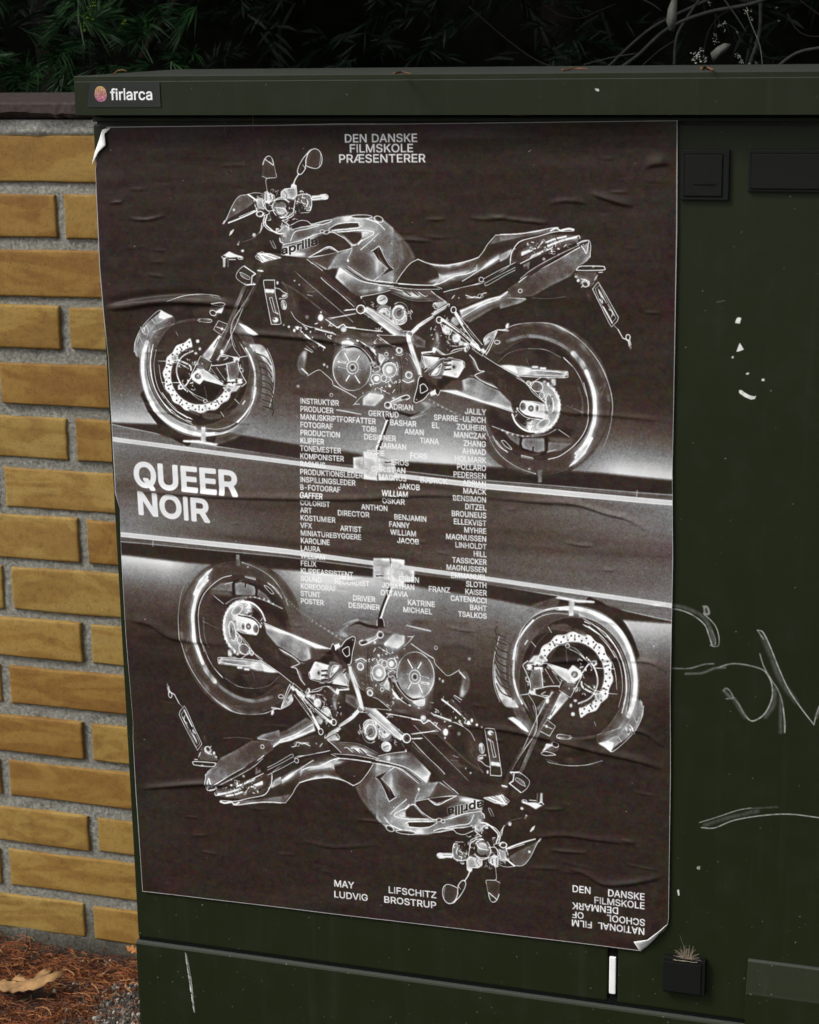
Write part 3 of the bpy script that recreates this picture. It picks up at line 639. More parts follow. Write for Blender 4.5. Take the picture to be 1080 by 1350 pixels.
('L',80,10,100,5,1,[2494,2569,2619,2629,2731,2690]),
('P',62,100,4,1,[2129,2593,2128,2596,2127,2600,2124,2603,2121,2605,2118,2607,2114,2607,2110,2607,2107,2606,2104,2604,2101,2602,2100,2599,2099,2595,2099,2592,2100,2588,2102,2585,2105,2582,2108,2580,2112,2579,2115,2579,2119,2579,2122,2581,2125,2583,2127,2586,2129,2589]),
('P',22,100,4,1,[2119,2593,2115,2598,2109,2596,2110,2590,2116,2588]),
('L',66,7,100,5,1,[2483,2669,2482,2672,2481,2676,2478,2679,2475,2682,2471,2684,2467,2685,2463,2684,2459,2683,2456,2681,2453,2679,2452,2675,2451,2672,2451,2668,2452,2664,2454,2660,2457,2657,2460,2655,2464,2654,2468,2654,2472,2654,2476,2656,2479,2658,2481,2661,2483,2665,2483,2669]),
('P',74,100,4,1,[2416,2365,2409,2378,2396,2378,2389,2365,2397,2352,2410,2351]),
('P',66,100,4,1,[2447,2383,2441,2397,2430,2397,2425,2384,2431,2370,2442,2370]),
('P',66,100,4,1,[2134,1524,2127,1532,2117,1529,2117,1519,2128,1515]),
('P',64,100,4,1,[2182,1563,2176,1573,2167,1570,2168,1558,2177,1554]),
('L',34,7,60,5,1,[2435,1474,2411,1752]),
('L',34,7,60,5,1,[2493,1688,2423,1777]),
('L',42,8,80,5,1,[2255,1628,2335,1627]),
('L',50,7,100,5,1,[2253,1660,2307,1672]),
('L',40,7,50,5,1,[2066,1631,2116,1732]),
('P',50,70,4,1,[2263,1888,2262,1894,2260,1899,2256,1904,2252,1908,2247,1910,2242,1911,2236,1911,2231,1910,2227,1907,2223,1902,2221,1897,2220,1892,2220,1886,2221,1881,2224,1875,2228,1871,2233,1868,2238,1866,2244,1866,2249,1867,2254,1869,2258,1873,2261,1877,2262,1882]),
('P',56,70,4,1,[2518,2065,2507,2073,2485,2073,2475,2066,2486,2058,2507,2058]),
('L',60,8,100,5,1,[2509,2151,2556,2156]),
('L',60,7,100,5,1,[2408,1485,2576,1623,2757,1759]),
('L',46,7,100,5,1,[2434,1493,2602,1623,2757,1740]),
('L',68,7,100,5,1,[2401,1487,2472,1549,2601,1648,2743,1772]),
('L',24,10,80,5,1,[2421,1493,2589,1629,2750,1753]),
('P',23,75,10,1,[5325,2632,5311,2792,5266,2948,5193,3091,5095,3217,4976,3318,4840,3391,4694,3432,4545,3439,4398,3411,4261,3349,4140,3257,4041,3137,3967,2997,3923,2841,3910,2678,3929,2514,3978,2358,4056,2215,4158,2092,4279,1995,4415,1927,4559,1891,4705,1888,4848,1918,4980,1980,5097,2071,5193,2186,5265,2322,5310,2473]),
('P',21,80,10,1,[5040,2641,5026,2767,4987,2887,4923,2994,4838,3082,4738,3145,4628,3181,4514,3185,4403,3159,4303,3103,4218,3021,4154,2917,4116,2798,4104,2671,4119,2544,4162,2424,4228,2318,4314,2232,4415,2171,4524,2138,4636,2135,4744,2163,4843,2218,4925,2299,4988,2400,5027,2516]),
('L',38,152,60,5,1,[4212,2132,4348,2037,4500,1980,4658,1966,4813,1995,4954,2064,5074,2169,5165,2305,5221,2462,5239,2630,5217,2801,5157,2962,5062,3104,4937,3218,4790,3295,4632,3330,4471,3322,4319,3269,4185,3175,4079,3047,4008,2893,3977,2723]),
('L',34,97,45,24,1,[4073,2170,4202,2043,4368,1989,4581,1997,4781,2054,4955,2185,5091,2367,5177,2574,5202,2822,5139,3037]),
('L',52,11,90,5,1,[4267,1967,4394,1915,4582,1893,4757,1907,4930,1990,5079,2109,5202,2265,5288,2447,5332,2631,5326,2818,5276,3020,5177,3212,5064,3344]),
('L',40,33,70,12,1,[4457,1914,4645,1910,4831,1967,5004,2086,5153,2242,5251,2436,5301,2632]),
('B',66,60,[4856,1954],124,19,25),
('B',52,60,[5042,2097],83,41,50),
('L',50,36,70,14,1,[4303,2078,4493,2024,4681,2044,4855,2114,4979,2209]),
('L',66,55,70,18,1,[4955,2185,5053,2306,5128,2464,5165,2637,5164,2824,5114,2988,5026,3117]),
('L',84,36,85,10,1,[5078,2355,5140,2514,5162,2662,5158,2824,5114,2976,5052,3091,4976,3170]),
('L',84,33,100,8,1,[4976,3208,5064,3129,5127,3013]),
('P',78,100,8,0,[4900,3313,4989,3195,5114,3038,5077,3166,4976,3271]),
('L',18,10,100,5,1,[5065,2466,5109,2639,5115,2825,5064,2978,4976,3094]),
('L',80,8,100,5,1,[5053,2467,5093,2639,5096,2826,5052,2965,4951,3095,4812,3202,4698,3239]),
('L',66,7,100,5,1,[4855,2225,4954,2321,5028,2443,5078,2590]),
('L',80,8,100,5,1,[4867,2237,4942,2309]),
('L',50,7,70,5,1,[4505,2147,4680,2155,4830,2226]),
('L',44,6,70,5,1,[4199,2292,4327,2189,4492,2147]),
('L',40,7,80,5,1,[4491,2247,4509,2308]),
('L',44,6,80,5,1,[4878,2696,5052,2759]),
('L',56,7,100,5,1,[4801,2937,4911,3009]),
('L',40,22,60,12,1,[5003,2518,5040,2641,5040,2791]),
('L',46,14,60,8,1,[5202,2536,5264,2460,5227,2585]),
('L',56,11,100,8,1,[4073,2964,4136,3115,4237,3239,4390,3335,4569,3391]),
('L',40,28,70,12,1,[4085,3028,4186,3216,4365,3336,4544,3379]),
('L',72,8,100,5,1,[4137,3026,4200,3125,4289,3186]),
('L',80,6,100,5,1,[4226,3073,4259,3072,4328,3146,4315,3153,4264,3123,4226,3073]),
('P',18,100,4,0,[4239,3079,4265,3082,4316,3140,4271,3116]),
('L',78,7,100,5,1,[4175,3075,4238,3149,4277,3173]),
('P',66,100,4,0,[4424,3206,4545,3232,4551,3251,4430,3231]),
('L',22,4,100,5,1,[4436,3220,4538,3242]),
('L',44,7,60,5,1,[4545,3201,4571,3200,4698,3156]),
('P',48,80,8,0,[4241,2958,4419,3040,4406,3117,4317,3057]),
('P',58,80,8,0,[4445,3039,4661,3031,4666,3157,4596,3179,4444,3141,4431,3091]),
('P',56,70,10,0,[4699,3067,4939,3071,4825,3151,4698,3169]),
('P',44,60,12,0,[4699,3017,4951,3020,4939,3071,4724,3066]),
('L',18,19,100,5,1,[4426,3027,4425,3129,4494,3164]),
('L',16,19,100,5,1,[4680,3030,4679,3157,4622,3197]),
('L',16,14,100,5,1,[4546,3124,4543,3162]),
('L',60,6,100,5,1,[4685,3169,4774,3140]),
('L',52,11,80,6,1,[4138,2930,4241,2965,4381,3004,4496,3018,4674,2992,4776,2938]),
('P',40,100,4,1,[4225,2952,4220,2960,4210,2961,4205,2953,4210,2945,4220,2945]),
('P',62,100,4,1,[4251,2969,4246,2977,4235,2978,4230,2970,4236,2962,4246,2962]),
('P',40,100,4,1,[4276,2981,4271,2989,4261,2989,4256,2982,4261,2974,4271,2974]),
('P',62,100,4,1,[4302,2991,4297,2999,4286,2999,4281,2992,4287,2984,4297,2984]),
('P',40,100,4,1,[4327,3000,4322,3008,4312,3008,4307,3000,4312,2993,4322,2992]),
('P',62,100,4,1,[4353,3007,4348,3015,4338,3015,4333,3008,4338,3000,4348,2999]),
('P',40,100,4,1,[4379,3012,4373,3020,4363,3021,4358,3013,4363,3005,4374,3005]),
('P',62,100,4,1,[4404,3016,4399,3024,4389,3025,4384,3017,4389,3009,4399,3009]),
('P',40,100,4,1,[4430,3019,4424,3027,4414,3027,4409,3020,4414,3012,4425,3011]),
('P',62,100,4,1,[4455,3020,4450,3027,4440,3028,4435,3020,4440,3012,4450,3012]),
('P',40,100,4,1,[4481,3019,4475,3027,4465,3027,4460,3020,4465,3012,4476,3011]),
('P',62,100,4,1,[4506,3016,4501,3024,4491,3025,4486,3017,4491,3009,4501,3009]),
('P',40,100,4,1,[4532,3012,4527,3020,4516,3021,4511,3013,4516,3005,4527,3005]),
('P',62,100,4,1,[4557,3007,4552,3015,4542,3015,4537,3008,4542,3000,4552,2999]),
('P',40,100,4,1,[4583,3000,4578,3008,4567,3008,4562,3001,4567,2993,4578,2992]),
('P',62,100,4,1,[4608,2991,4603,2999,4593,2999,4588,2992,4593,2984,4603,2984]),
('P',40,100,4,1,[4634,2981,4628,2989,4618,2989,4613,2982,4618,2974,4629,2974]),
('P',62,100,4,1,[4659,2970,4654,2978,4644,2978,4639,2970,4644,2963,4654,2962]),
('P',40,100,4,1,[4684,2956,4679,2964,4669,2965,4664,2957,4669,2949,4679,2949]),
('P',62,100,4,1,[4710,2940,4705,2948,4695,2948,4690,2941,4695,2933,4705,2933]),
('P',44,85,4,0,[1651,677,1728,754,1644,816,1477,898,1392,955,1452,854,1512,748,1569,692]),
('B',40,60,[1594,741],69,69,0),
('L',66,7,100,5,1,[1391,961,1437,880,1497,767,1569,689,1658,673]),
('L',72,11,100,5,1,[1378,962,1400,930]),
('L',88,17,100,5,1,[1665,673,1730,716,1808,779]),
('L',70,7,100,5,1,[1665,669,1747,654,1833,673,1831,729,1785,710]),
('L',78,11,100,5,1,[1723,729,1740,804,1776,878,1825,853]),
('P',22,100,4,0,[1714,773,1727,791,1489,917,1447,942,1560,860]),
('L',84,14,100,5,1,[1440,952,1558,910,1669,866,1752,829]),
('L',80,8,100,5,1,[1559,892,1725,829]),
('P',80,100,4,1,[1516,825,1508,835,1496,831,1497,820,1509,816]),
('P',74,90,6,0,[1730,716,1831,716,1833,828,1767,804]),
('P',22,100,4,1,[1804,863,1803,867,1800,871,1796,874,1791,876,1785,878,1778,878,1771,878,1765,877,1759,875,1755,872,1752,869,1750,865,1750,862,1752,858,1756,855,1760,852,1766,850,1773,849,1780,848,1786,849,1792,851,1797,853,1801,856,1803,860]),
('L',80,8,100,5,1,[1818,863,1816,870,1812,875,1807,880,1799,884,1790,887,1781,888,1772,888,1763,886,1755,883,1749,878,1744,873,1742,867,1742,860,1745,854,1750,849,1757,844,1765,841,1774,839,1783,839,1793,840,1801,842,1808,846,1814,851,1817,857,1818,863]),
('P',22,100,4,1,[1754,756,1753,760,1751,763,1748,767,1745,769,1740,771,1736,771,1731,771,1726,770,1722,768,1719,765,1717,762,1716,758,1716,754,1718,751,1720,748,1724,745,1728,743,1732,742,1737,741,1742,742,1746,744,1749,746,1752,749,1754,753]),
('P',76,100,3,0,[1439,1087,1455,1043,1491,1015,1500,1024,1475,1062]),
('P',70,100,4,1,[1724,1073,1716,1087,1703,1087,1696,1073,1704,1059,1718,1059]),
('L',60,6,100,5,1,[1726,1073,1726,1077,1724,1081,1721,1085,1718,1088,1714,1090,1710,1091,1706,1090,1702,1089,1699,1087,1696,1083,1695,1080,1694,1075,1694,1071,1695,1067,1697,1063,1700,1059,1704,1057,1708,1056,1712,1055,1716,1056,1719,1058,1722,1061,1725,1064,1726,1068,1726,1073]),
('P',80,100,4,1,[1546,1169,1540,1177,1529,1177,1524,1169,1530,1160,1541,1160]),
('P',60,100,4,1,[1555,1146,1550,1154,1541,1154,1536,1146,1541,1138,1551,1138]),
('P',82,100,4,1,[1597,1231,1588,1244,1570,1244,1562,1232,1571,1220,1589,1219]),
('B',32,70,[1613,1168],152,83,-20),
('L',40,8,80,5,1,[1573,1143,1698,1104,1769,1041]),
('P',84,100,4,0,[1346,1291,1431,1239,1498,1268,1573,1289,1571,1314,1524,1295,1428,1303,1374,1284]),
('L',76,10,100,5,1,[1346,1291,1373,1310,1415,1284]),
('L',72,10,100,5,1,[1427,1319,1496,1318]),
('L',74,8,100,5,1,[1579,1301,1578,1305,1575,1309,1571,1312,1565,1314,1559,1316,1552,1317,1546,1316,1539,1315,1533,1313,1529,1311,1526,1307,1524,1304,1524,1300,1526,1296,1530,1293,1535,1290,1540,1288,1547,1287,1554,1286,1561,1287,1567,1288,1572,1291,1576,1294,1578,1297,1579,1301]),
('P',72,80,5,0,[1359,1303,1394,1303,1382,1399,1357,1399]),
('L',44,19,70,8,1,[1414,1309,1410,1385]),
('L',70,7,100,5,1,[1812,1267,1786,1236,1716,1281,1728,1306,1795,1343]),
('P',66,80,4,0,[1812,1255,1772,1255,1716,1287,1802,1337]),
('L',78,10,100,5,1,[1730,1424,1790,1432]),
('L',60,7,100,5,1,[1799,978,1768,1054]),
('L',70,11,100,5,1,[1800,953,1783,1029]),
('K',[1982,791],235,179,90),
('K',[2025,1027],83,124,30),
('K',[2239,728],83,96,30),
('P',34,80,5,0,[1835,370,1864,321,1905,299,1937,334,1954,383,1969,494,1874,518,1822,493]),
('L',72,10,100,5,1,[1834,380,1860,321,1901,297,1934,321,1948,383,1906,358,1859,327]),
('P',22,100,4,1,[1922,344,1916,348,1910,350,1904,351,1897,350,1892,348,1887,344,1884,340,1882,334,1882,329,1883,323,1886,317,1890,312,1896,309,1902,306,1908,304,1914,305,1920,306,1926,309,1930,313,1932,318,1933,323,1933,329,1931,335,1927,340]),
('L',66,8,100,5,1,[1970,469,1969,504,1888,512,1860,531,1864,592,1869,642]),
('L',52,6,100,5,1,[1954,383,1970,469]),
('L',60,7,100,5,1,[1822,493,1875,516]),
('P',30,100,4,1,[2445,337,2438,358,2426,377,2411,393,2392,404,2373,410,2353,411,2334,406,2317,396,2303,382,2293,364,2289,343,2289,322,2294,300,2303,280,2317,262,2334,249,2353,240,2373,237,2393,239,2411,246,2426,258,2438,274,2445,294,2448,315]),
('L',76,10,100,5,1,[2286,391,2293,323,2324,263,2378,229,2430,251,2456,312,2444,385,2397,419,2331,409,2286,391]),
('L',60,6,90,5,1,[2443,263,2440,336,2424,397]),
('L',64,6,100,5,1,[2311,263,2338,238,2391,233]),
('L',78,11,100,5,1,[2331,251,2269,311,2213,396,2197,458,2229,476,2278,421,2288,336]),
('P',26,100,4,0,[2219,409,2252,415,2230,458,2208,451]),
('L',76,8,100,5,1,[2253,384,2285,421]),
('L',78,12,100,5,1,[2210,470,2167,531,2149,580]),
('L',60,6,100,5,1,[2182,507,2160,556]),
('P',70,100,4,1,[2170,583,2170,587,2168,591,2164,595,2160,597,2155,599,2150,600,2144,600,2139,598,2135,596,2132,593,2129,589,2128,585,2128,581,2130,576,2132,573,2136,570,2141,567,2146,566,2151,566,2157,566,2161,568,2165,571,2168,575,2170,579]),
('G',78,70,[2319,704,2505,691],100,5,0,[2333,685,2453,677,2512,685,2504,716,2451,726,2331,735]),
('L',80,8,100,5,1,[2506,694,2505,700,2501,706,2496,711,2489,715,2481,717,2473,718,2464,718,2456,716,2449,713,2443,708,2440,703,2438,697,2438,691,2440,685,2445,679,2451,675,2458,672,2466,670,2475,669,2483,670,2491,673,2497,677,2502,682,2505,688,2506,694]),
('L',40,6,100,5,1,[2346,710,2438,701]),
('P',84,100,5,0,[2426,673,2486,673,2491,697,2426,694]),
('P',70,100,5,0,[2015,654,2057,617,2124,615,2132,580,2179,580,2185,679,2159,729,2079,716,2013,704]),
('L',86,8,100,5,0,[2013,704,2016,648,2057,617,2124,611,2128,587,2178,587,2181,679,2133,716]),
('L',26,7,100,5,1,[2049,642,2074,679,2067,704]),
('L',30,8,100,5,1,[2026,716,1959,716,1945,735]),
('L',30,6,100,5,1,[2090,630,2150,624]),
('P',52,90,5,0,[2188,679,2268,661,2327,679,2329,802,2287,840,2250,778,2186,728]),
('L',82,10,100,5,1,[2194,679,2241,667,2320,685,2330,778,2307,833]),
('L',76,8,100,5,1,[2214,852,2300,846]),
('L',84,11,100,5,1,[2199,716,2253,704,2291,741,2276,790]),
('L',80,8,100,5,1,[2241,679,2225,741,2264,765]),
('P',26,100,4,1,[2235,716,2235,719,2233,722,2231,725,2227,727,2224,728,2220,728,2216,728,2212,727,2209,726,2206,723,2204,721,2203,718,2204,715,2205,712,2207,709,2210,707,2213,705,2217,704,2221,704,2225,704,2228,706,2231,708,2234,710,2235,713]),
('P',24,100,4,1,[2283,728,2282,733,2281,738,2279,742,2277,745,2274,747,2272,748,2269,748,2267,746,2265,744,2263,740,2262,736,2261,731,2261,726,2262,721,2264,717,2266,713,2268,711,2271,709,2273,709,2276,710,2278,712,2280,715,2282,719,2282,723]),
('L',22,10,100,5,1,[2197,766,2249,803]),
('L',80,8,100,5,1,[2309,790,2322,802,2314,827,2274,827]),
('P',48,100,5,1,[2099,791,2095,813,2087,834,2074,852,2057,866,2038,876,2017,880,1996,879,1977,872,1960,860,1946,843,1937,824,1933,802,1934,780,1940,758,1951,738,1966,722,1984,710,2004,703,2025,702,2045,706,2064,715,2079,729,2090,748,2097,768]),
('L',82,10,100,5,1,[2097,797,2093,821,2084,843,2070,863,2053,879,2032,889,2010,894,1988,892,1967,885,1949,872,1935,854,1925,833,1920,809,1922,785,1928,761,1940,740,1956,722,1975,709,1997,702,2019,700,2040,705,2060,715,2076,731,2088,750,2096,773,2097,797]),
('P',66,80,12,1,[2061,828,2059,839,2053,849,2045,858,2035,866,2022,870,2009,873,1995,872,1983,869,1972,863,1963,854,1957,845,1954,834,1955,822,1958,812,1965,802,1975,794,1987,788,1999,784,2013,783,2026,785,2038,790,2048,797,2055,806,2060,817]),
('L',20,30,100,8,1,[1971,741,2025,729,2077,766,2075,815]),
('L',84,8,100,5,1,[1942,803,1995,803,2048,815,2067,853]),
('L',66,7,100,5,1,[2040,850,2028,856,2015,858,2002,857,1990,852,1979,845,1970,835,1965,824,1962,811,1962,797,1966,784]),
('L',76,10,100,5,1,[1932,729,2026,716,2098,741,2146,729,2141,828,2113,865,2051,896,1977,903]),
('P',20,100,4,1,[2157,782,2150,790,2142,797,2133,802,2123,805,2114,805,2106,803,2099,799,2093,792,2091,784,2090,774,2092,764,2096,754,2102,745,2110,737,2118,731,2128,727,2137,726,2146,727,2154,730,2160,736,2164,743,2166,752,2165,762,2162,772]),
('P',20,100,4,1,[2133,834,2132,838,2129,842,2125,846,2119,849,2112,850,2105,851,2097,851,2090,850,2084,847,2079,844,2076,840,2074,836,2075,832,2077,828,2080,824,2085,821,2092,818,2099,817,2106,817,2113,817,2120,819,2126,822,2130,825,2132,830]),
('L',84,8,100,5,1,[2159,729,2142,815,2132,877,2030,927]),
('P',74,100,4,0,[1841,654,1875,648,1934,673,1939,716,1890,766,1836,754]),
('L',86,7,100,5,1,[1834,654,1875,644,1879,704,1934,679,1943,723,1890,747]),
('L',24,7,100,5,1,[1857,667,1854,729]),
('L',22,8,100,5,1,[1900,679,1905,716]),
('P',22,100,4,1,[1902,810,1901,813,1899,816,1896,818,1892,820,1887,821,1882,822,1876,822,1871,821,1867,819,1863,817,1861,814,1859,811,1860,808,1861,805,1864,802,1868,800,1872,798,1877,797,1883,797,1888,798,1893,799,1897,801,1900,804,1902,806]),
('L',76,10,100,5,1,[1836,754,1860,828,1940,828]),
('L',80,10,100,5,1,[1757,716,1810,741,1834,803,1885,853,1830,878]),
('P',60,80,6,0,[1759,679,1811,716,1820,803,1765,829,1752,816]),
('P',22,100,4,1,[1808,863,1807,868,1805,872,1801,875,1796,878,1791,880,1785,881,1778,881,1773,879,1768,877,1764,874,1761,870,1760,866,1760,861,1762,857,1765,853,1769,850,1774,848,1780,846,1786,846,1792,847,1798,849,1802,851,1806,855,1808,859]),
('L',80,8,100,5,1,[1819,863,1818,870,1814,877,1809,882,1802,887,1793,890,1785,891,1776,890,1768,888,1760,885,1755,880,1751,874,1749,867,1749,860,1752,853,1756,847,1763,842,1770,839,1779,836,1787,836,1796,837,1804,840,1810,845,1815,850,1818,857,1819,863]),
('P',22,100,4,0,[1897,884,1978,878,2016,927,1973,990,1908,953]),
('L',74,11,100,5,1,[1830,878,1813,953,1864,1016,1958,1040,2013,1002]),
('L',80,14,100,5,1,[1857,878,1834,953,1878,1003,1957,1053,2051,1052]),
('L',70,7,100,5,1,[1768,1054,1812,978,1830,891]),
('L',84,10,100,5,1,[2016,927,2081,977,2063,1077]),
('L',78,12,100,5,1,[1982,1103,1993,1140,2060,1152,2089,1102,2079,1027]),
('P',60,90,6,0,[1987,977,2068,977,2091,1052,2060,1152,1993,1140,2024,1052]),
('P',24,100,4,1,[2045,1102,2044,1106,2043,1109,2040,1112,2037,1115,2033,1116,2029,1117,2025,1117,2021,1116,2018,1114,2015,1111,2013,1108,2013,1104,2013,1100,2014,1097,2016,1093,2019,1091,2022,1089,2026,1087,2030,1087,2034,1088,2038,1089,2041,1092,2043,1095,2045,1098]),
('P',22,100,4,1,[2008,946,2007,952,2005,958,2002,963,1998,967,1993,970,1989,971,1984,971,1980,969,1976,966,1973,961,1971,956,1970,949,1970,943,1972,937,1974,932,1978,927,1982,924,1986,922,1991,921,1996,923,2000,925,2003,929,2006,934,2007,940]),
('P',24,100,4,1,[2060,1008,2059,1011,2058,1013,2056,1015,2053,1017,2050,1018,2047,1018,2043,1018,2040,1017,2037,1016,2035,1014,2034,1012,2033,1010,2033,1007,2034,1005,2036,1003,2038,1001,2041,999,2044,999,2048,998,2051,999,2054,1000,2056,1001,2058,1004,2059,1006]),
('L',66,8,100,5,1,[1879,1128,1910,1191,1937,1197,1906,1128]),
('B',72,70,[2044,1052],69,96,0),
('P',58,92,9,0,[2094,1002,2148,977,2389,951,2603,888,2774,873,2943,884,3021,893,3085,923,3173,996,3158,1527,3105,1578,2883,1544,2611,1385,2457,1411,2268,1301,2001,1266,2005,1178]),
('G',30,52,[2664,1371,3068,1046],70,20,0,[2664,1371,2750,1172,2938,1047,3173,1021,3248,1119,3295,1290,3160,1465,2963,1505,2768,1420]),
('B',74,85,[2914,973],166,83,10),
('B',80,80,[2886,1047],96,69,0),
('B',76,70,[2707,912],124,41,-10),
('B',36,80,[2837,1332],166,83,10),
('B',74,80,[2993,1380],83,138,-35),
('B',62,60,[2668,1259],166,69,-50),
('L',92,12,100,5,1,[2890,906,3006,942,3082,1009]),
('L',88,8,100,5,1,[2828,1208,2936,1121,3016,1046]),
('B',24,70,[3079,1120],83,69,-40),
('B',84,80,[3007,1343],55,124,-35),
('P',20,100,5,0,[2383,1087,2491,1049,2610,1049,2725,1147,2730,1197,2589,1248,2483,1261,2590,1235,2539,1192,2499,1184,2296,1275,2203,1264,2180,1176]),
('G',66,24,[2097,1240,2409,1125],90,8,0,[1988,1266,2032,1190,2208,1138,2436,1093,2491,1049,2543,1074,2458,1211,2269,1282,2122,1283]),
('B',84,85,[2190,1258],69,24,0),
('L',76,8,100,5,1,[2012,1165,2101,1146,2209,1120,2344,1069,2438,1044,2544,1037]),
('L',72,10,100,5,1,[2544,1037,2661,1098,2731,1159,2777,1159,2844,1109]),
('P',22,100,3,0,[2296,1282,2499,1199,2590,1235,2483,1261]),
('L',80,10,100,5,1,[2282,1288,2378,1237,2499,1180,2590,1229]),
('L',70,8,100,5,1,[2295,1288,2430,1268,2590,1235]),
('L',80,7,100,5,1,[2590,1233,2730,1197]),
('P',30,85,5,0,[2282,1300,2590,1235,2477,1405,2321,1325]),
('P',34,90,5,0,[2130,1077,2186,1039,2388,982,2414,988,2304,1075,2142,1114]),
('L',80,8,100,5,1,[2095,1127,2145,1039,2280,1007,2401,975]),
('P',21,100,3,0,[2108,977,2190,945,2283,939,2322,970,2375,963,2281,982,2201,989,2146,1027,2120,1014]),
('L',84,8,100,5,1,[2106,971,2204,927,2283,933,2322,963,2382,948,2469,926,2536,919]),
('L',78,8,100,5,1,[2120,1017,2201,995,2382,966,2441,965,2535,932]),
('P',21,100,3,0,[2408,961,2536,919,2508,940,2428,960]),
('P',30,100,4,1,[2451,1031,2450,1034,2448,1036,2445,1039,2442,1041,2437,1042,2433,1042,2428,1042,2424,1041,2420,1040,2417,1038,2415,1035,2414,1033,2414,1030,2415,1027,2417,1025,2421,1023,2425,1021,2429,1020,2434,1020,2438,1020,2442,1022,2446,1023,2449,1026,2450,1028]),
('P',26,100,4,1,[2499,1031,2499,1034,2497,1038,2495,1041,2491,1044,2486,1047,2480,1049,2474,1050,2468,1050,2463,1050,2459,1049,2455,1047,2453,1044,2452,1041,2453,1038,2455,1035,2459,1032,2463,1029,2468,1026,2474,1025,2480,1024,2486,1024,2491,1025,2495,1026,2497,1028]),
('L',80,7,100,5,1,[2456,1031,2455,1035,2453,1038,2449,1041,2444,1044,2439,1045,2433,1046,2427,1046,2421,1045,2416,1043,2412,1040,2410,1037,2408,1033,2409,1029,2410,1026,2413,1023,2417,1020,2423,1018,2428,1017,2434,1016,2440,1017,2445,1019,2450,1021,2453,1024,2455,1027,2456,1031]),
('L',80,7,100,5,1,[2509,1032,2509,1036,2507,1041,2504,1045,2498,1049,2492,1053,2484,1056,2476,1058,2469,1058,2462,1058,2456,1056,2451,1053,2448,1050,2447,1045,2448,1041,2451,1036,2455,1032,2461,1028,2468,1025,2476,1022,2484,1021,2491,1021,2498,1022,2503,1025,2507,1028,2509,1032]),
('P',20,100,3,0,[2506,1006,2587,968,2679,952,2811,949,2822,986,2678,1001,2545,1014]),
('L',82,8,100,5,1,[2499,1010,2587,962,2706,943,2824,943]),
('L',78,8,100,5,1,[2532,1024,2677,1009,2796,998,2849,973]),
('P',20,100,5,0,[2597,1036,2703,1036,2847,1035,2845,1097,2791,1153,2751,1153,2675,1085]),
('L',84,10,100,5,1,[2597,1036,2703,1030,2808,1017,2900,1022,2965,1034,2950,1065,2844,1121,2803,1159]),
('L',60,7,100,5,1,[2925,1041,2924,1045,2920,1049,2914,1053,2907,1055,2898,1057,2888,1058,2878,1058,2869,1057,2861,1054,2854,1051,2849,1047,2847,1043,2847,1039,2850,1035,2855,1031,2861,1028,2870,1025,2879,1024,2889,1024,2899,1024,2907,1026,2915,1029,2921,1032,2924,1036,2925,1041]),
('P',20,100,4,1,[2950,884,2946,888,2937,891,2921,894,2901,896,2877,898,2852,898,2825,898,2800,897,2778,895,2760,893,2748,890,2742,887,2742,883,2748,880,2761,877,2779,875,2801,873,2826,872,2852,871,2878,872,2902,873,2922,875,2937,878,2947,881]),
('L',80,7,100,5,1,[2955,887,2951,892,2941,896,2925,900,2904,904,2879,906,2852,907,2824,907,2798,905,2775,903,2756,899,2743,895,2736,890,2736,885,2743,880,2757,876,2776,872,2799,870,2825,868,2853,868,2880,868,2905,870,2926,874,2942,877,2952,882,2955,887]),
('P',20,100,4,1,[3056,921,3054,925,3049,928,3042,929,3035,929,3026,928,3018,925,3010,922,3002,918,2996,913,2992,908,2989,903,2989,898,2991,894,2995,891,3000,889,3007,888,3016,889,3024,891,3032,894,3040,897,3047,902,3052,907,3056,912,3057,917]),
('L',84,8,100,5,1,[3066,925,3062,931,3055,935,3046,938,3036,939,3025,938,3014,935,3004,930,2994,924,2987,918,2982,910,2979,903,2979,896,2982,889,2987,884,2995,881,3005,879,3015,879,3026,881,3037,885,3047,890,3056,896,3062,903,3066,911,3067,918,3066,925]),
('L',60,7,100,5,1,[2731,1159,2736,1209,2693,1296,2686,1321]),
('P',84,100,4,1,[2706,1319,2700,1332,2690,1332,2685,1319,2690,1306,2701,1306]),
('L',50,6,80,5,1,[2723,1209,2599,1347,2477,1411]),
('P',80,100,4,1,[2981,1120,2976,1129,2967,1126,2967,1115,2976,1112]),
('P',15,100,3,0,[2952,1226,3025,1179,3049,1268,3124,1366,3168,1397,3135,1416,3036,1467,3110,1398,3008,1306]),
('L',80,6,100,5,1,[2939,1220,3019,1170]),
('L',84,7,100,5,0,[2958,1232,3008,1312,3110,1398,2956,1505]),
('G',82,36,[2689,1421,2734,1646],100,5,0,[2604,1385,2740,1471,2883,1531,3131,1578,3130,1602,2839,1669,2760,1668,2554,1485]),
('B',88,70,[2649,1434],69,47,35),
('B',78,75,[2960,1599],179,38,-8),
('L',84,7,100,5,1,[2604,1385,2714,1458,2857,1525,3157,1562]),
('L',16,12,100,5,1,[2664,1390,2793,1470,2897,1518,3158,1547]),
('L',76,7,100,5,1,[2691,1371,2820,1457,2923,1506,3165,1530]),
('L',80,7,100,5,1,[2813,1670,2998,1636,3123,1603]),
('P',32,60,14,0,[1740,1344,1999,1310,2255,1294,2450,1424,2527,1498,2773,1671,2757,1759,2420,1500,2155,1453,1804,1432]),
('L',74,8,100,5,1,[2261,1307,2320,1350]),
('L',60,7,100,5,1,[2320,1344,2424,1418]),
('P',76,100,4,0,[1731,1249,1867,1254,2000,1297,1781,1350]),
('L',26,6,100,5,1,[1744,1268,1795,1331]),
('L',28,6,100,5,1,[1784,1274,1905,1311]),
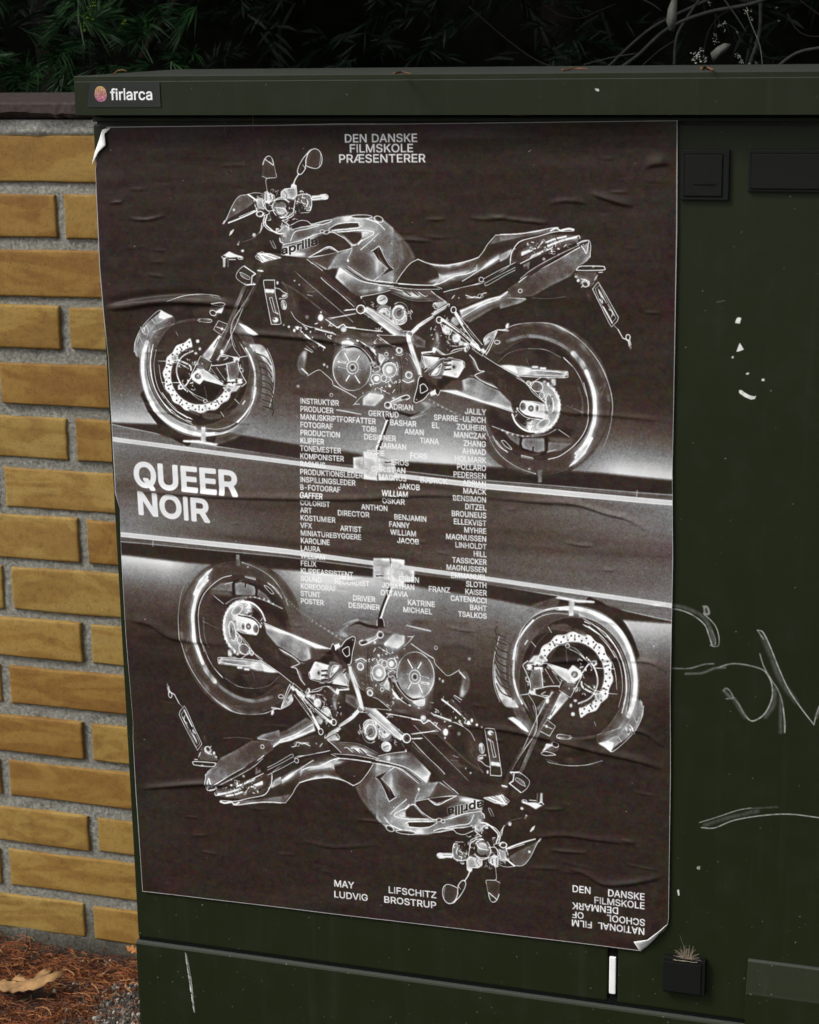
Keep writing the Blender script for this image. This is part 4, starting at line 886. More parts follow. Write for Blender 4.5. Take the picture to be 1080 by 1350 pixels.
('L',28,6,100,5,1,[1811,1293,1877,1323]),
('L',30,4,100,5,1,[1853,1267,1959,1297]),
('P',24,100,4,1,[2848,1795,2847,1804,2843,1812,2837,1819,2830,1825,2821,1829,2812,1831,2803,1830,2794,1828,2786,1823,2780,1817,2776,1809,2774,1801,2774,1792,2777,1783,2782,1775,2788,1769,2796,1764,2805,1761,2814,1760,2824,1762,2832,1766,2839,1771,2844,1778,2847,1786]),
('L',82,11,100,5,1,[2856,1795,2854,1806,2850,1816,2843,1824,2834,1831,2824,1836,2812,1838,2801,1838,2791,1835,2781,1829,2774,1822,2769,1812,2766,1802,2766,1791,2770,1781,2775,1771,2783,1763,2793,1757,2804,1754,2815,1753,2826,1755,2836,1759,2845,1766,2851,1774,2855,1784,2856,1795]),
('P',60,100,4,1,[2827,1795,2826,1799,2825,1803,2822,1806,2819,1808,2815,1810,2811,1811,2808,1811,2804,1809,2800,1807,2798,1805,2796,1801,2795,1798,2795,1794,2796,1790,2798,1787,2801,1784,2805,1782,2809,1781,2812,1781,2816,1781,2820,1783,2823,1785,2825,1788,2826,1792]),
('P',78,100,4,1,[3080,1697,3078,1707,3074,1717,3066,1726,3057,1733,3046,1738,3035,1740,3023,1740,3012,1737,3002,1731,2994,1723,2988,1714,2986,1704,2986,1693,2989,1683,2995,1673,3004,1665,3014,1659,3025,1656,3037,1655,3049,1657,3059,1661,3068,1668,3075,1676,3079,1686]),
('L',86,7,100,5,1,[3083,1697,3081,1708,3076,1719,3068,1728,3058,1735,3047,1740,3035,1743,3022,1742,3010,1739,3000,1733,2992,1725,2986,1715,2983,1704,2983,1693,2987,1682,2993,1672,3002,1663,3013,1657,3025,1654,3037,1653,3050,1655,3061,1659,3070,1666,3077,1675,3081,1686,3083,1697]),
('L',26,7,100,5,1,[2996,1711,3062,1685]),
('P',50,100,4,1,[3137,1815,3135,1824,3130,1833,3122,1841,3112,1847,3100,1851,3087,1853,3073,1853,3061,1850,3050,1845,3041,1839,3035,1831,3032,1822,3032,1812,3036,1803,3043,1794,3052,1787,3063,1782,3076,1779,3089,1778,3102,1780,3113,1784,3123,1789,3131,1797,3135,1806]),
('P',80,100,4,1,[2832,1682,2825,1693,2815,1689,2815,1676,2826,1671]),
('L',50,6,100,5,1,[2838,1707,2863,1744]),
('P',52,60,12,0,[3059,936,3161,996,3249,1069,3337,1167,3398,1289,3266,1390,3185,1515,3002,1505,3012,1182,3136,1379,3012,1170,3020,936]),
('B',66,70,[3082,1466],166,55,5),
('L',80,7,100,5,1,[3002,1511,3171,1530,3288,1538,3392,1549,3547,1547,3649,1580]),
('L',14,12,100,4,1,[3001,1537,3197,1554,3391,1569,3572,1581]),
('L',72,7,100,5,1,[3001,1554,3131,1568,3390,1589,3623,1585]),
('P',17,100,3,0,[3025,1182,3087,1292,3143,1372,3168,1397,3036,1461,3110,1391,3035,1293,3010,1244]),
('L',84,7,100,5,1,[3025,1176,3074,1280,3124,1360,3162,1391]),
('P',18,100,5,0,[3184,1521,3265,1414,3332,1339,3411,1299,3475,1313,3589,1386,3627,1422,3547,1522,3392,1543]),
('G',70,30,[3780,1420,3906,1505],85,6,0,[3411,1295,3551,1337,3705,1345,3859,1321,4011,1283,4063,1234,4114,1161,4197,1063,4391,1050,4389,1207,4288,1281,4111,1380,3983,1442,3880,1505,3726,1557,3559,1547,3625,1484,3614,1410,3500,1325]),
('P',24,90,12,0,[4024,1295,4076,1222,4127,1149,4241,1099,4391,1074,4390,1159,4264,1232,4163,1270,4062,1307,3998,1332,3832,1365,3909,1333]),
('P',40,85,8,0,[4204,1063,4391,1050,4391,1098,4140,1148]),
('P',22,80,14,0,[3488,1319,3589,1367,3730,1384,3909,1345,3959,1363,3780,1420,3677,1446,3626,1435,3563,1386]),
('B',84,80,[3831,1432],179,30,-14),
('B',86,85,[4162,1306],179,33,-34),
('B',70,80,[3599,1497],152,27,-18),
('B',80,80,[3997,1393],35,49,20),
('P',24,85,7,0,[3572,1559,3727,1495,3906,1505,4060,1417,4339,1268,4363,1304,4110,1441,3982,1504,3726,1581]),
('L',84,8,100,5,1,[3184,1521,3252,1427,3332,1339,3413,1295]),
('L',86,10,100,5,1,[3413,1295,3526,1337,3666,1354,3807,1334,3935,1302,4024,1271]),
('L',72,7,100,5,1,[4024,1271,4076,1210,4114,1149,4197,1057]),
('L',78,7,100,5,1,[4197,1057,4391,1044]),
('L',84,11,100,5,1,[3210,1539,3392,1546,3547,1547,3650,1521,3779,1457,3907,1431,3997,1393]),
('L',80,7,100,5,1,[4390,1183,4327,1220,4137,1331,3958,1443,3855,1505]),
('L',60,6,100,5,1,[4010,1344,3984,1406,3958,1443]),
('L',74,10,100,5,1,[4390,1159,4352,1231,4338,1329]),
('L',78,10,100,5,1,[3667,1613,3738,1593,3822,1574]),
('L',66,7,100,5,1,[3828,1570,3956,1541,4033,1528,4122,1477,4236,1415,4325,1353]),
('L',84,8,100,5,1,[3956,1541,4033,1518]),
('P',22,100,4,1,[4066,1484,4066,1488,4064,1493,4061,1496,4058,1499,4054,1501,4049,1502,4045,1501,4041,1500,4037,1498,4034,1495,4032,1491,4031,1487,4031,1483,4032,1478,4034,1475,4037,1471,4041,1469,4045,1468,4050,1467,4054,1468,4058,1470,4062,1473,4064,1476,4066,1480]),
('L',82,8,100,5,1,[4071,1484,4071,1490,4068,1495,4065,1499,4060,1503,4055,1505,4050,1506,4044,1506,4038,1505,4034,1502,4030,1498,4027,1493,4026,1488,4026,1482,4027,1477,4030,1472,4034,1468,4039,1465,4045,1463,4050,1462,4056,1463,4061,1466,4065,1469,4069,1474,4071,1479,4071,1484]),
('L',78,7,100,5,1,[4071,1478,4211,1403,4388,1316]),
('L',72,7,100,5,1,[4083,1527,4108,1539,4286,1439,4387,1389]),
('L',68,7,100,5,1,[4083,1521,4236,1439,4388,1364]),
('L',16,12,100,5,1,[4084,1496,4224,1427,4388,1346]),
('P',30,80,10,0,[3699,1612,3828,1574,4007,1540,4132,1624,4056,1675,3850,1752,3722,1742,3673,1644]),
('L',72,7,100,5,1,[3749,1674,3776,1642]),
('L',66,10,100,5,1,[3891,1640,3954,1658,3980,1651,4030,1663,4056,1625,4095,1613]),
('P',66,100,4,1,[3825,1670,3821,1677,3816,1674,3816,1666,3822,1663]),
('L',60,7,100,5,1,[3903,1665,4005,1663]),
('L',66,6,100,5,1,[4065,1644,4064,1649,4061,1653,4057,1657,4052,1661,4045,1663,4038,1664,4031,1664,4025,1662,4019,1660,4014,1656,4011,1652,4009,1647,4009,1642,4011,1637,4015,1633,4019,1629,4025,1627,4032,1625,4039,1625,4046,1625,4052,1627,4058,1630,4062,1634,4064,1639,4065,1644]),
('G',40,78,[3899,1900,3850,1789],100,6,0,[3824,1790,4106,1674,4233,1641,4303,1597,4283,1671,4054,1749,3848,1876]),
('P',46,75,10,0,[3848,1876,4054,1749,4283,1671,4384,1694,4156,1772,3924,1912]),
('L',88,11,100,5,1,[3837,1802,3978,1738,4132,1673,4284,1634,4303,1603]),
('L',80,8,100,5,1,[3848,1851,4055,1736,4233,1666]),
('L',60,6,100,5,1,[4283,1665,4384,1694]),
('P',44,75,8,0,[3130,1590,3532,1596,3685,1706,3336,1693,3130,1615]),
('B',74,85,[3324,1643],152,33,8),
('L',80,8,100,5,1,[3000,1586,3131,1580,3247,1607]),
('L',74,7,100,5,1,[3539,1603,3608,1657,3685,1706]),
('L',24,12,100,4,1,[3267,1613,3330,1655]),
('L',78,6,100,5,1,[3256,1619,3311,1656,3343,1655]),
('L',24,12,100,4,1,[3345,1612,3408,1654]),
('L',78,6,100,5,1,[3334,1618,3389,1654,3421,1654]),
('L',24,12,100,4,1,[3422,1610,3486,1653]),
('L',78,6,100,5,1,[3412,1617,3467,1653,3499,1653]),
('G',80,52,[3000,1579,3077,1616],100,4,0,[3000,1567,3131,1571,3104,1609,2998,1619]),
('L',50,7,80,5,1,[3129,1627,3336,1699,3556,1701]),
('P',28,70,8,0,[3335,1724,3540,1845,3381,1948,3320,1812]),
('P',64,90,5,0,[3555,1720,3685,1699,3716,1730,3683,1780,3565,1851,3527,1833,3606,1781]),
('L',82,8,100,5,1,[3566,1807,3710,1730,3716,1755]),
('L',22,8,100,5,1,[3580,1794,3697,1728]),
('L',76,8,100,5,1,[3555,1757,3581,1720,3567,1770,3606,1781]),
('P',60,100,4,1,[3586,1744,3585,1749,3583,1754,3581,1758,3577,1761,3573,1764,3568,1765,3564,1764,3560,1763,3556,1760,3553,1757,3551,1752,3550,1748,3550,1743,3551,1738,3553,1733,3557,1730,3560,1727,3565,1725,3569,1725,3574,1726,3578,1728,3581,1731,3584,1735,3585,1740]),
('P',24,100,4,1,[3578,1747,3574,1755,3566,1755,3563,1747,3567,1740,3574,1740]),
('G',74,56,[3341,1999,3527,1845],100,4,0,[3328,2006,3381,1948,3553,1845,3571,1863,3393,1992,3346,2037]),
('L',82,7,100,5,1,[3330,1999,3421,1922,3553,1845]),
('L',20,8,100,5,1,[3407,1973,3565,1869]),
('P',56,90,8,1,[3130,1821,3127,1840,3119,1858,3107,1873,3092,1886,3074,1894,3054,1898,3034,1897,3016,1892,2999,1882,2986,1868,2977,1852,2973,1834,2973,1815,2979,1796,2989,1780,3003,1766,3020,1755,3039,1749,3059,1747,3078,1751,3095,1758,3110,1770,3121,1785,3128,1803]),
('P',76,100,4,1,[3089,1835,3087,1845,3083,1855,3076,1864,3067,1871,3057,1876,3046,1878,3035,1878,3024,1874,3015,1869,3007,1861,3002,1852,3000,1842,3000,1831,3003,1820,3009,1811,3017,1803,3027,1797,3037,1794,3048,1793,3059,1795,3069,1799,3078,1806,3084,1814,3088,1824]),
('P',26,100,4,1,[3072,1847,3071,1852,3069,1857,3066,1861,3061,1865,3057,1867,3051,1868,3046,1868,3041,1866,3037,1864,3033,1860,3031,1856,3030,1851,3030,1846,3031,1841,3034,1836,3038,1833,3042,1830,3047,1828,3053,1828,3058,1829,3062,1831,3066,1834,3069,1838,3071,1842]),
('L',84,8,100,5,1,[3109,1840,3106,1854,3101,1867,3092,1879,3080,1888,3067,1894,3053,1897,3038,1896,3025,1892,3013,1885,3003,1875,2996,1863,2993,1850,2994,1836,2998,1822,3005,1810,3015,1800,3028,1792,3042,1787,3056,1786,3070,1789,3083,1794,3094,1803,3102,1814,3107,1827,3109,1840]),
('P',72,90,6,1,[3289,1843,3286,1868,3278,1892,3265,1912,3249,1929,3230,1940,3210,1945,3190,1944,3171,1936,3154,1923,3141,1905,3131,1883,3127,1859,3128,1834,3134,1809,3144,1787,3158,1769,3176,1755,3196,1747,3216,1745,3236,1749,3254,1760,3269,1775,3280,1795,3287,1819]),
('L',84,10,100,5,1,[3265,1825,3262,1843,3256,1859,3246,1873,3234,1885,3219,1893,3204,1896,3188,1895,3173,1890,3160,1881,3150,1868,3143,1853,3139,1836,3140,1819,3144,1801,3152,1786,3163,1773,3177,1763,3192,1758,3208,1756,3223,1759,3237,1766,3249,1777,3258,1791,3263,1808,3265,1825]),
('P',30,100,4,1,[3249,1828,3247,1840,3243,1852,3236,1862,3227,1871,3217,1876,3206,1879,3195,1878,3184,1874,3175,1868,3168,1859,3163,1848,3160,1836,3161,1823,3164,1811,3169,1800,3177,1791,3187,1784,3198,1780,3209,1779,3220,1781,3229,1786,3238,1794,3244,1804,3248,1815]),
('L',60,6,100,5,1,[3236,1828,3235,1837,3231,1846,3227,1854,3220,1860,3213,1864,3205,1866,3198,1866,3190,1863,3184,1858,3178,1851,3175,1843,3173,1834,3173,1825,3176,1815,3180,1807,3185,1800,3192,1795,3200,1792,3208,1791,3215,1793,3222,1797,3228,1803,3232,1810,3235,1819,3236,1828]),
('L',50,7,100,5,1,[3196,1720,3218,1719,3239,1723,3258,1732,3275,1746,3287,1765,3295,1786,3298,1809,3295,1832,3288,1854,3275,1873]),
('L',80,10,100,5,1,[3273,1850,3278,1900,3225,1939,3160,1927,3108,1903]),
('P',72,100,4,1,[3084,1697,3082,1706,3078,1715,3072,1723,3064,1729,3054,1733,3044,1735,3033,1735,3023,1732,3014,1727,3007,1720,3003,1712,3000,1703,3000,1693,3003,1684,3009,1676,3016,1669,3025,1664,3035,1661,3046,1660,3056,1662,3065,1665,3073,1671,3079,1679,3083,1688]),
('L',84,7,100,5,1,[3089,1697,3087,1707,3083,1717,3076,1726,3066,1733,3055,1738,3044,1740,3032,1740,3021,1736,3011,1731,3003,1723,2998,1714,2995,1704,2995,1693,2999,1683,3005,1673,3013,1665,3023,1659,3034,1656,3046,1655,3058,1657,3068,1661,3077,1668,3084,1676,3088,1686,3089,1697]),
('L',26,8,100,5,1,[3015,1710,3062,1688]),
('G',78,50,[3067,1942,3136,1853],100,5,0,[2992,1818,3070,1854,3249,2001,3274,2051,3143,2047,2989,1931]),
('L',88,8,100,5,1,[2992,1824,3095,1891,3236,2001]),
('L',80,7,100,5,1,[2989,1925,3156,2047]),
('P',20,100,5,0,[2985,2057,3274,2057,3299,2101,3245,2165,3062,2131]),
('L',82,8,100,5,1,[3197,2002,3328,2006,3354,2011]),
('L',20,8,100,5,1,[3223,1997,3321,1994]),
('P',40,100,4,1,[3331,2037,3330,2043,3328,2049,3324,2054,3319,2058,3314,2061,3308,2063,3302,2062,3297,2061,3292,2057,3288,2053,3285,2047,3284,2041,3284,2035,3286,2029,3289,2023,3293,2018,3298,2015,3304,2013,3309,2012,3315,2013,3320,2016,3325,2020,3328,2025,3330,2031]),
('L',80,8,100,5,1,[3339,2034,3338,2041,3334,2048,3330,2053,3324,2058,3316,2061,3309,2063,3301,2062,3293,2060,3287,2057,3282,2052,3278,2046,3276,2039,3276,2032,3278,2025,3282,2019,3288,2014,3295,2010,3302,2008,3310,2007,3318,2008,3325,2011,3331,2016,3335,2021,3338,2027,3339,2034]),
('G',82,72,[3299,2101,3397,2376],100,4,0,[3268,2051,3307,2056,3337,2163,3423,2376,3357,2377,3297,2164]),
('L',88,7,100,5,1,[3268,2051,3310,2176,3383,2377]),
('P',46,85,7,0,[3333,2062,3366,2036,3475,2097,3467,2172,3376,2162,3325,2100]),
('K',[3717,2004],207,179,60),
('K',[3098,1816],235,124,40),
('B',62,80,[3593,2069],33,110,0),
('B',50,70,[3578,2132],83,69,0),
('P',70,100,4,1,[3714,1960,3722,1968,3728,1977,3731,1986,3733,1996,3732,2004,3728,2012,3722,2018,3714,2022,3704,2023,3694,2022,3684,2019,3674,2014,3665,2007,3658,1999,3653,1989,3650,1980,3650,1971,3653,1962,3658,1956,3665,1951,3674,1948,3684,1948,3694,1950,3704,1954]),
('L',74,8,100,5,1,[3628,1930,3665,2005,3717,2016]),
('L',76,7,100,5,1,[3719,1954,3727,1963,3734,1973,3738,1984,3739,1995,3737,2005,3732,2015,3725,2022,3715,2027,3704,2029,3692,2029,3680,2026,3669,2020,3660,2012,3652,2003,3647,1992,3644,1981,3645,1970,3648,1960,3654,1952,3663,1946,3673,1942,3685,1941,3697,1943,3708,1947,3719,1954]),
('P',24,100,4,1,[3634,1887,3633,1892,3631,1898,3628,1902,3624,1906,3619,1908,3614,1909,3609,1909,3604,1908,3600,1905,3597,1901,3594,1896,3593,1890,3593,1885,3595,1879,3597,1874,3601,1870,3605,1867,3610,1865,3615,1865,3620,1866,3625,1868,3629,1871,3632,1876,3634,1881]),
('L',86,11,100,5,1,[3642,1887,3641,1894,3638,1901,3634,1907,3628,1912,3622,1915,3615,1917,3608,1917,3601,1914,3595,1911,3590,1905,3587,1899,3585,1891,3585,1884,3587,1877,3591,1870,3596,1864,3602,1860,3609,1858,3616,1857,3623,1858,3629,1862,3635,1866,3639,1872,3641,1879,3642,1887]),
('L',74,30,100,6,1,[3642,1887,3769,1977,3896,2074,4022,2171]),
('L',24,14,100,5,1,[3654,1911,3794,2002,3920,2111]),
('L',86,7,100,5,1,[3642,1868,3795,1964,3947,2086,4035,2159]),
('L',84,7,100,5,1,[3628,1924,3768,2002,3971,2160]),
('L',22,17,100,4,1,[3820,2014,3921,2099]),
('P',24,100,4,1,[3778,1785,3777,1789,3776,1794,3773,1798,3770,1801,3767,1804,3763,1805,3759,1804,3756,1803,3752,1800,3750,1797,3748,1792,3747,1788,3747,1783,3748,1778,3750,1773,3753,1770,3756,1767,3760,1765,3764,1765,3768,1766,3771,1768,3774,1771,3776,1775,3778,1780]),
('L',86,11,100,5,1,[3788,1784,3787,1792,3785,1799,3781,1805,3776,1810,3770,1813,3764,1814,3757,1814,3751,1812,3746,1808,3741,1803,3738,1796,3737,1789,3737,1782,3739,1774,3742,1768,3747,1762,3752,1758,3758,1756,3765,1755,3771,1756,3777,1759,3782,1764,3785,1770,3788,1777,3788,1784]),
('L',72,28,100,5,1,[3785,1815,3847,1926,3947,2048,4023,2134]),
('L',18,19,100,4,1,[3860,1938,3947,2048,4035,2134]),
('L',86,7,100,5,1,[3785,1803,3873,1913,4048,2121]),
('L',82,7,100,5,1,[3772,1828,3834,1914,3922,2036,3997,2147]),
('P',70,80,6,0,[3759,1853,3797,1865,3821,1927,3770,1940,3732,1891]),
('P',78,100,6,1,[3830,2063,3829,2074,3824,2084,3818,2093,3809,2100,3799,2105,3788,2107,3777,2106,3767,2103,3758,2098,3751,2090,3745,2081,3743,2071,3743,2060,3746,2050,3752,2040,3759,2032,3769,2026,3779,2023,3790,2022,3801,2024,3811,2028,3819,2035,3825,2043,3829,2053]),
('P',70,100,4,1,[3865,2113,3864,2119,3862,2125,3857,2130,3852,2134,3845,2137,3838,2138,3831,2138,3824,2136,3819,2133,3814,2129,3810,2123,3809,2117,3809,2111,3811,2105,3814,2099,3819,2094,3825,2091,3832,2089,3839,2088,3846,2089,3853,2092,3858,2096,3862,2101,3864,2106]),
('L',86,8,100,5,1,[3740,2141,3791,2142]),
('L',80,8,100,5,1,[3819,2051,3831,2101,3895,2112,3920,2161]),
('P',80,100,4,1,[3907,2124,3907,2128,3904,2133,3900,2136,3895,2139,3889,2141,3883,2142,3877,2142,3871,2141,3865,2139,3861,2135,3858,2132,3856,2127,3856,2123,3858,2119,3861,2115,3866,2112,3871,2109,3877,2108,3884,2107,3890,2108,3896,2110,3901,2112,3904,2116,3907,2120]),
('L',80,7,100,5,1,[3728,2081,3723,2080,3719,2077,3716,2073,3713,2067,3711,2061,3711,2054,3711,2046,3713,2040,3716,2034,3720,2030,3725,2027,3729,2026]),
('P',66,100,4,0,[4062,2071,4114,2020,4210,1968,4190,2018,4112,2107,4074,2133]),
('L',82,7,100,5,1,[4062,2096,4068,2058,4114,2014,4210,1968]),
('L',80,8,100,5,1,[4210,1968,4305,1966]),
('L',84,8,100,5,1,[4216,1974,4311,1978]),
('L',84,8,100,5,1,[4203,1981,4124,2156,4085,2220]),
('L',72,8,100,5,1,[4184,2006,4099,2157,4047,2221]),
('P',26,100,4,1,[4133,2067,4133,2069,4132,2071,4130,2073,4128,2075,4126,2076,4124,2077,4121,2077,4119,2076,4117,2075,4115,2073,4114,2071,4113,2068,4113,2066,4114,2063,4115,2061,4117,2059,4119,2058,4121,2057,4124,2057,4126,2057,4129,2058,4131,2060,4132,2062,4133,2064]),
('P',74,100,4,1,[4319,1935,4315,1941,4311,1946,4307,1950,4302,1953,4298,1955,4294,1954,4291,1952,4288,1949,4287,1944,4287,1939,4288,1933,4290,1926,4293,1920,4297,1914,4301,1910,4306,1906,4310,1904,4315,1903,4318,1905,4321,1907,4323,1911,4323,1916,4323,1922,4321,1929]),
('P',26,100,4,1,[4211,2092,4210,2095,4209,2098,4206,2100,4203,2102,4200,2103,4196,2104,4192,2103,4189,2103,4185,2101,4183,2099,4181,2097,4180,2094,4180,2091,4181,2089,4183,2086,4186,2084,4189,2082,4193,2082,4196,2081,4200,2082,4204,2083,4207,2085,4209,2087,4210,2089]),
('L',78,8,100,5,1,[4226,2092,4225,2096,4222,2100,4218,2104,4213,2107,4206,2109,4199,2110,4192,2110,4186,2108,4180,2106,4175,2103,4172,2099,4170,2095,4170,2091,4172,2087,4175,2083,4180,2079,4186,2077,4193,2075,4200,2075,4207,2076,4213,2077,4218,2080,4222,2083,4225,2087,4226,2092]),
('P',18,100,4,0,[4010,2122,4061,2133,4035,2171]),
('L',84,8,100,5,1,[4035,2171,4073,2170,4085,2207]),
('P',70,100,4,1,[4086,2182,4085,2188,4082,2194,4078,2199,4073,2204,4068,2206,4061,2208,4055,2208,4049,2206,4043,2203,4039,2198,4036,2193,4035,2187,4035,2180,4036,2174,4040,2169,4044,2164,4050,2161,4056,2158,4062,2158,4068,2159,4074,2161,4079,2165,4083,2170,4085,2176]),
('P',20,100,4,1,[4090,2163,4089,2167,4088,2169,4087,2172,4085,2174,4083,2175,4080,2176,4077,2176,4075,2175,4073,2173,4071,2171,4070,2168,4069,2165,4069,2162,4070,2159,4071,2157,4073,2154,4075,2152,4078,2151,4080,2151,4083,2152,4085,2153,4087,2155,4089,2157,4090,2160]),
('L',80,10,100,5,1,[3433,2211,3557,2195,3571,2170,3660,2224,3712,2217,3765,2178,3881,2156]),
('L',24,17,100,5,1,[3439,2230,3634,2237,3764,2203,3868,2181]),
('P',80,85,6,0,[3433,2217,3556,2246,3607,2282,3501,2373,3462,2362]),
('P',70,100,4,1,[3910,2174,3907,2181,3902,2188,3897,2194,3891,2198,3885,2200,3880,2200,3874,2198,3870,2195,3866,2189,3864,2183,3863,2175,3864,2167,3866,2159,3870,2152,3875,2145,3880,2141,3886,2137,3892,2136,3898,2137,3903,2140,3907,2144,3910,2151,3911,2158,3911,2166]),
('P',24,100,4,1,[3901,2174,3901,2179,3900,2183,3899,2186,3898,2189,3896,2191,3894,2192,3892,2192,3890,2190,3889,2188,3887,2185,3886,2181,3886,2177,3886,2172,3887,2168,3888,2164,3889,2161,3891,2159,3893,2157,3894,2157,3896,2158,3898,2160,3900,2162,3901,2166,3901,2170]),
('P',80,100,4,1,[3576,2188,3575,2196,3573,2203,3570,2209,3567,2214,3562,2218,3558,2219,3553,2219,3549,2216,3545,2213,3542,2207,3540,2200,3539,2193,3540,2186,3541,2178,3543,2172,3546,2166,3550,2162,3555,2159,3559,2159,3564,2160,3568,2163,3571,2168,3574,2174,3575,2181]),
('P',38,85,12,0,[2532,2080,2986,2019,3191,2217,3305,2366,3298,2647,3124,2703,2834,2636,2488,2543,2477,2466]),
('L',62,8,80,5,1,[2187,1960,2347,2008,2586,2066]),
('L',70,8,100,5,1,[2643,1982,2788,1992,2986,2013]),
('L',20,8,100,5,1,[2656,1991,2986,2009]),
('L',80,10,100,5,1,[2549,1984,2590,1964,2624,1951,2656,1976,2828,1997,3026,2012]),
('P',40,70,8,0,[2493,2043,2721,2019,2985,2045,2932,2071,2585,2092]),
('P',70,100,4,1,[2651,2001,2650,2008,2647,2015,2643,2020,2637,2025,2630,2028,2623,2030,2615,2029,2608,2027,2602,2024,2597,2019,2594,2013,2593,2006,2593,1999,2595,1992,2599,1986,2604,1981,2610,1977,2617,1974,2625,1974,2632,1975,2638,1978,2644,1982,2648,1988,2650,1994]),
('P',80,100,4,1,[2634,2001,2633,2004,2632,2007,2630,2009,2628,2011,2625,2013,2622,2013,2619,2013,2616,2012,2614,2011,2612,2009,2610,2006,2610,2003,2610,2001,2611,1998,2612,1995,2614,1993,2617,1991,2620,1991,2623,1990,2626,1991,2629,1992,2631,1994,2633,1996,2634,1999]),
('P',82,100,4,1,[2686,2096,2677,2101,2658,2102,2649,2096,2659,2091,2677,2090]),
('K',[3031,2272],276,359,90),
('K',[2386,2045],207,166,30),
('K',[2999,2451],179,193,60),
('P',70,100,5,0,[2611,2129,2664,2115,2730,2139,2729,2184,2635,2192,2598,2181]),
('L',86,7,100,5,1,[2602,2187,2608,2129,2665,2113,2730,2139]),
('G',70,34,[2649,2179,2727,2613],100,6,1,[2895,2390,2886,2447,2865,2501,2831,2548,2789,2584,2739,2608,2687,2617,2635,2611,2587,2590,2547,2556,2516,2511,2498,2458,2493,2401,2502,2344,2524,2290,2558,2243,2601,2207,2650,2184,2702,2175,2754,2182,2801,2202,2842,2236,2872,2281,2890,2333]),
('L',76,8,100,5,1,[2895,2390,2887,2445,2867,2497,2836,2543,2796,2579,2750,2604,2700,2616,2649,2614,2602,2598,2560,2570,2527,2530,2504,2482,2494,2429,2496,2373,2510,2319,2537,2270,2573,2229,2616,2198,2665,2180,2715,2176,2764,2185,2808,2207,2846,2241,2874,2285,2890,2336,2895,2390]),
('L',18,19,100,5,1,[2635,2186,2743,2171,2847,2238,2897,2326,2915,2377]),
('L',86,8,100,5,1,[2622,2174,2717,2152,2808,2188,2898,2288,2916,2351]),
('B',74,80,[2620,2244],83,55,-30),
('B',30,70,[2769,2560],138,55,0),
('B',66,60,[2818,2303],55,96,-30),
('P',62,100,4,1,[2763,2381,2761,2397,2755,2413,2745,2427,2733,2438,2719,2445,2703,2449,2688,2448,2673,2444,2661,2435,2651,2423,2644,2409,2640,2393,2641,2376,2645,2360,2653,2345,2664,2332,2678,2323,2693,2317,2708,2316,2723,2319,2737,2325,2748,2336,2757,2349,2762,2364]),
('L',84,8,100,5,1,[2763,2381,2761,2397,2755,2412,2745,2425,2733,2436,2719,2443,2703,2446,2688,2446,2674,2441,2661,2433,2651,2422,2644,2408,2640,2392,2641,2376,2645,2360,2653,2346,2664,2334,2678,2325,2693,2320,2708,2318,2723,2321,2737,2328,2748,2337,2757,2350,2762,2365,2763,2381]),
('P',30,100,4,1,[2731,2382,2730,2389,2727,2395,2723,2401,2717,2406,2710,2409,2703,2411,2695,2410,2688,2408,2682,2405,2677,2400,2674,2394,2672,2387,2673,2380,2675,2373,2679,2367,2684,2361,2690,2357,2697,2355,2705,2354,2712,2355,2718,2358,2724,2363,2728,2368,2731,2375]),
('L',84,7,100,5,1,[2731,2382,2730,2389,2727,2397,2723,2403,2717,2408,2710,2412,2703,2413,2695,2413,2688,2411,2682,2407,2677,2401,2674,2395,2672,2387,2673,2379,2675,2372,2679,2365,2684,2359,2690,2355,2697,2352,2705,2352,2712,2353,2719,2356,2724,2361,2728,2367,2731,2374,2731,2382]),
('P',20,100,4,1,[2718,2382,2717,2386,2716,2390,2713,2393,2710,2395,2706,2397,2702,2398,2698,2398,2695,2397,2691,2395,2689,2392,2687,2389,2686,2385,2686,2381,2687,2377,2689,2374,2692,2371,2695,2369,2699,2367,2703,2367,2707,2368,2711,2369,2714,2372,2716,2375,2718,2378]),
('L',84,14,100,5,1,[2626,2244,2664,2313]),
('L',24,6,100,5,1,[2640,2243,2676,2313]),
('L',84,11,100,5,1,[2779,2265,2744,2317]),
('L',24,6,100,5,1,[2793,2265,2756,2317]),
('L',84,19,100,5,1,[2556,2329,2637,2333]),
('L',24,6,100,5,1,[2570,2328,2649,2333]),
('L',84,11,100,5,1,[2554,2380,2635,2391]),
('L',24,6,100,5,1,[2568,2380,2647,2390]),
('L',84,14,100,5,1,[2665,2467,2630,2519]),
('L',24,6,100,5,1,[2679,2467,2642,2519]),
('L',84,14,100,5,1,[2726,2465,2770,2535]),
('L',24,6,100,5,1,[2739,2465,2782,2534]),
('L',84,8,100,5,1,[2775,2404,2855,2401]),
('L',24,6,100,5,1,[2788,2403,2867,2401]),
('L',80,12,100,5,1,[2758,2107,2850,2149,2914,2198,2953,2248]),
('P',84,100,5,0,[2849,2155,2909,2160,2954,2210,2946,2242,2907,2211]),
('L',18,22,100,6,1,[2784,2125,2875,2187,2925,2274,2936,2351]),
('P',78,100,4,1,[2863,2172,2863,2174,2862,2177,2860,2179,2858,2180,2856,2181,2853,2182,2851,2182,2848,2181,2846,2180,2844,2178,2843,2176,2842,2173,2842,2171,2843,2168,2844,2166,2846,2164,2849,2163,2851,2162,2854,2162,2856,2162,2859,2163,2861,2165,2862,2167,2863,2169]),
('L',78,8,100,5,1,[2897,2339,2935,2376,2975,2362,2988,2400,2934,2427,2907,2415]),
('P',20,100,4,0,[2959,2248,2977,2299,3002,2374,2963,2350]),
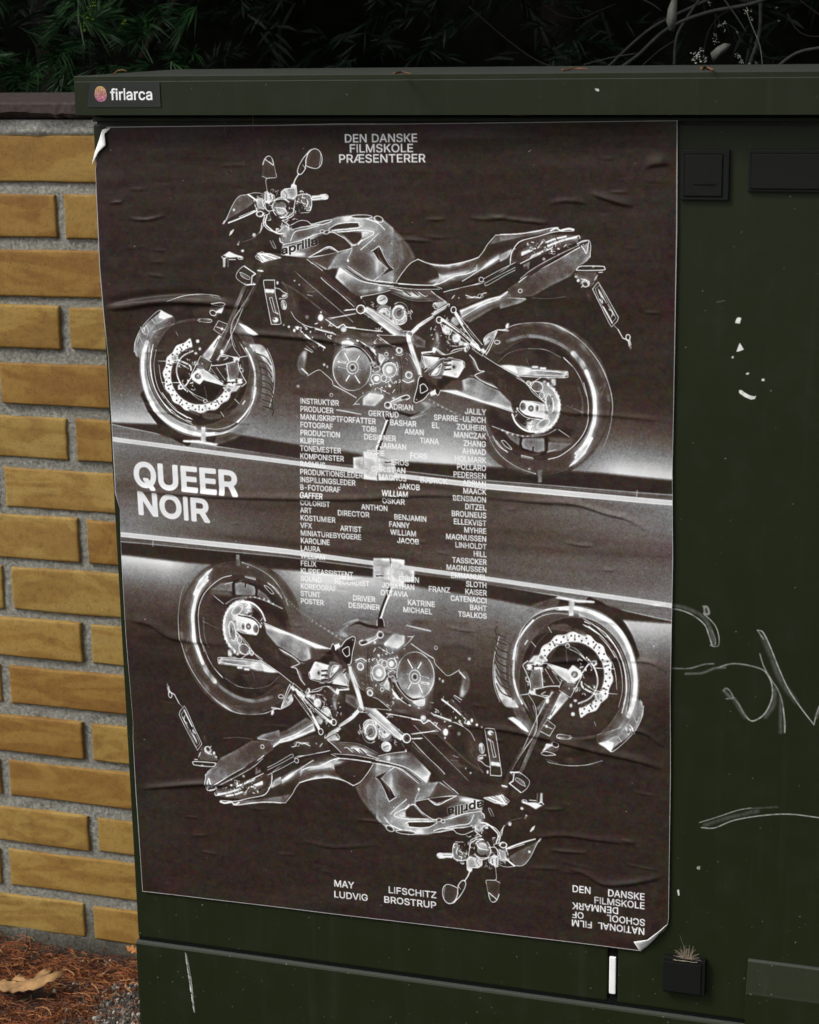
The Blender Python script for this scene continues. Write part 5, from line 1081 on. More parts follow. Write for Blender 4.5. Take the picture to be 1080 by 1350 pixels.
('P',60,100,4,1,[2955,2337,2954,2343,2951,2349,2946,2353,2940,2357,2932,2360,2924,2361,2916,2361,2909,2359,2902,2356,2897,2352,2893,2347,2891,2342,2892,2336,2894,2331,2898,2325,2903,2321,2910,2318,2918,2316,2926,2315,2934,2316,2941,2318,2947,2322,2951,2326,2954,2332]),
('P',22,100,4,1,[2913,2351,2913,2354,2912,2356,2910,2358,2908,2360,2906,2361,2903,2362,2901,2362,2898,2361,2896,2360,2894,2358,2893,2356,2892,2353,2892,2350,2893,2348,2894,2346,2896,2344,2899,2342,2901,2342,2904,2341,2906,2342,2909,2343,2911,2344,2912,2346,2913,2349]),
('L',84,7,100,5,1,[2979,2235,3032,2259,3030,2297,2989,2362]),
('P',76,100,5,0,[2979,2248,3032,2240,3057,2284,3002,2349,2984,2311]),
('L',24,11,100,5,1,[3002,2374,3043,2322,3109,2308]),
('P',66,100,4,1,[3162,2395,3160,2413,3152,2430,3142,2445,3127,2457,3111,2465,3093,2469,3075,2468,3059,2463,3044,2454,3032,2441,3024,2426,3020,2408,3020,2390,3025,2373,3034,2357,3047,2344,3062,2334,3080,2328,3097,2326,3115,2329,3131,2336,3144,2347,3154,2361,3161,2378]),
('L',84,10,100,5,1,[3162,2395,3159,2414,3152,2431,3141,2447,3127,2459,3111,2467,3093,2471,3075,2471,3058,2465,3044,2456,3032,2443,3024,2426,3020,2409,3020,2390,3025,2372,3034,2355,3047,2342,3062,2331,3080,2325,3098,2324,3115,2327,3131,2334,3144,2345,3154,2360,3161,2377,3162,2395]),
('P',84,100,4,1,[3125,2396,3124,2405,3121,2414,3115,2421,3108,2427,3101,2431,3092,2433,3083,2433,3075,2430,3068,2426,3062,2419,3059,2411,3057,2403,3057,2394,3059,2385,3064,2377,3070,2370,3077,2365,3085,2362,3094,2362,3103,2363,3110,2367,3117,2372,3122,2379,3124,2388]),
('L',30,7,100,5,1,[3138,2396,3137,2408,3132,2420,3125,2430,3115,2438,3104,2443,3092,2446,3081,2445,3069,2442,3059,2436,3052,2427,3046,2416,3043,2405,3044,2393,3047,2381,3053,2370,3062,2361,3072,2354,3083,2350,3095,2349,3107,2351,3118,2356,3127,2363,3133,2373,3137,2384,3138,2396]),
('L',76,7,100,5,1,[3162,2319,3166,2321,3171,2327,3174,2337,3177,2350,3178,2366,3178,2382,3177,2399,3175,2414,3172,2427,3168,2438,3163,2444,3158,2446]),
('P',58,100,4,1,[3001,2489,2999,2502,2993,2514,2985,2525,2974,2533,2961,2539,2947,2542,2933,2542,2920,2538,2908,2532,2899,2522,2892,2511,2889,2499,2890,2486,2894,2474,2901,2462,2911,2452,2923,2445,2936,2441,2950,2440,2964,2442,2976,2447,2987,2455,2995,2465,2999,2477]),
('P',84,100,4,1,[2981,2490,2980,2497,2977,2504,2972,2509,2967,2514,2960,2517,2953,2519,2945,2519,2938,2517,2932,2513,2927,2508,2924,2502,2922,2495,2923,2488,2925,2481,2928,2475,2934,2470,2940,2466,2947,2463,2954,2463,2961,2464,2968,2467,2974,2471,2978,2476,2980,2483]),
('L',84,8,100,5,1,[2998,2489,2996,2502,2991,2513,2983,2523,2972,2531,2960,2537,2947,2539,2933,2539,2921,2536,2910,2529,2901,2521,2895,2510,2892,2499,2892,2486,2896,2474,2903,2464,2912,2454,2924,2448,2936,2443,2950,2442,2963,2444,2975,2449,2985,2457,2992,2466,2997,2477,2998,2489]),
('L',26,6,100,5,1,[2991,2490,2990,2499,2986,2507,2980,2514,2972,2520,2963,2525,2953,2526,2943,2526,2934,2524,2925,2519,2919,2513,2914,2505,2912,2496,2912,2487,2915,2479,2920,2471,2927,2464,2936,2459,2945,2456,2955,2455,2965,2456,2974,2460,2981,2465,2987,2472,2990,2481,2991,2490]),
('P',60,100,4,1,[3054,2481,3053,2490,3050,2498,3045,2504,3040,2510,3033,2514,3026,2515,3018,2515,3012,2513,3005,2508,3001,2502,2997,2495,2996,2487,2996,2479,2998,2471,3002,2463,3007,2457,3013,2452,3020,2450,3028,2449,3035,2450,3041,2454,3047,2459,3051,2465,3053,2473]),
('L',82,8,100,5,1,[3054,2481,3053,2490,3050,2498,3045,2504,3040,2510,3033,2514,3026,2515,3018,2515,3012,2513,3005,2508,3001,2502,2997,2495,2996,2487,2996,2479,2998,2471,3002,2463,3007,2457,3013,2452,3020,2450,3028,2449,3035,2450,3041,2454,3047,2459,3051,2465,3053,2473,3054,2481]),
('P',22,100,4,1,[3043,2488,3043,2491,3042,2494,3040,2497,3037,2499,3035,2500,3032,2501,3029,2501,3026,2500,3023,2499,3021,2496,3020,2493,3019,2490,3019,2487,3020,2484,3022,2481,3024,2479,3027,2477,3029,2476,3032,2476,3035,2476,3038,2477,3040,2479,3042,2482,3043,2485]),
('L',80,8,100,5,1,[2905,2505,2916,2556]),
('L',80,7,100,5,1,[3080,2239,3079,2243,3077,2247,3074,2251,3071,2254,3066,2256,3062,2257,3057,2257,3053,2255,3049,2253,3046,2250,3044,2246,3043,2242,3043,2237,3044,2233,3047,2229,3050,2226,3054,2223,3058,2222,3063,2221,3067,2222,3072,2224,3075,2227,3078,2230,3079,2234,3080,2239]),
('P',66,100,4,1,[3105,2560,3104,2564,3102,2568,3100,2571,3097,2574,3093,2575,3089,2576,3085,2576,3082,2575,3078,2573,3076,2570,3074,2567,3073,2563,3073,2559,3074,2556,3076,2552,3079,2549,3082,2547,3086,2546,3090,2546,3094,2546,3098,2548,3101,2550,3103,2553,3104,2557]),
('L',66,7,100,5,1,[2955,2580,3086,2640]),
('P',74,100,4,1,[2817,2642,2812,2650,2801,2651,2796,2643,2802,2635,2812,2635]),
('P',40,75,8,0,[2972,2045,3141,2142,3218,2178,3308,2252,3371,2364,3407,2477,3378,2593,3362,2696,3219,2623,3201,2343,3113,2181]),
('L',78,7,100,5,1,[2972,2051,3049,2106,3140,2155,3206,2153,3283,2215,3346,2302,3396,2414]),
('L',20,11,80,8,1,[3113,2168,3190,2268,3212,2394,3199,2624]),
('P',60,100,4,1,[3232,2197,3231,2206,3228,2214,3222,2221,3216,2227,3208,2231,3199,2233,3191,2233,3183,2230,3176,2226,3170,2219,3166,2212,3164,2203,3164,2194,3167,2185,3171,2178,3177,2171,3184,2166,3193,2163,3201,2162,3210,2164,3217,2167,3224,2173,3228,2180,3231,2188]),
('P',22,100,4,1,[3211,2197,3211,2201,3209,2204,3207,2206,3205,2208,3202,2210,3199,2210,3195,2210,3192,2209,3189,2208,3187,2205,3186,2203,3185,2200,3185,2196,3186,2193,3188,2191,3190,2188,3193,2186,3196,2185,3199,2185,3202,2186,3205,2187,3208,2189,3210,2191,3211,2194]),
('L',80,7,100,5,1,[3227,2197,3226,2205,3223,2212,3219,2218,3213,2223,3206,2226,3199,2228,3192,2228,3185,2226,3179,2222,3174,2216,3171,2210,3169,2202,3169,2195,3172,2187,3175,2180,3180,2175,3187,2171,3194,2168,3201,2167,3208,2169,3214,2172,3220,2176,3224,2182,3226,2190,3227,2197]),
('P',66,100,4,1,[3327,2442,3325,2451,3322,2459,3316,2466,3309,2472,3300,2476,3291,2478,3282,2478,3273,2475,3266,2471,3260,2465,3255,2457,3253,2448,3254,2439,3256,2431,3261,2423,3267,2416,3275,2411,3284,2408,3293,2407,3302,2409,3310,2412,3317,2418,3323,2425,3326,2433]),
('L',86,10,100,5,1,[3324,2442,3323,2450,3319,2458,3314,2465,3308,2470,3300,2474,3291,2476,3283,2475,3275,2473,3267,2469,3262,2463,3258,2456,3256,2448,3256,2440,3258,2431,3263,2424,3269,2418,3276,2413,3284,2410,3293,2410,3301,2411,3309,2414,3315,2419,3320,2426,3323,2434,3324,2442]),
('P',20,100,4,1,[3298,2442,3297,2446,3296,2449,3295,2451,3293,2453,3290,2455,3288,2455,3285,2455,3283,2454,3280,2453,3279,2451,3277,2448,3277,2445,3277,2441,3278,2438,3279,2436,3281,2433,3283,2431,3286,2430,3288,2430,3291,2431,3293,2432,3295,2434,3297,2436,3298,2439]),
('L',84,11,100,5,1,[3223,2496,3275,2520,3341,2498]),
('L',60,7,100,5,1,[3236,2482,3301,2506,3342,2479]),
('L',76,6,100,5,1,[3234,2231,3230,2236,3223,2241,3215,2245,3206,2247,3197,2248,3187,2248,3178,2246,3170,2243,3164,2238,3160,2233]),
('G',84,70,[3313,2063,3408,2439],100,4,0,[3275,2026,3320,2050,3349,2175,3422,2388,3427,2451,3388,2440,3335,2239]),
('L',88,7,100,5,1,[3281,2032,3324,2150,3409,2414]),
('P',20,100,5,0,[2985,2051,3274,2057,3308,2239,3231,2178,3114,2143]),
('L',80,6,100,5,1,[2972,2049,3274,2051]),
('L',82,7,100,5,1,[3118,2023,3275,2032]),
('G',80,50,[3041,1942,3109,1878],100,5,0,[2834,1808,2875,1769,2940,1793,3224,1989,3288,2038,3143,2047]),
('L',88,8,100,5,1,[2875,1776,3017,1867,3210,1996]),
('L',80,7,100,5,1,[2821,1821,2989,1931,3150,2047]),
('P',30,100,4,1,[2843,1795,2841,1803,2838,1811,2833,1818,2826,1823,2818,1827,2809,1828,2801,1828,2793,1826,2786,1821,2780,1815,2776,1808,2774,1800,2774,1792,2777,1784,2781,1777,2787,1771,2795,1766,2803,1764,2812,1763,2820,1764,2828,1768,2834,1773,2839,1779,2842,1787]),
('L',84,11,100,5,1,[2851,1795,2849,1805,2845,1814,2838,1823,2830,1829,2820,1834,2810,1836,2799,1835,2789,1833,2780,1827,2773,1820,2768,1811,2766,1802,2766,1791,2769,1782,2775,1773,2782,1765,2792,1760,2802,1756,2812,1755,2823,1757,2832,1761,2840,1768,2846,1776,2850,1785,2851,1795]),
('P',20,100,4,1,[2827,1795,2826,1800,2824,1804,2821,1808,2818,1810,2814,1812,2809,1813,2804,1813,2800,1812,2796,1810,2793,1806,2791,1803,2790,1798,2790,1794,2791,1790,2794,1786,2797,1782,2801,1780,2805,1778,2810,1778,2815,1779,2819,1781,2822,1783,2825,1787,2826,1791]),
('L',80,8,100,5,1,[2649,1805,2755,1797]),
('L',60,7,100,5,1,[2459,1891,2620,1869,2760,1841]),
('P',72,100,5,0,[2805,2688,2874,2634,3020,2649,3025,2681,2923,2774,2796,2766]),
('B',84,60,[2885,2698],83,55,0),
('L',74,7,100,5,1,[2695,2769,2765,2696,2806,2662]),
('L',66,11,100,5,1,[2709,2756,2763,2754]),
('P',62,100,4,0,[3030,2739,3271,2641,3290,2679,3123,2742,3082,2795,3042,2790]),
('P',22,100,4,1,[3087,2750,3086,2755,3084,2760,3080,2764,3076,2767,3070,2770,3064,2771,3058,2771,3053,2769,3048,2767,3044,2763,3041,2759,3039,2754,3040,2749,3041,2744,3044,2739,3048,2735,3054,2732,3059,2730,3065,2730,3071,2731,3077,2733,3081,2736,3085,2740,3087,2744]),
('L',84,10,100,5,1,[3091,2753,3090,2761,3087,2768,3082,2775,3076,2780,3068,2783,3060,2785,3052,2785,3045,2783,3038,2779,3033,2773,3029,2767,3027,2759,3028,2752,3030,2744,3034,2737,3040,2731,3046,2727,3054,2724,3062,2723,3070,2725,3077,2728,3083,2732,3088,2739,3090,2746,3091,2753]),
('P',18,100,4,0,[3205,2675,3271,2647,3277,2673,3217,2694]),
('L',84,10,100,5,1,[3097,2717,3205,2662,3271,2645,3294,2672,3257,2693]),
('P',70,100,4,1,[3141,2684,3140,2687,3139,2691,3136,2694,3133,2697,3129,2699,3125,2699,3122,2699,3118,2698,3114,2696,3112,2694,3110,2690,3109,2687,3109,2683,3110,2679,3112,2675,3115,2673,3119,2670,3122,2669,3126,2669,3130,2669,3134,2671,3137,2673,3139,2676,3140,2680]),
('P',20,100,4,0,[3015,2823,3094,2820,3078,2924,3025,2913]),
('L',80,7,100,5,1,[3014,2836,3026,2900,3078,2924]),
('L',80,6,100,5,1,[3094,2820,3093,2885]),
('L',72,42,100,5,1,[3051,2925,3008,3043,2951,3162,2936,3215]),
('L',14,24,100,4,1,[3065,2924,3007,3069,2942,3228]),
('L',78,6,100,5,1,[3038,2925,2981,3057,2952,3136]),
('L',50,6,80,5,1,[2841,3219,2951,3149]),
('L',60,14,60,10,1,[3331,2876,3411,2848,3464,2820]),
('L',18,28,100,10,1,[3094,2820,3200,2829,3305,2851,3399,2823]),
('L',64,14,80,8,1,[2518,2821,2625,2836,2773,2857]),
('B',60,50,[2639,2823],166,24,0),
('P',17,100,4,0,[3336,2709,3373,2517,3434,2451,3498,2513,3509,2602,3442,2667,3362,2721]),
('L',84,8,100,5,1,[3362,2721,3336,2696,3372,2568,3394,2465,3427,2451]),
('L',80,8,100,5,1,[3406,2541,3445,2527,3483,2577,3456,2603,3410,2617,3406,2541]),
('L',84,7,100,5,1,[3362,2721,3441,2680,3495,2615]),
('P',30,100,4,1,[3378,2689,3378,2692,3377,2694,3375,2697,3372,2699,3370,2700,3367,2701,3364,2700,3361,2700,3359,2698,3357,2696,3355,2694,3355,2691,3355,2688,3355,2685,3357,2683,3359,2680,3362,2679,3364,2678,3367,2678,3370,2678,3373,2679,3375,2681,3377,2683,3378,2686]),
('P',66,100,4,1,[3373,2689,3368,2695,3361,2693,3361,2686,3369,2683]),
('P',78,100,4,0,[3502,2615,3562,2575,3574,2612,3521,2652]),
('L',50,33,80,10,1,[3427,2719,3493,2730,3545,2741]),
('B',72,70,[3466,2731],41,33,0),
('P',66,80,4,1,[3458,2324,3457,2335,3455,2345,3452,2354,3447,2361,3443,2365,3437,2367,3432,2367,3427,2364,3423,2358,3420,2350,3417,2341,3416,2330,3416,2320,3418,2309,3421,2300,3425,2292,3429,2286,3434,2282,3439,2282,3445,2283,3449,2288,3453,2295,3456,2303,3458,2313]),
('L',78,8,100,5,1,[3427,2211,3431,2287,3463,2349,3449,2375]),
('P',30,40,10,0,[3837,2427,4044,2384,4235,2428,4411,2586,4397,2750,3627,2573,3706,2507]),
('P',17,100,5,0,[3919,2174,4047,2233,4237,2316,4426,2435,4526,2532,4526,2582,4399,2586,4247,2466,4095,2382,4006,2359,3969,2273,3893,2212]),
('P',19,90,6,0,[3686,2242,3842,2188,3918,2274,3980,2385,3966,2423,3863,2452,3746,2480,3614,2586,3576,2536]),
('G',66,40,[4168,2669,4273,2465],95,16,0,[3836,2478,3941,2424,4119,2494,4271,2578,4398,2637,4371,2776,4039,2699,3859,2629]),
('G',88,56,[4039,2686,4066,2597],100,8,0,[3614,2586,3783,2580,4039,2674,4372,2732,4384,2788,4244,2743,3936,2664]),
('L',88,8,100,5,1,[3614,2586,3756,2613,3962,2670,4167,2726,4371,2789]),
('L',18,11,100,9,1,[3811,2478,3940,2443,4093,2520,4246,2579,4398,2630]),
('L',80,8,100,5,1,[3966,2423,4031,2396,4095,2388,4235,2453,4387,2537,4399,2586,4373,2606,4246,2566,4042,2484,3979,2436,3966,2423]),
('P',24,100,4,0,[4005,2422,4095,2401,4197,2454,4196,2517,4043,2472]),
('P',86,100,4,0,[4197,2454,4247,2466,4246,2553,4202,2530]),
('P',50,90,4,0,[4247,2478,4374,2543,4380,2587,4259,2553]),
('L',84,11,100,5,1,[4279,2502,4278,2552]),
('L',84,8,100,5,1,[4311,2514,4310,2564]),
('L',20,8,100,5,1,[4296,2489,4293,2565]),
('L',72,11,100,5,1,[3918,2224,3969,2285,4006,2372,4070,2383]),
('B',66,60,[3968,2310],27,83,-20),
('L',80,7,100,5,1,[4047,2221,4173,2305,4300,2376,4426,2460,4526,2557]),
('L',84,7,100,5,1,[3945,2161,4047,2233]),
('P',74,85,6,0,[4198,2317,4300,2314,4528,2345,4527,2407,4401,2411]),
('B',86,70,[4300,2339],83,16,0),
('L',30,8,70,8,1,[4211,2316,4376,2312,4528,2326]),
('P',48,90,4,0,[3461,2412,3634,2269,3712,2254,3711,2279,3629,2471,3538,2474]),
('L',80,6,100,5,1,[3455,2406,3541,2334,3634,2269,3750,2253]),
('L',18,7,100,5,1,[3467,2425,3567,2359,3646,2281]),
('P',78,100,4,0,[3711,2279,3853,2288,3865,2351,3798,2460,3637,2433]),
('L',16,10,100,5,1,[3643,2445,3785,2466,3864,2363]),
('L',84,6,100,5,1,[3718,2260,3853,2288,3867,2351]),
('L',20,17,100,4,1,[3665,2293,3724,2285]),
('L',76,6,100,5,1,[3656,2306,3711,2303]),
('L',20,17,100,4,1,[3665,2337,3723,2329]),
('L',76,6,100,5,1,[3655,2350,3710,2347]),
('L',20,17,100,4,1,[3664,2379,3722,2371]),
('L',76,6,100,5,1,[3654,2392,3709,2389]),
('P',80,100,4,0,[3526,2423,3566,2372,3619,2358,3592,2409,3552,2435]),
('P',20,100,4,1,[3777,2351,3776,2356,3774,2360,3772,2365,3768,2368,3764,2370,3760,2371,3755,2371,3751,2370,3747,2367,3744,2363,3742,2359,3741,2354,3741,2349,3742,2344,3744,2340,3748,2336,3751,2333,3756,2331,3760,2331,3765,2332,3769,2334,3772,2337,3775,2341,3776,2346]),
('L',80,7,100,5,1,[3526,2430,3586,2358,3632,2319,3618,2370,3591,2428,3526,2436]),
('P',70,100,4,1,[3793,2428,3793,2433,3791,2437,3788,2441,3784,2444,3779,2446,3774,2447,3769,2446,3764,2445,3759,2443,3756,2440,3753,2436,3752,2432,3752,2427,3754,2423,3756,2419,3760,2416,3764,2413,3769,2412,3774,2411,3779,2412,3784,2414,3788,2416,3791,2420,3793,2424]),
('P',20,100,4,1,[3496,2422,3496,2424,3495,2427,3493,2430,3490,2431,3488,2433,3485,2433,3482,2433,3479,2432,3477,2431,3475,2429,3473,2426,3473,2424,3473,2421,3474,2418,3475,2416,3477,2413,3480,2412,3482,2411,3485,2411,3488,2411,3491,2412,3493,2414,3495,2416,3496,2419]),
('L',20,8,100,5,1,[3499,2449,3590,2485]),
('P',80,80,5,0,[3433,2224,3621,2257,3554,2321,3475,2361]),
('L',16,17,100,5,1,[3433,2236,3621,2250,3686,2255]),
('L',82,7,100,5,1,[3429,2217,3531,2208,3571,2182,3660,2230,3842,2176]),
('L',84,7,100,5,1,[3433,2224,3469,2362]),
('P',20,100,4,0,[3486,2462,3575,2549,3613,2598,3573,2638,3510,2551]),
('P',80,100,3,0,[3522,2614,3562,2575,3574,2625,3547,2639]),
('L',80,7,100,5,1,[3548,2600,3586,2637,3613,2592]),
('P',48,100,4,1,[3495,2681,3488,2691,3473,2692,3466,2682,3474,2672,3488,2671]),
('P',66,100,4,1,[3517,2691,3510,2702,3495,2702,3488,2692,3496,2682,3510,2682]),
('P',48,100,4,1,[3539,2702,3532,2712,3517,2712,3510,2703,3518,2692,3532,2692]),
('P',66,100,4,1,[3561,2712,3554,2722,3539,2723,3532,2713,3540,2703,3554,2702]),
('P',48,100,4,1,[3583,2722,3576,2732,3561,2733,3554,2723,3562,2713,3576,2712]),
('P',66,100,4,1,[3605,2732,3598,2743,3583,2743,3576,2733,3584,2723,3598,2723]),
('P',48,100,4,1,[3627,2743,3620,2753,3605,2753,3598,2744,3606,2733,3620,2733]),
('P',66,100,4,1,[3649,2753,3642,2763,3627,2763,3620,2754,3628,2744,3642,2743]),
('P',48,100,4,1,[3671,2763,3664,2773,3649,2774,3642,2764,3650,2754,3664,2753]),
('P',66,100,4,1,[3693,2773,3686,2783,3671,2784,3664,2774,3672,2764,3686,2764]),
('P',48,100,4,1,[3715,2783,3708,2794,3693,2794,3686,2784,3694,2774,3708,2774]),
('P',66,100,4,1,[3737,2794,3729,2804,3715,2804,3708,2795,3716,2784,3730,2784]),
('P',48,100,4,1,[3759,2804,3751,2814,3737,2815,3730,2805,3737,2795,3752,2794]),
('P',66,100,4,1,[3781,2814,3773,2824,3759,2825,3752,2815,3759,2805,3774,2804]),
('P',48,100,4,1,[3803,2824,3795,2834,3781,2835,3774,2825,3781,2815,3796,2815]),
('P',66,100,4,1,[3824,2834,3817,2845,3803,2845,3796,2835,3803,2825,3817,2825]),
('L',44,11,80,5,1,[3481,2685,3675,2762,3829,2846]),
('P',58,60,5,1,[3789,2845,3783,2853,3771,2853,3766,2845,3772,2838,3783,2837]),
('P',58,60,5,1,[3818,2855,3812,2862,3800,2863,3794,2855,3800,2847,3812,2847]),
('P',58,60,5,1,[3846,2866,3840,2874,3828,2874,3823,2866,3829,2859,3840,2858]),
('P',58,60,5,1,[3874,2878,3868,2886,3857,2886,3851,2879,3857,2871,3869,2870]),
('P',58,60,5,1,[3903,2892,3897,2900,3885,2900,3879,2892,3885,2885,3897,2884]),
('P',58,60,5,1,[3931,2907,3925,2915,3913,2915,3907,2907,3913,2899,3925,2899]),
('P',58,60,5,1,[3959,2923,3953,2931,3941,2931,3936,2924,3942,2916,3953,2915]),
('P',58,60,5,1,[3987,2940,3981,2948,3970,2949,3964,2941,3970,2933,3981,2933]),
('P',58,60,5,1,[4015,2959,4009,2967,3998,2967,3992,2960,3998,2952,4010,2951]),
('P',58,60,5,1,[4043,2979,4037,2987,4026,2987,4020,2980,4026,2972,4038,2971]),
('P',58,60,5,1,[4072,3000,4066,3008,4054,3009,4048,3001,4054,2993,4066,2993]),
('P',58,60,5,1,[4100,3023,4094,3031,4082,3031,4076,3024,4082,3016,4094,3015]),
('P',58,60,5,1,[4128,3047,4122,3054,4110,3055,4104,3047,4110,3039,4122,3039]),
('P',58,60,5,1,[4156,3072,4150,3080,4138,3080,4132,3073,4138,3065,4150,3064]),
('B',66,80,[3466,2743],69,49,0),
('L',56,28,70,12,1,[3305,2877,3412,2822,3492,2755]),
('P',66,100,6,1,[4815,2711,4808,2771,4788,2828,4757,2879,4715,2921,4667,2951,4613,2968,4558,2970,4504,2957,4456,2931,4415,2892,4384,2843,4365,2786,4359,2726,4366,2666,4387,2608,4418,2557,4460,2516,4509,2487,4562,2471,4617,2469,4670,2482,4718,2508,4759,2547,4789,2595,4808,2651]),
('L',80,22,100,5,1,[4702,2500,4745,2535,4779,2581,4802,2636,4812,2695,4808,2756,4791,2815,4762,2868,4722,2912,4675,2944,4621,2964,4566,2968]),
('L',82,19,100,6,1,[4339,2803,4370,2877,4433,2938,4509,2967,4611,2963,4700,2916]),
('P',70,100,4,1,[4687,2472,4678,2485,4660,2486,4651,2473,4660,2460,4678,2459]),
('P',84,100,4,1,[4720,2489,4711,2502,4694,2502,4685,2490,4694,2476,4711,2476]),
('P',70,100,4,1,[4751,2511,4742,2525,4724,2525,4715,2512,4724,2499,4742,2499]),
('P',84,100,4,1,[4777,2540,4768,2553,4751,2554,4742,2541,4751,2528,4768,2527]),
('P',70,100,4,1,[4799,2573,4790,2586,4773,2587,4764,2574,4773,2561,4790,2560]),
('P',84,100,4,1,[4816,2610,4807,2623,4789,2624,4781,2611,4790,2598,4807,2598]),
('P',70,100,4,1,[4827,2650,4818,2663,4800,2664,4792,2651,4801,2638,4818,2638]),
('P',84,100,4,1,[4832,2692,4823,2705,4806,2706,4797,2693,4806,2680,4823,2679]),
('P',70,100,4,1,[4831,2735,4822,2748,4804,2748,4796,2736,4805,2722,4822,2722]),
('P',84,100,4,1,[4824,2777,4815,2790,4797,2791,4789,2778,4797,2764,4815,2764]),
('P',70,100,4,1,[4811,2817,4802,2830,4784,2831,4775,2818,4784,2805,4802,2804]),
('P',84,100,4,1,[4792,2855,4783,2868,4766,2869,4757,2856,4766,2843,4783,2842]),
('P',70,100,4,1,[4768,2889,4759,2902,4742,2903,4733,2890,4742,2876,4760,2876]),
('P',84,100,4,1,[4740,2918,4731,2931,4714,2932,4705,2919,4714,2906,4731,2905]),
('P',70,100,4,1,[4708,2942,4699,2955,4682,2956,4673,2943,4682,2929,4700,2929]),
('P',84,100,4,1,[4674,2959,4665,2972,4647,2973,4638,2960,4647,2947,4665,2946]),
('P',70,100,4,1,[4637,2970,4628,2983,4610,2984,4602,2971,4611,2958,4628,2957]),
('P',84,100,4,1,[4600,2974,4591,2987,4573,2988,4564,2975,4573,2962,4591,2961]),
('P',19,90,8,1,[4664,2678,4655,2737,4632,2790,4595,2833,4549,2862,4497,2873,4446,2865,4400,2840,4364,2799,4341,2747,4334,2689,4343,2630,4367,2577,4404,2534,4450,2506,4501,2496,4552,2503,4597,2528,4633,2569,4656,2620]),
('P',34,100,4,1,[4749,2677,4751,2699,4751,2721,4749,2740,4744,2755,4738,2766,4731,2771,4722,2771,4714,2766,4705,2755,4697,2740,4691,2721,4686,2699,4683,2677,4682,2655,4683,2635,4687,2618,4692,2605,4699,2597,4707,2594,4715,2597,4724,2605,4732,2618,4739,2635,4745,2655]),
('L',84,8,100,5,1,[4752,2677,4754,2700,4753,2721,4751,2741,4746,2757,4739,2768,4731,2774,4722,2774,4713,2768,4704,2757,4696,2741,4689,2722,4684,2700,4680,2677,4680,2655,4681,2634,4685,2616,4691,2603,4698,2594,4707,2591,4716,2594,4725,2602,4734,2616,4741,2633,4748,2654,4752,2677]),
('P',34,100,4,1,[4642,2541,4636,2549,4627,2556,4616,2560,4603,2561,4589,2560,4575,2556,4562,2550,4551,2542,4543,2532,4537,2521,4534,2510,4535,2500,4540,2491,4547,2483,4557,2478,4569,2475,4583,2475,4597,2478,4610,2483,4622,2490,4632,2499,4639,2509,4644,2520,4644,2531]),
('L',82,8,100,5,1,[4646,2543,4639,2553,4629,2561,4617,2566,4603,2568,4587,2567,4572,2563,4558,2556,4546,2547,4537,2536,4531,2524,4529,2511,4530,2499,4535,2488,4544,2479,4555,2472,4569,2469,4584,2468,4599,2470,4614,2476,4627,2484,4637,2494,4645,2506,4649,2519,4650,2531,4646,2543]),
('P',34,100,4,1,[4708,2844,4710,2851,4709,2860,4704,2872,4695,2884,4684,2896,4670,2908,4656,2918,4640,2926,4626,2932,4612,2935,4602,2935,4594,2931,4589,2925,4589,2917,4592,2906,4599,2895,4609,2882,4622,2870,4636,2859,4651,2850,4666,2843,4680,2839,4692,2837,4702,2839]),
('L',84,8,100,5,1,[4710,2842,4713,2850,4712,2861,4707,2873,4699,2886,4687,2899,4673,2911,4658,2922,4642,2930,4626,2936,4612,2938,4601,2938,4592,2934,4587,2926,4586,2917,4589,2905,4595,2893,4606,2879,4618,2867,4633,2855,4649,2846,4665,2839,4680,2835,4693,2834,4703,2836,4710,2842]),
('P',20,100,4,0,[4364,2814,4485,2823,4484,2936,4408,2889]),
('P',84,100,5,0,[4497,2911,4554,2909,4547,2972,4503,2967]),
('P',76,100,4,1,[4537,2890,4536,2893,4535,2896,4533,2898,4531,2900,4529,2901,4526,2902,4523,2902,4520,2901,4518,2900,4516,2898,4515,2895,4514,2892,4514,2890,4515,2887,4516,2884,4518,2882,4520,2881,4523,2880,4526,2879,4529,2880,4531,2881,4534,2883,4535,2885,4536,2887]),
('P',24,100,4,1,[4700,2777,4699,2781,4697,2785,4695,2788,4691,2790,4687,2792,4683,2793,4679,2793,4674,2792,4671,2790,4668,2787,4666,2784,4664,2780,4664,2777,4666,2773,4668,2770,4671,2767,4675,2765,4679,2763,4683,2763,4688,2763,4692,2765,4695,2767,4698,2770,4699,2774]),
('P',44,100,4,1,[4659,2603,4659,2611,4657,2618,4654,2624,4650,2629,4645,2632,4640,2634,4635,2634,4630,2631,4626,2627,4623,2622,4620,2616,4619,2608,4619,2601,4620,2593,4623,2587,4626,2581,4631,2577,4636,2575,4641,2574,4646,2575,4650,2578,4654,2583,4657,2589,4659,2596]),
('L',80,7,100,5,1,[4662,2603,4661,2611,4659,2619,4656,2626,4651,2631,4646,2635,4640,2636,4635,2636,4629,2634,4624,2629,4621,2624,4618,2617,4617,2609,4617,2601,4618,2593,4621,2585,4625,2579,4630,2575,4635,2572,4641,2571,4646,2573,4652,2576,4656,2581,4659,2588,4661,2595,4662,2603]),
('P',74,100,4,1,[4713,2815,4712,2821,4709,2827,4703,2832,4696,2836,4687,2839,4678,2841,4668,2841,4659,2839,4651,2836,4645,2832,4640,2826,4638,2820,4638,2814,4640,2808,4645,2802,4651,2797,4659,2794,4668,2791,4678,2791,4687,2792,4696,2794,4703,2798,4709,2803,4712,2808]),
('K',[4575,2731],221,207,40),
('P',17,100,4,0,[4365,2726,4449,2660,4435,2774,4371,2764]),
('P',78,100,4,0,[4436,2667,4525,2670,4664,2697,4675,2829,4612,2843,4447,2799,4416,2749]),
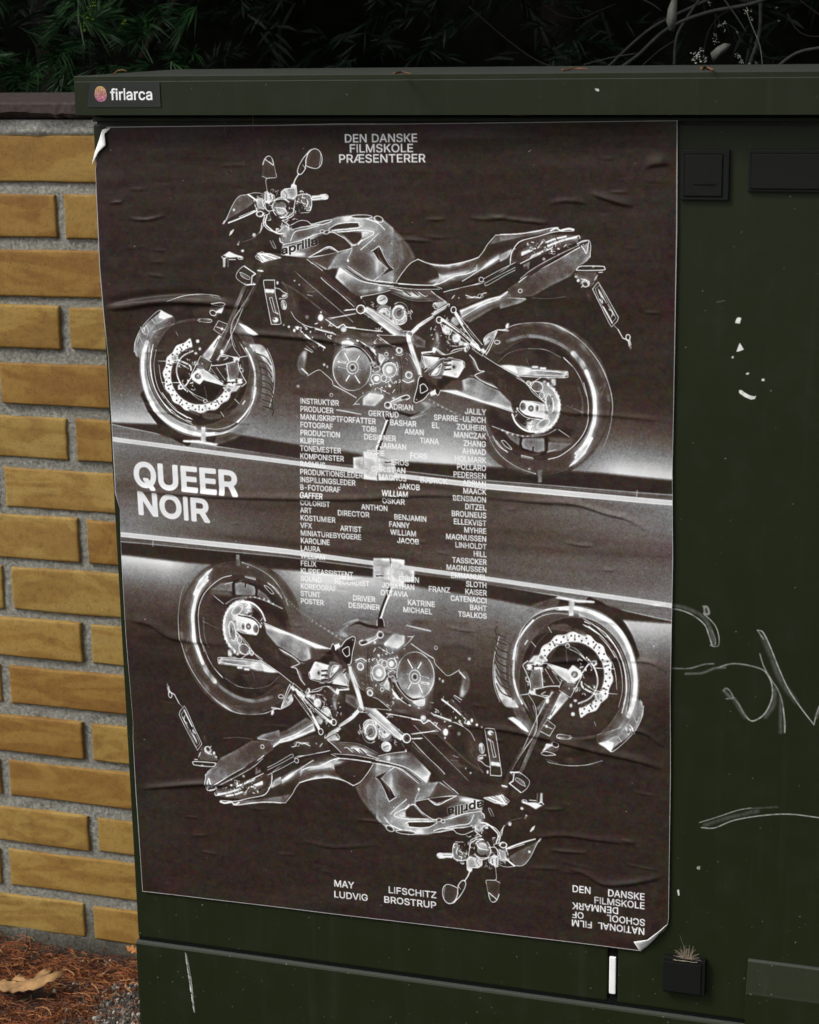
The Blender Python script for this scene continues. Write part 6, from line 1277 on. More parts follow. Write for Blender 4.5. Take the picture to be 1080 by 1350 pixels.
('P',30,100,4,1,[4479,2722,4478,2732,4475,2740,4470,2748,4464,2754,4457,2759,4450,2761,4442,2760,4435,2758,4428,2753,4423,2746,4420,2738,4418,2729,4418,2719,4420,2710,4424,2702,4429,2695,4435,2689,4443,2686,4450,2685,4458,2687,4465,2691,4471,2697,4475,2704,4478,2713]),
('L',84,8,100,5,1,[4484,2722,4482,2735,4479,2748,4474,2758,4468,2767,4460,2773,4452,2776,4444,2775,4436,2771,4429,2765,4424,2755,4420,2744,4418,2731,4418,2717,4420,2705,4424,2693,4430,2683,4437,2676,4445,2671,4453,2670,4461,2672,4469,2678,4475,2686,4480,2697,4483,2709,4484,2722]),
('L',26,6,100,5,1,[4423,2724,4473,2722]),
('L',84,7,100,5,1,[4436,2661,4601,2674,4664,2703]),
('L',14,11,100,5,1,[4416,2768,4485,2816,4637,2836]),
('L',86,7,100,5,1,[4384,2750,4422,2787,4485,2829,4625,2849]),
('P',20,100,4,1,[4561,2738,4560,2746,4557,2754,4552,2761,4547,2766,4540,2770,4532,2772,4524,2772,4517,2769,4511,2765,4506,2759,4502,2752,4500,2744,4500,2736,4502,2728,4506,2721,4511,2715,4518,2710,4525,2707,4533,2706,4540,2708,4547,2711,4553,2716,4557,2723,4560,2730]),
('L',86,10,100,5,1,[4566,2738,4565,2747,4561,2756,4556,2764,4549,2770,4541,2775,4532,2777,4523,2777,4515,2774,4508,2769,4501,2762,4497,2754,4495,2745,4495,2736,4498,2726,4502,2718,4508,2711,4516,2706,4524,2702,4533,2701,4542,2703,4550,2707,4557,2712,4562,2720,4565,2729,4566,2738]),
('P',60,100,4,1,[4543,2739,4543,2742,4542,2745,4540,2747,4537,2750,4534,2751,4531,2752,4528,2752,4525,2751,4522,2749,4520,2747,4519,2744,4518,2741,4518,2738,4519,2735,4520,2732,4522,2730,4525,2728,4528,2727,4531,2727,4534,2727,4537,2728,4540,2730,4542,2733,4543,2736]),
('P',22,100,4,1,[4609,2737,4608,2743,4607,2750,4605,2756,4602,2760,4598,2763,4595,2765,4591,2764,4587,2762,4584,2759,4581,2754,4580,2748,4579,2741,4579,2734,4580,2727,4582,2721,4584,2716,4588,2712,4591,2710,4595,2709,4599,2711,4602,2713,4605,2718,4607,2723,4609,2730]),
('L',80,7,100,5,1,[4615,2736,4614,2746,4612,2756,4608,2764,4603,2771,4598,2775,4591,2777,4585,2777,4579,2774,4574,2769,4569,2762,4566,2753,4565,2743,4565,2733,4567,2723,4570,2714,4574,2707,4580,2701,4586,2698,4592,2697,4598,2699,4604,2703,4609,2709,4612,2717,4615,2726,4615,2736]),
('P',76,100,4,1,[4407,2747,4401,2760,4388,2761,4382,2748,4388,2735,4401,2734]),
('P',17,90,5,0,[4072,2251,4211,2323,4400,2436,4514,2520,4664,2672,4449,2660,4359,2713,4233,2592,4145,2494,4068,2471]),
('L',82,7,100,5,1,[4072,2239,4211,2323,4401,2424,4514,2520,4670,2676]),
('L',80,7,100,5,1,[4388,2436,4488,2496,4551,2582,4664,2672]),
('P',72,85,5,0,[4249,2322,4452,2322,4553,2344,4892,2360,4898,2397,4866,2423,4388,2418]),
('P',40,80,8,0,[4578,2362,4879,2373,4829,2399,4603,2393]),
('L',84,7,100,5,1,[4388,2418,4578,2425,4866,2423,4898,2397,4892,2360,4867,2379,4779,2369,4553,2363,4452,2397]),
('P',84,100,6,0,[4249,2322,4376,2324,4401,2399,4325,2363]),
('P',80,100,4,0,[4543,2320,4604,2318,4610,2340,4543,2339]),
('P',78,100,4,0,[4622,2330,4685,2328,4685,2353,4622,2349]),
('B',80,70,[4477,2371],83,19,0),
('L',78,8,100,5,1,[4628,2429,4577,2462,4539,2507,4526,2532]),
('P',60,100,4,1,[4528,2489,4527,2494,4525,2499,4522,2504,4518,2508,4514,2510,4509,2512,4504,2511,4499,2510,4494,2507,4491,2503,4489,2498,4487,2493,4487,2487,4489,2481,4491,2476,4495,2472,4499,2469,4504,2467,4509,2467,4514,2468,4519,2470,4522,2473,4525,2478,4527,2483]),
('L',84,8,100,5,1,[4528,2489,4527,2494,4525,2499,4522,2504,4518,2508,4514,2510,4509,2512,4504,2511,4499,2510,4494,2507,4491,2503,4489,2498,4487,2493,4487,2487,4489,2481,4491,2476,4495,2472,4499,2469,4504,2467,4509,2467,4514,2468,4519,2470,4522,2473,4525,2478,4527,2483,4528,2489]),
('P',76,85,5,0,[4678,2428,4779,2438,4785,2500,4753,2513,4728,2458]),
('P',22,100,4,1,[4737,2451,4737,2454,4735,2457,4733,2460,4730,2462,4727,2463,4723,2464,4719,2464,4716,2463,4712,2462,4710,2459,4708,2457,4707,2454,4707,2451,4708,2447,4710,2445,4713,2442,4716,2441,4719,2439,4723,2439,4727,2440,4730,2441,4733,2443,4735,2445,4737,2448]),
('P',44,100,6,0,[4592,3352,4640,3350,4635,3478,4594,3480]),
('P',70,70,4,0,[4055,3283,4107,3302,4132,3331,4107,3328]),
('P',64,70,4,1,[4523,3346,4516,3355,4500,3356,4493,3347,4500,3338,4516,3337]),
('P',44,85,4,0,[4241,1051,4491,1031,4788,982,4824,1000,4738,1030,4490,1073,4240,1123]),
('B',58,50,[4615,1019],166,19,-6),
('P',24,90,8,0,[4240,1123,4490,1073,4465,1110,4390,1177,4352,1219,4238,1281]),
('P',64,85,6,0,[4239,1245,4365,1183,4352,1231,4313,1280,4238,1317]),
('L',84,10,100,5,1,[4241,1051,4416,1044,4590,1019,4738,988,4812,982]),
('L',80,10,100,5,1,[4338,1304,4352,1231,4403,1146,4465,1104,4614,1067,4738,1030,4824,1014]),
('L',84,14,100,5,1,[4738,1012,4788,988,4824,1006]),
('L',86,19,100,5,1,[4837,1009,4910,993,4959,1001]),
('L',78,7,100,5,1,[4824,1018,4959,1013]),
('P',34,80,8,0,[4465,1116,4676,1054,4885,1047,5008,1058,5007,1118,4786,1203,4563,1278,4425,1328,4351,1316,4364,1219]),
('L',24,28,100,5,1,[4376,1280,4402,1207,4452,1182]),
('P',82,100,4,0,[4452,1218,4589,1175,4601,1191,4451,1255]),
('L',22,11,100,5,1,[4601,1193,4451,1267]),
('L',82,11,100,5,1,[4613,1175,4663,1114]),
('P',24,100,5,0,[4639,1145,4762,1114,4712,1180,4613,1205]),
('L',84,17,100,5,1,[4700,1120,4775,1090,4885,1065]),
('L',66,22,100,8,1,[4713,1156,4836,1107,4983,1070]),
('L',78,11,100,5,1,[4538,1266,4613,1229,4737,1180,4762,1150]),
('L',72,10,100,5,1,[4438,1327,4513,1290,4638,1229]),
('L',30,14,100,5,1,[4774,1162,4860,1131]),
('L',74,10,100,5,1,[4861,1095,4934,1083,5008,1058,5020,1082]),
('B',66,60,[4959,1094],83,24,-15),
('L',66,11,100,5,1,[4551,1248,4712,1192]),
('P',60,100,4,1,[4687,1283,4686,1286,4685,1290,4683,1293,4680,1295,4677,1296,4673,1297,4669,1297,4666,1296,4662,1294,4660,1291,4658,1288,4657,1285,4657,1281,4658,1278,4660,1274,4663,1272,4666,1270,4669,1269,4673,1268,4677,1269,4680,1270,4683,1273,4685,1276,4686,1279]),
('P',24,100,4,1,[4678,1283,4674,1288,4667,1286,4667,1279,4674,1277]),
('P',46,80,5,0,[4463,1339,4538,1302,4525,1387,4475,1376]),
('P',22,100,4,1,[4509,1369,4508,1372,4507,1375,4504,1377,4502,1379,4498,1381,4494,1381,4491,1381,4487,1380,4484,1379,4481,1377,4480,1374,4479,1371,4479,1368,4480,1365,4482,1362,4484,1360,4487,1358,4491,1357,4495,1357,4498,1358,4502,1359,4505,1361,4507,1363,4508,1366]),
('P',74,100,4,1,[4622,1229,4616,1235,4606,1233,4606,1226,4616,1223]),
('P',74,100,4,1,[4644,1218,4638,1224,4628,1222,4628,1215,4638,1212]),
('P',74,100,4,1,[4666,1207,4660,1213,4651,1211,4651,1203,4661,1201]),
('P',74,100,4,1,[4689,1196,4683,1202,4673,1200,4673,1192,4683,1190]),
('P',74,100,4,1,[4711,1185,4705,1191,4695,1189,4695,1181,4705,1179]),
('P',74,100,4,1,[4733,1174,4727,1180,4718,1178,4718,1170,4727,1168]),
('K',[4774,1156],304,83,50),
('K',[5080,1465],110,55,16),
('G',36,50,[4610,1544,4934,1238],100,6,0,[4310,1573,4424,1498,4612,1374,5032,1165,5105,1117,5123,1260,5092,1296,4982,1382,4933,1443,4710,1555,4560,1642,4334,1658]),
('L',84,10,100,5,1,[4423,1504,4537,1423,4736,1324,4909,1226,5019,1166]),
('L',72,7,100,5,1,[4436,1473,4562,1375,4786,1252,5007,1148]),
('P',16,100,4,0,[4474,1461,4587,1386,4786,1276,5007,1160,4860,1257,4661,1367,4537,1442]),
('P',44,60,4,0,[4487,1424,4786,1252,4995,1148,4798,1263,4562,1399]),
('L',82,8,100,5,1,[4995,1136,5044,1106,5105,1105,5123,1153,5117,1260]),
('L',78,7,100,5,1,[5032,1153,5068,1201,5080,1225]),
('L',74,7,100,5,1,[5105,1111,5093,1177,5080,1225,5056,1177]),
('L',56,6,70,5,1,[5105,1260,5080,1297,4982,1346]),
('L',84,8,100,5,1,[4995,1130,5105,1099]),
('L',78,7,100,5,1,[4454,1589,4453,1593,4451,1598,4449,1601,4445,1604,4441,1606,4436,1607,4431,1607,4427,1606,4423,1603,4420,1600,4418,1596,4416,1592,4416,1587,4418,1583,4420,1579,4423,1575,4427,1573,4432,1571,4436,1571,4441,1572,4445,1573,4449,1576,4452,1580,4453,1584,4454,1589]),
('P',22,100,4,1,[4441,1589,4437,1595,4430,1593,4430,1586,4437,1583]),
('P',52,85,6,0,[4233,1660,4310,1591,4359,1657,4484,1662,4503,1673,4434,1711,4231,1770]),
('L',84,11,100,5,1,[4233,1660,4309,1597]),
('L',60,7,100,5,1,[4309,1658,4484,1662]),
('L',36,8,80,5,1,[4547,1654,4709,1658,4883,1637]),
('L',84,10,100,5,1,[4988,1376,5031,1345,5227,1343,5257,1355,5239,1379,5007,1384,4988,1376]),
('P',22,100,4,0,[5013,1363,5214,1353,5227,1367,5031,1375]),
('P',80,100,4,1,[5161,1350,5154,1358,5143,1355,5143,1345,5154,1342]),
('L',76,10,100,5,1,[5202,1401,5236,1400]),
('P',40,85,6,0,[4970,1418,5031,1399,5178,1403,5190,1463,5129,1548,5031,1514]),
('P',60,100,4,1,[5110,1501,5109,1509,5106,1517,5100,1524,5093,1529,5085,1533,5076,1535,5067,1534,5058,1532,5050,1527,5044,1521,5039,1514,5037,1506,5037,1497,5040,1489,5044,1482,5050,1475,5058,1471,5067,1468,5076,1467,5085,1469,5093,1472,5101,1478,5106,1484,5109,1492]),
('P',20,100,4,1,[5093,1526,5090,1529,5087,1531,5083,1532,5078,1532,5073,1531,5068,1529,5063,1526,5059,1522,5056,1518,5054,1514,5053,1510,5054,1507,5056,1503,5059,1501,5063,1499,5067,1499,5072,1500,5077,1501,5082,1504,5087,1507,5090,1510,5093,1515,5094,1519,5094,1523]),
('L',84,11,100,5,1,[5102,1485,5107,1492,5110,1501,5110,1509,5108,1518,5104,1526,5097,1533,5089,1537,5080,1540,5070,1541,5061,1539,5053,1535,5045,1529]),
('P',76,100,4,1,[5017,1484,5017,1488,5016,1492,5014,1495,5011,1498,5008,1500,5005,1501,5001,1500,4998,1499,4995,1497,4993,1494,4991,1490,4990,1486,4990,1482,4991,1478,4993,1474,4995,1471,4998,1469,5001,1467,5005,1467,5008,1468,5011,1470,5014,1472,5016,1476,5017,1479]),
('L',80,8,100,5,1,[5031,1465,5080,1477,5104,1525]),
('P',50,80,4,1,[4986,1424,4985,1427,4984,1430,4983,1432,4981,1434,4979,1435,4976,1436,4974,1436,4972,1435,4970,1433,4968,1431,4967,1429,4966,1426,4966,1423,4967,1420,4968,1417,4970,1415,4972,1413,4974,1412,4976,1412,4979,1412,4981,1414,4983,1416,4984,1418,4985,1421]),
('L',60,8,100,5,1,[5190,1427,5159,1476]),
('L',80,8,100,5,0,[5141,1560,5196,1493,5275,1619,5391,1828,5379,1864,5324,1920,5300,1884,5202,1680,5141,1560]),
('L',66,6,100,5,0,[5165,1560,5208,1523,5263,1631,5367,1834,5324,1884,5227,1704,5165,1560]),
('L',82,12,100,5,1,[5245,1728,5300,1824,5331,1884]),
('L',76,7,100,5,1,[5288,1703,5349,1811]),
('L',80,11,100,5,1,[5214,1656,5239,1692,5227,1631]),
('L',60,11,100,5,1,[5196,1560,5227,1607,5275,1691]),
('L',66,11,100,5,1,[5202,1571,5214,1607,5251,1655]),
('L',70,10,100,5,1,[5300,1751,5336,1775,5324,1823]),
('P',24,100,4,0,[5214,1632,5239,1643,5233,1680]),
('L',60,8,100,5,1,[5349,1908,5386,1943]),
('L',80,11,100,5,1,[5386,1943,5435,2027]),
('P',20,100,4,1,[5498,2020,5498,2023,5496,2027,5494,2030,5491,2032,5488,2034,5484,2035,5481,2034,5477,2033,5474,2031,5472,2029,5470,2026,5469,2022,5469,2019,5470,2015,5472,2012,5474,2009,5477,2007,5481,2006,5484,2005,5488,2006,5491,2008,5494,2010,5496,2013,5498,2016]),
('L',82,10,100,5,1,[5504,2016,5503,2023,5502,2029,5499,2034,5495,2039,5490,2042,5485,2043,5480,2043,5475,2041,5470,2037,5467,2032,5464,2027,5463,2020,5463,2013,5464,2007,5467,2001,5470,1996,5474,1992,5479,1990,5485,1990,5490,1991,5494,1994,5498,1998,5501,2003,5503,2009,5504,2016]),
('L',80,11,100,5,1,[5441,2027,5483,2050,5496,2099]),
('B',60,60,[5508,2111],16,27,0),
('L',60,14,80,5,1,[5496,2038,5508,2086]),
('B',34,70,[5104,1621],27,55,-20),
('P',80,100,4,0,[2791,3243,2928,3261,2923,3537,2781,3528]),
('P',78,100,4,0,[2679,3303,2795,3294,2784,3444,2679,3445]),
('P',70,100,4,0,[2942,3300,3127,3308,3117,3528,2935,3536]),
('L',20,10,100,5,0,[2939,3280,2931,3533]),
('L',24,15,100,5,1,[2945,3349,3086,3337]),
('L',88,6,100,5,0,[2791,3243,2928,3257,2923,3537]),
('P',34,100,4,1,[2771,3362,2765,3372,2756,3369,2756,3357,2765,3353]),
('P',34,100,4,1,[2841,3373,2835,3383,2826,3379,2827,3368,2836,3364]),
('P',34,100,4,1,[2846,3402,2840,3412,2831,3409,2832,3397,2841,3393]),
('P',34,100,4,1,[2853,3432,2848,3441,2839,3438,2839,3426,2848,3422]),
('P',34,100,4,1,[2838,3462,2832,3471,2823,3468,2824,3457,2833,3453]),
('L',34,8,100,5,1,[2679,3301,2789,3287]),
('P',84,50,8,0,[2928,3261,3007,3297,3003,3435,2921,3458])]
def paint_poster():
    cv = Canvas(PW, 500.0, PS, 0.155)
    H, W = cv.c.shape
    yy, xx = np.mgrid[0:H, 0:W].astype(np.float32)
    a = xx[0] / PS; b = yy / PS
    def curve(pts):
        p = np.array(pts, float); return np.interp(a, p[:, 0], p[:, 1])[None, :]
    eb = curve([(0, 303), (60, 303), (97, 304), (200, 318), (311, 331), (405, 333), (520, 334), (590, 338)])
    rtp = curve([(0, 306), (121, 325), (229, 336), (405, 348), (558, 353), (594, 354)])
    rb = curve([(0, 322), (229, 341), (405, 354), (594, 362)])
    pk = curve([(0, .72), (50, .74), (110, .60), (180, .52), (240, .52), (300, .70), (360, .82), (385, .78), (425, .46), (500, .50), (540, .84), (594, .80)])
    wd = curve([(0, 24), (100, 26), (180, 34), (311, 42), (420, 36), (540, 22), (594, 22)])
    t = b - eb
    g = np.where(t < 0, np.exp(-np.abs(t / wd) ** 1.25), np.exp(-(t / 1.6) ** 2))
    g2 = np.where(t < 0, np.exp(-(t / (wd * 2.3)) ** 2), 0)
    cv.c += (pk - .17) * (0.82 * g + 0.26 * g2)
    # rail surface
    u = b - rtp
    inr = np.clip(u / 1.2 + .5, 0, 1)
    gray = curve([(0, .43), (229, .36), (330, .24), (594, .33)])
    v = gray + 0.02 * np.sin(b * 1.3)
    pan = curve([(0, .47), (150, .38), (280, .25), (420, .29), (594, .52)])
    cen = curve([(0, .35), (150, .29), (297, .24), (444, .29), (594, .35)])
    q = np.clip((b - rb) / 45.0, 0, 1)
    panel = pan * (1 - q) + cen * q
    streak = blur(rng.randn(H, W).astype(np.float32), 1)
    streak = blur_dir(streak, 150, 7)
    panel = panel + streak * 0.6 * (.25 + q)
    dark = np.exp(-((b - rb - 8) / 4.0) ** 2) * curve([(0, 0.0), (200, .02), (300, .07), (420, .08), (594, .0)])
    panel = panel - dark
    v = np.where(b > rb, panel, v)
    cv.c = cv.c * (1 - inr) + v * inr
    cv.c += np.exp(-(u / 0.6) ** 2) * .40
    m = np.clip((curve([(0, 2.4), (300, 2.2), (420, 3.0), (594, 2.6)]) - np.abs(b - rb)) / .5 + .5, 0, 1)
    cv.c = cv.c * (1 - m) + m * (.80 + .10 * np.clip(np.abs(b - rb) - 1.2, 0, 1))
    L_ = cv.line
    L_([(558, 351), (557, 362)], .7, .8)
    L_([(405, 350), (480, 352.5), (558, 355)], .5, .55, .6)
    # centre line of the upper machine's shadow wedge
    cv.poly([(28, 305), (66, 307), (97, 305), (100, 322), (60, 317)], .17, .95, 1.0)
    cv.poly([(140, 326), (180, 318), (240, 322), (300, 329), (310, 342), (240, 338), (170, 331)], .18, .8, 2.0)
    before = cv.c.copy()
    for op in ART:
        k = op[0]
        if k == 'P':
            P = np.array(op[5], float).reshape(-1, 2) / 10
            if op[4]: P = catmull(P, 4, True)
            cv.poly(P, op[1] / 100, op[2] / 100, op[3] / 10)
        elif k == 'G':
            P = np.array(op[7], float).reshape(-1, 2) / 10
            if op[6]: P = catmull(P, 4, True)
            cv.poly(P, 0, op[4] / 100, op[5] / 10, (op[1] / 100, op[2] / 100, np.array(op[3], float).reshape(2, 2) / 10))
        elif k == 'L':
            P = np.array(op[6], float).reshape(-1, 2) / 10
            if op[5] and len(P) > 2: P = catmull(P, 5)
            bright = op[1] > 55
            cv.line(P, max(op[2] / 10 * (.82 if bright and op[2] < 12 else 1), .42), min(op[1] / 100 * (1.10 if bright else 1), .97), op[3] / 100, op[4] / 10)
        elif k == 'K':      # small mechanical clutter inside an ellipse
            x0, y0 = op[1]; rx, ry = op[2] / 10, op[3] / 10
            for _ in range(op[4]):
                th, q = rng.uniform(0, 6.28), rng.rand() ** .5
                x = x0 / 10 + rx * q * math.cos(th); y = y0 / 10 + ry * q * math.sin(th); s_ = rng.uniform(1.0, 4.0); v_ = rng.choice([.08, .5, .7, .85, .9])
                kind = rng.randint(3)
                if kind == 0:
                    a0 = rng.uniform(0, 6.28); ar = [a0 + rng.uniform(1.5, 6.3) * i / 8 for i in range(9)]
                    cv.line(np.array([(x + s_ * .6 * math.cos(u_), y + s_ * .6 * math.sin(u_)) for u_ in ar]), .5, v_, .8, .5)
                elif kind == 1:
                    a0 = rng.uniform(0, 3.14); cv.line(np.array([(x, y), (x + s_ * math.cos(a0), y + s_ * math.sin(a0))]), rng.uniform(.45, 1.0), v_, .8, .5)
                else:
                    cv.blob(x, y, s_ * .5, s_ * .3, rng.uniform(0, 180), v_, .8)
        elif k == 'B':
            x, y = op[3]
            cv.blob(x / 10, y / 10, op[4] / 10, op[5] / 10, op[6], op[1] / 100, op[2] / 100)
    wob = blur(rng.randn(*cv.c.shape).astype(np.float32), 7); wob /= wob.std()
    cv.c = before + (cv.c - before) * np.where(cv.c > before, np.clip(1.03 + .10 * wob, .75, 1.15), 1.0)
    drawn = blur((np.abs(cv.c - before) > .05).astype(np.float32), 4)
    # the name on the tank, dark on light
    text(cv, "aprilia", 199.5, 126.5, 7.4, v=.80, w=38.5, slope=-0.28, bold=1.0, a=.25)
    text(cv, "aprilia", 199.5, 126.5, 7.4, v=.10, w=38.5, slope=-0.28, bold=.42, a=.95)
    up_ = cv.c
    # glowing-negative look: tone sinks inside each shape and flares along its edges
    b2, b5, b11 = blur(up_, 2), blur(up_, 5), blur(up_, 11)
    E = 1.0 * np.abs(up_ - b5) + .75 * np.abs(up_ - b11)
    keep = np.clip((up_ - .20) / .22, 0, 1)
    neg = np.clip((.70 * up_ + .12 * b11 + .95 * E) * keep + (.90 * up_) * (1 - keep) + .35 * (up_ - b2), 0, 1)
    neg = neg - .055 * np.sin(2 * np.pi * neg)
    up_ = up_ * (1 - drawn) + neg * drawn
    full_h = int(PH * PS)
    out = np.zeros((full_h, up_.shape[1]), np.float32)
    Y = np.arange(full_h) / PS
    mid = 394.0
    top_rows = Y < mid
    out[top_rows] = up_[:top_rows.sum()]
    # lower half: the same picture turned by 180 degrees, a little longer towards the foot of the sheet
    src = np.where(Y < 486, 788 - Y, (837 - Y) / 1.17 + 2.0)
    a_src = 597.0 - np.arange(W) / PS
    ri = np.clip(src * PS, 0, up_.shape[0] - 2); ci = np.clip(a_src * PS, 0, W - 2)
    r0 = ri.astype(int); fr = (ri - r0)[:, None]; c0 = ci.astype(int); fc = (ci - c0)[None, :]
    def samp(r, c): return up_[r][:, c]
    low = (samp(r0, c0) * (1 - fr) + samp(r0 + 1, c0) * fr) * (1 - fc) + (samp(r0, c0 + 1) * (1 - fr) + samp(r0 + 1, c0 + 1) * fr) * fc
    out[~top_rows] = low[~top_rows]
    # film grain, mottling and a soft halo round the bright parts
    H, W = out.shape
    halo = blur(np.clip(out - .42, 0, 1), 6)
    out = np.clip(out, .115, 1.0) + halo * 0.16
    g1 = blur(rng.randn(H, W).astype(np.float32), 1) * 2.6
    g2 = rng.randn(H, W).astype(np.float32)
    g3 = blur(rng.randn(H, W).astype(np.float32), 6) * 9
    mid_ = np.clip(4 * out * (1 - out), 0, 1)
    out = out + (g1 * .036 + g2 * .026) * (.10 + 1.0 * mid_ ** 2.2) + g3 * .010
    p = Canvas(1, 1, PS); p.c = out; p.h, p.w = out.shape
    WT = .97
    T = lambda *k, **q: text(p, *k, v=WT, bold=.21, **q)
    for s_, x0, x1, y in (("DEN DANSKE", 269.7, 343.6, 17.2), ("FILMSKOLE", 274.6, 339.2, 26.8), ("PRÆSENTERER", 263.2, 351.0, 36.5)):
        T(s_, x0, y, 7.7, w=x1 - x0)
    text(p, "QUEER", 23.0, 371.2, 25.0, v=.92, w=116.0, slope=.045, bold=1.5)
    text(p, "NOIR", 24.6, 401.9, 23.4, v=.92, w=80.5, slope=.058, bold=1.5)
    rows = [[('INSTRUKTØR', 'L', 0, 0),('ADRIAN', 'C', 505, 632),('JALILY', 'R', 0, 0)], [('PRODUCER', 'L', 0, 0),('GERTRUD', 'C', 395, 555),('SPARRE-ULRICH', 'R', 0, 0)], [('MANUSKRIPTFORFATTER', 'L', 0, 0),('BASHAR', 'C', 510, 648),('EL', 'C', 730, 768),('ZOUHEIRI', 'R', 0, 0)], [('FOTOGRAF', 'L', 0, 0),('TOBI', 'C', 362, 437),('AMAN', 'C', 588, 688),('MANCZAK', 'R', 0, 0)], [('PRODUCTION', 'L', 0, 0),('DESIGNER', 'C', 372, 540),('TIANA', 'C', 668, 765),('ZHANG', 'R', 0, 0)], [('KLIPPER', 'L', 0, 0),('JARMAN', 'C', 455, 595),('AHMAD', 'R', 0, 0)], [('TONEMESTER', 'L', 0, 0),('SOFIE', 'C', 388, 480),('FORS', 'C', 615, 705),('HOLMARK', 'R', 0, 0)], [('KOMPONISTER', 'L', 0, 0),('EROS', 'C', 515, 607),('POLLARO', 'R', 0, 0)], [('RASMUS', 'L', 0, 0),('CHRISTIAN', 'C', 412, 590),('PEDERSEN', 'R', 0, 0)], [('PRODUKTIONSLEDER', 'L', 0, 0),('MAGNUS', 'C', 450, 595),('BJØRCK', 'C', 668, 808),('ADRIAN', 'R', 0, 0)], [('INSPILLINGSLEDER', 'L', 0, 0),('JAKOB', 'C', 553, 665),('MAACK', 'R', 0, 0)], [('B-FOTOGRAF', 'L', 0, 0),('WILLIAM', 'C', 467, 605),('BENSIMON', 'R', 0, 0)], [('GAFFER', 'L', 0, 0),('OSKAR', 'C', 468, 585),('DITZEL', 'R', 0, 0)], [('COLORIST', 'L', 0, 0),('ANTHON', 'C', 357, 495),('BROUNEUS', 'R', 0, 0)], [('ART', 'L', 0, 0),('DIRECTOR', 'C', 230, 397),('BENJAMIN', 'C', 530, 700),('ELLEKVIST', 'R', 0, 0)], [('KOSTUMIER', 'L', 0, 0),('FANNY', 'C', 502, 610),('MYHRE', 'R', 0, 0)], [('VFX', 'L', 0, 0),('ARTIST', 'C', 243, 355),('WILLIAM', 'C', 510, 645),('MAGNUSSEN', 'R', 0, 0)], [('MINIATUREBYGGERE', 'L', 0, 0),('JACOB', 'C', 545, 660),('LINHOLDT', 'R', 0, 0)], [('KAROLINE', 'L', 0, 0),('HILL', 'R', 0, 0)], [('LAURA', 'L', 0, 0),('TASSICKER', 'R', 0, 0)], [('WILLIAM', 'L', 0, 0),('MAGNUSSEN', 'R', 0, 0)], [('FELIX', 'L', 0, 0),('EMMANUEL', 'R', 0, 0)], [('KLIPPEASSISTENT', 'L', 0, 0),('ESBEN', 'C', 553, 660),('SLOTH', 'R', 0, 0)], [('SOUND', 'L', 0, 0),('RECORDIST', 'C', 212, 398),('JONATHAN', 'C', 465, 635),('FRANZ', 'C', 710, 820),('KAISER', 'R', 0, 0)], [('KOREOGRAF', 'L', 0, 0),('OTTAVIA', 'C', 458, 600),('CATENACCI', 'R', 0, 0)], [('STUNT', 'L', 0, 0),('DRIVER', 'C', 310, 428),('KATRINE', 'C', 600, 742),('BAHT', 'R', 0, 0)], [('POSTER', 'L', 0, 0),('DESIGNER', 'C', 287, 452),('MICHAEL', 'C', 577, 727),('TSALKOS', 'R', 0, 0)]]
    for k, items in enumerate(rows):
        f = k / 26.0
        xl = 212.9 - 8.5 * f; xr = 407.3 - 2.6 * f; y0 = 276.8 + (489.2 - 276.8) * f; sl = .026 - .011 * f
        for it in items:
            s_, al, X0, X1 = it
            if al == 'L': T(s_, xl, y0, 5.5, slope=sl)
            elif al == 'R': T(s_, xr, y0 + sl * (xr - xl) - sl * text_w(s_, 5.5) * .87, 5.5, align='R', slope=sl)
            else:
                xa = xl + (X0 - 28) / 980.0 * (xr - xl); xb = xl + (X1 - 28) / 980.0 * (xr - xl)
                T(s_, xa, y0 + sl * (xa - xl), 5.5, w=xb - xa, slope=sl)
    for s_, x0, x1, y in (("MAY", 229.4, 252.0, 807.6), ("LUDVIG", 229.1, 267.4, 820.2), ("LIFSCHITZ", 291.0, 344.5, 808.2), ("BROSTRUP", 285.6, 344.0, 820.0),
                          ("DEN", 492.2, 511.6, 782.9), ("DANSKE", 529.6, 567.9, 783.0), ("FILMSKOLE", 515.2, 567.9, 793.0)):
        T(s_, x0, y, 7.4, w=x1 - x0)
    for s_, x0, x1, y in (("DENMARK", 492.2, 540.4, 802.2), ("OF", 491.8, 503.8, 812.4), ("SCHOOL", 528.5, 568.3, 811.6), ("FILM", 491.1, 512.7, 821.9), ("NATIONAL", 519.0, 568.0, 821.5)):
        T(s_, x0, y, 7.2, w=x1 - x0, inv=True)
    v = np.clip(p.c, 0, 1)
    # paper: brown black in the dark, faintly cold in the light
    tt = np.clip((v - .17) / .30, 0, 1)[..., None]
    dark_c = np.array([1.20, .94, .80]); lite = np.array([.99, .995, 1.0])
    rgb = v[..., None] * (dark_c * (1 - tt) + lite * tt)
    # colour noise of the print
    cn = np.stack([blur(rng.randn(H, W).astype(np.float32), 3) for _ in range(3)], -1)
    cl = np.stack([blur(rng.randn(H, W).astype(np.float32), 30) for _ in range(3)], -1)
    cn /= cn.std(); cl /= cl.std()
    rgb = rgb + (cn * .011 + cl * .004) * (1 - .7 * tt) * (v[..., None] < .85)
    # white cut edge of the sheet
    yy, xx = np.mgrid[0:H, 0:W].astype(np.float32)
    e = np.minimum(np.minimum(xx, W - 1 - xx), np.minimum(yy, H - 1 - yy)) / PS
    ed = np.clip((.42 - e) / .3 + .5, 0, 1)[..., None]
    rgb = rgb * (1 - ed) + .74 * ed
    # scuffs and white flecks
    for _ in range(230):
        x = rng.randint(4, W - 4); y = rng.randint(4, H - 4); r = rng.choice([1, 1, 1, 2])
        rgb[y:y + r, x:x + r + rng.randint(0, 2)] += rng.uniform(.15, .5)
    return rgb

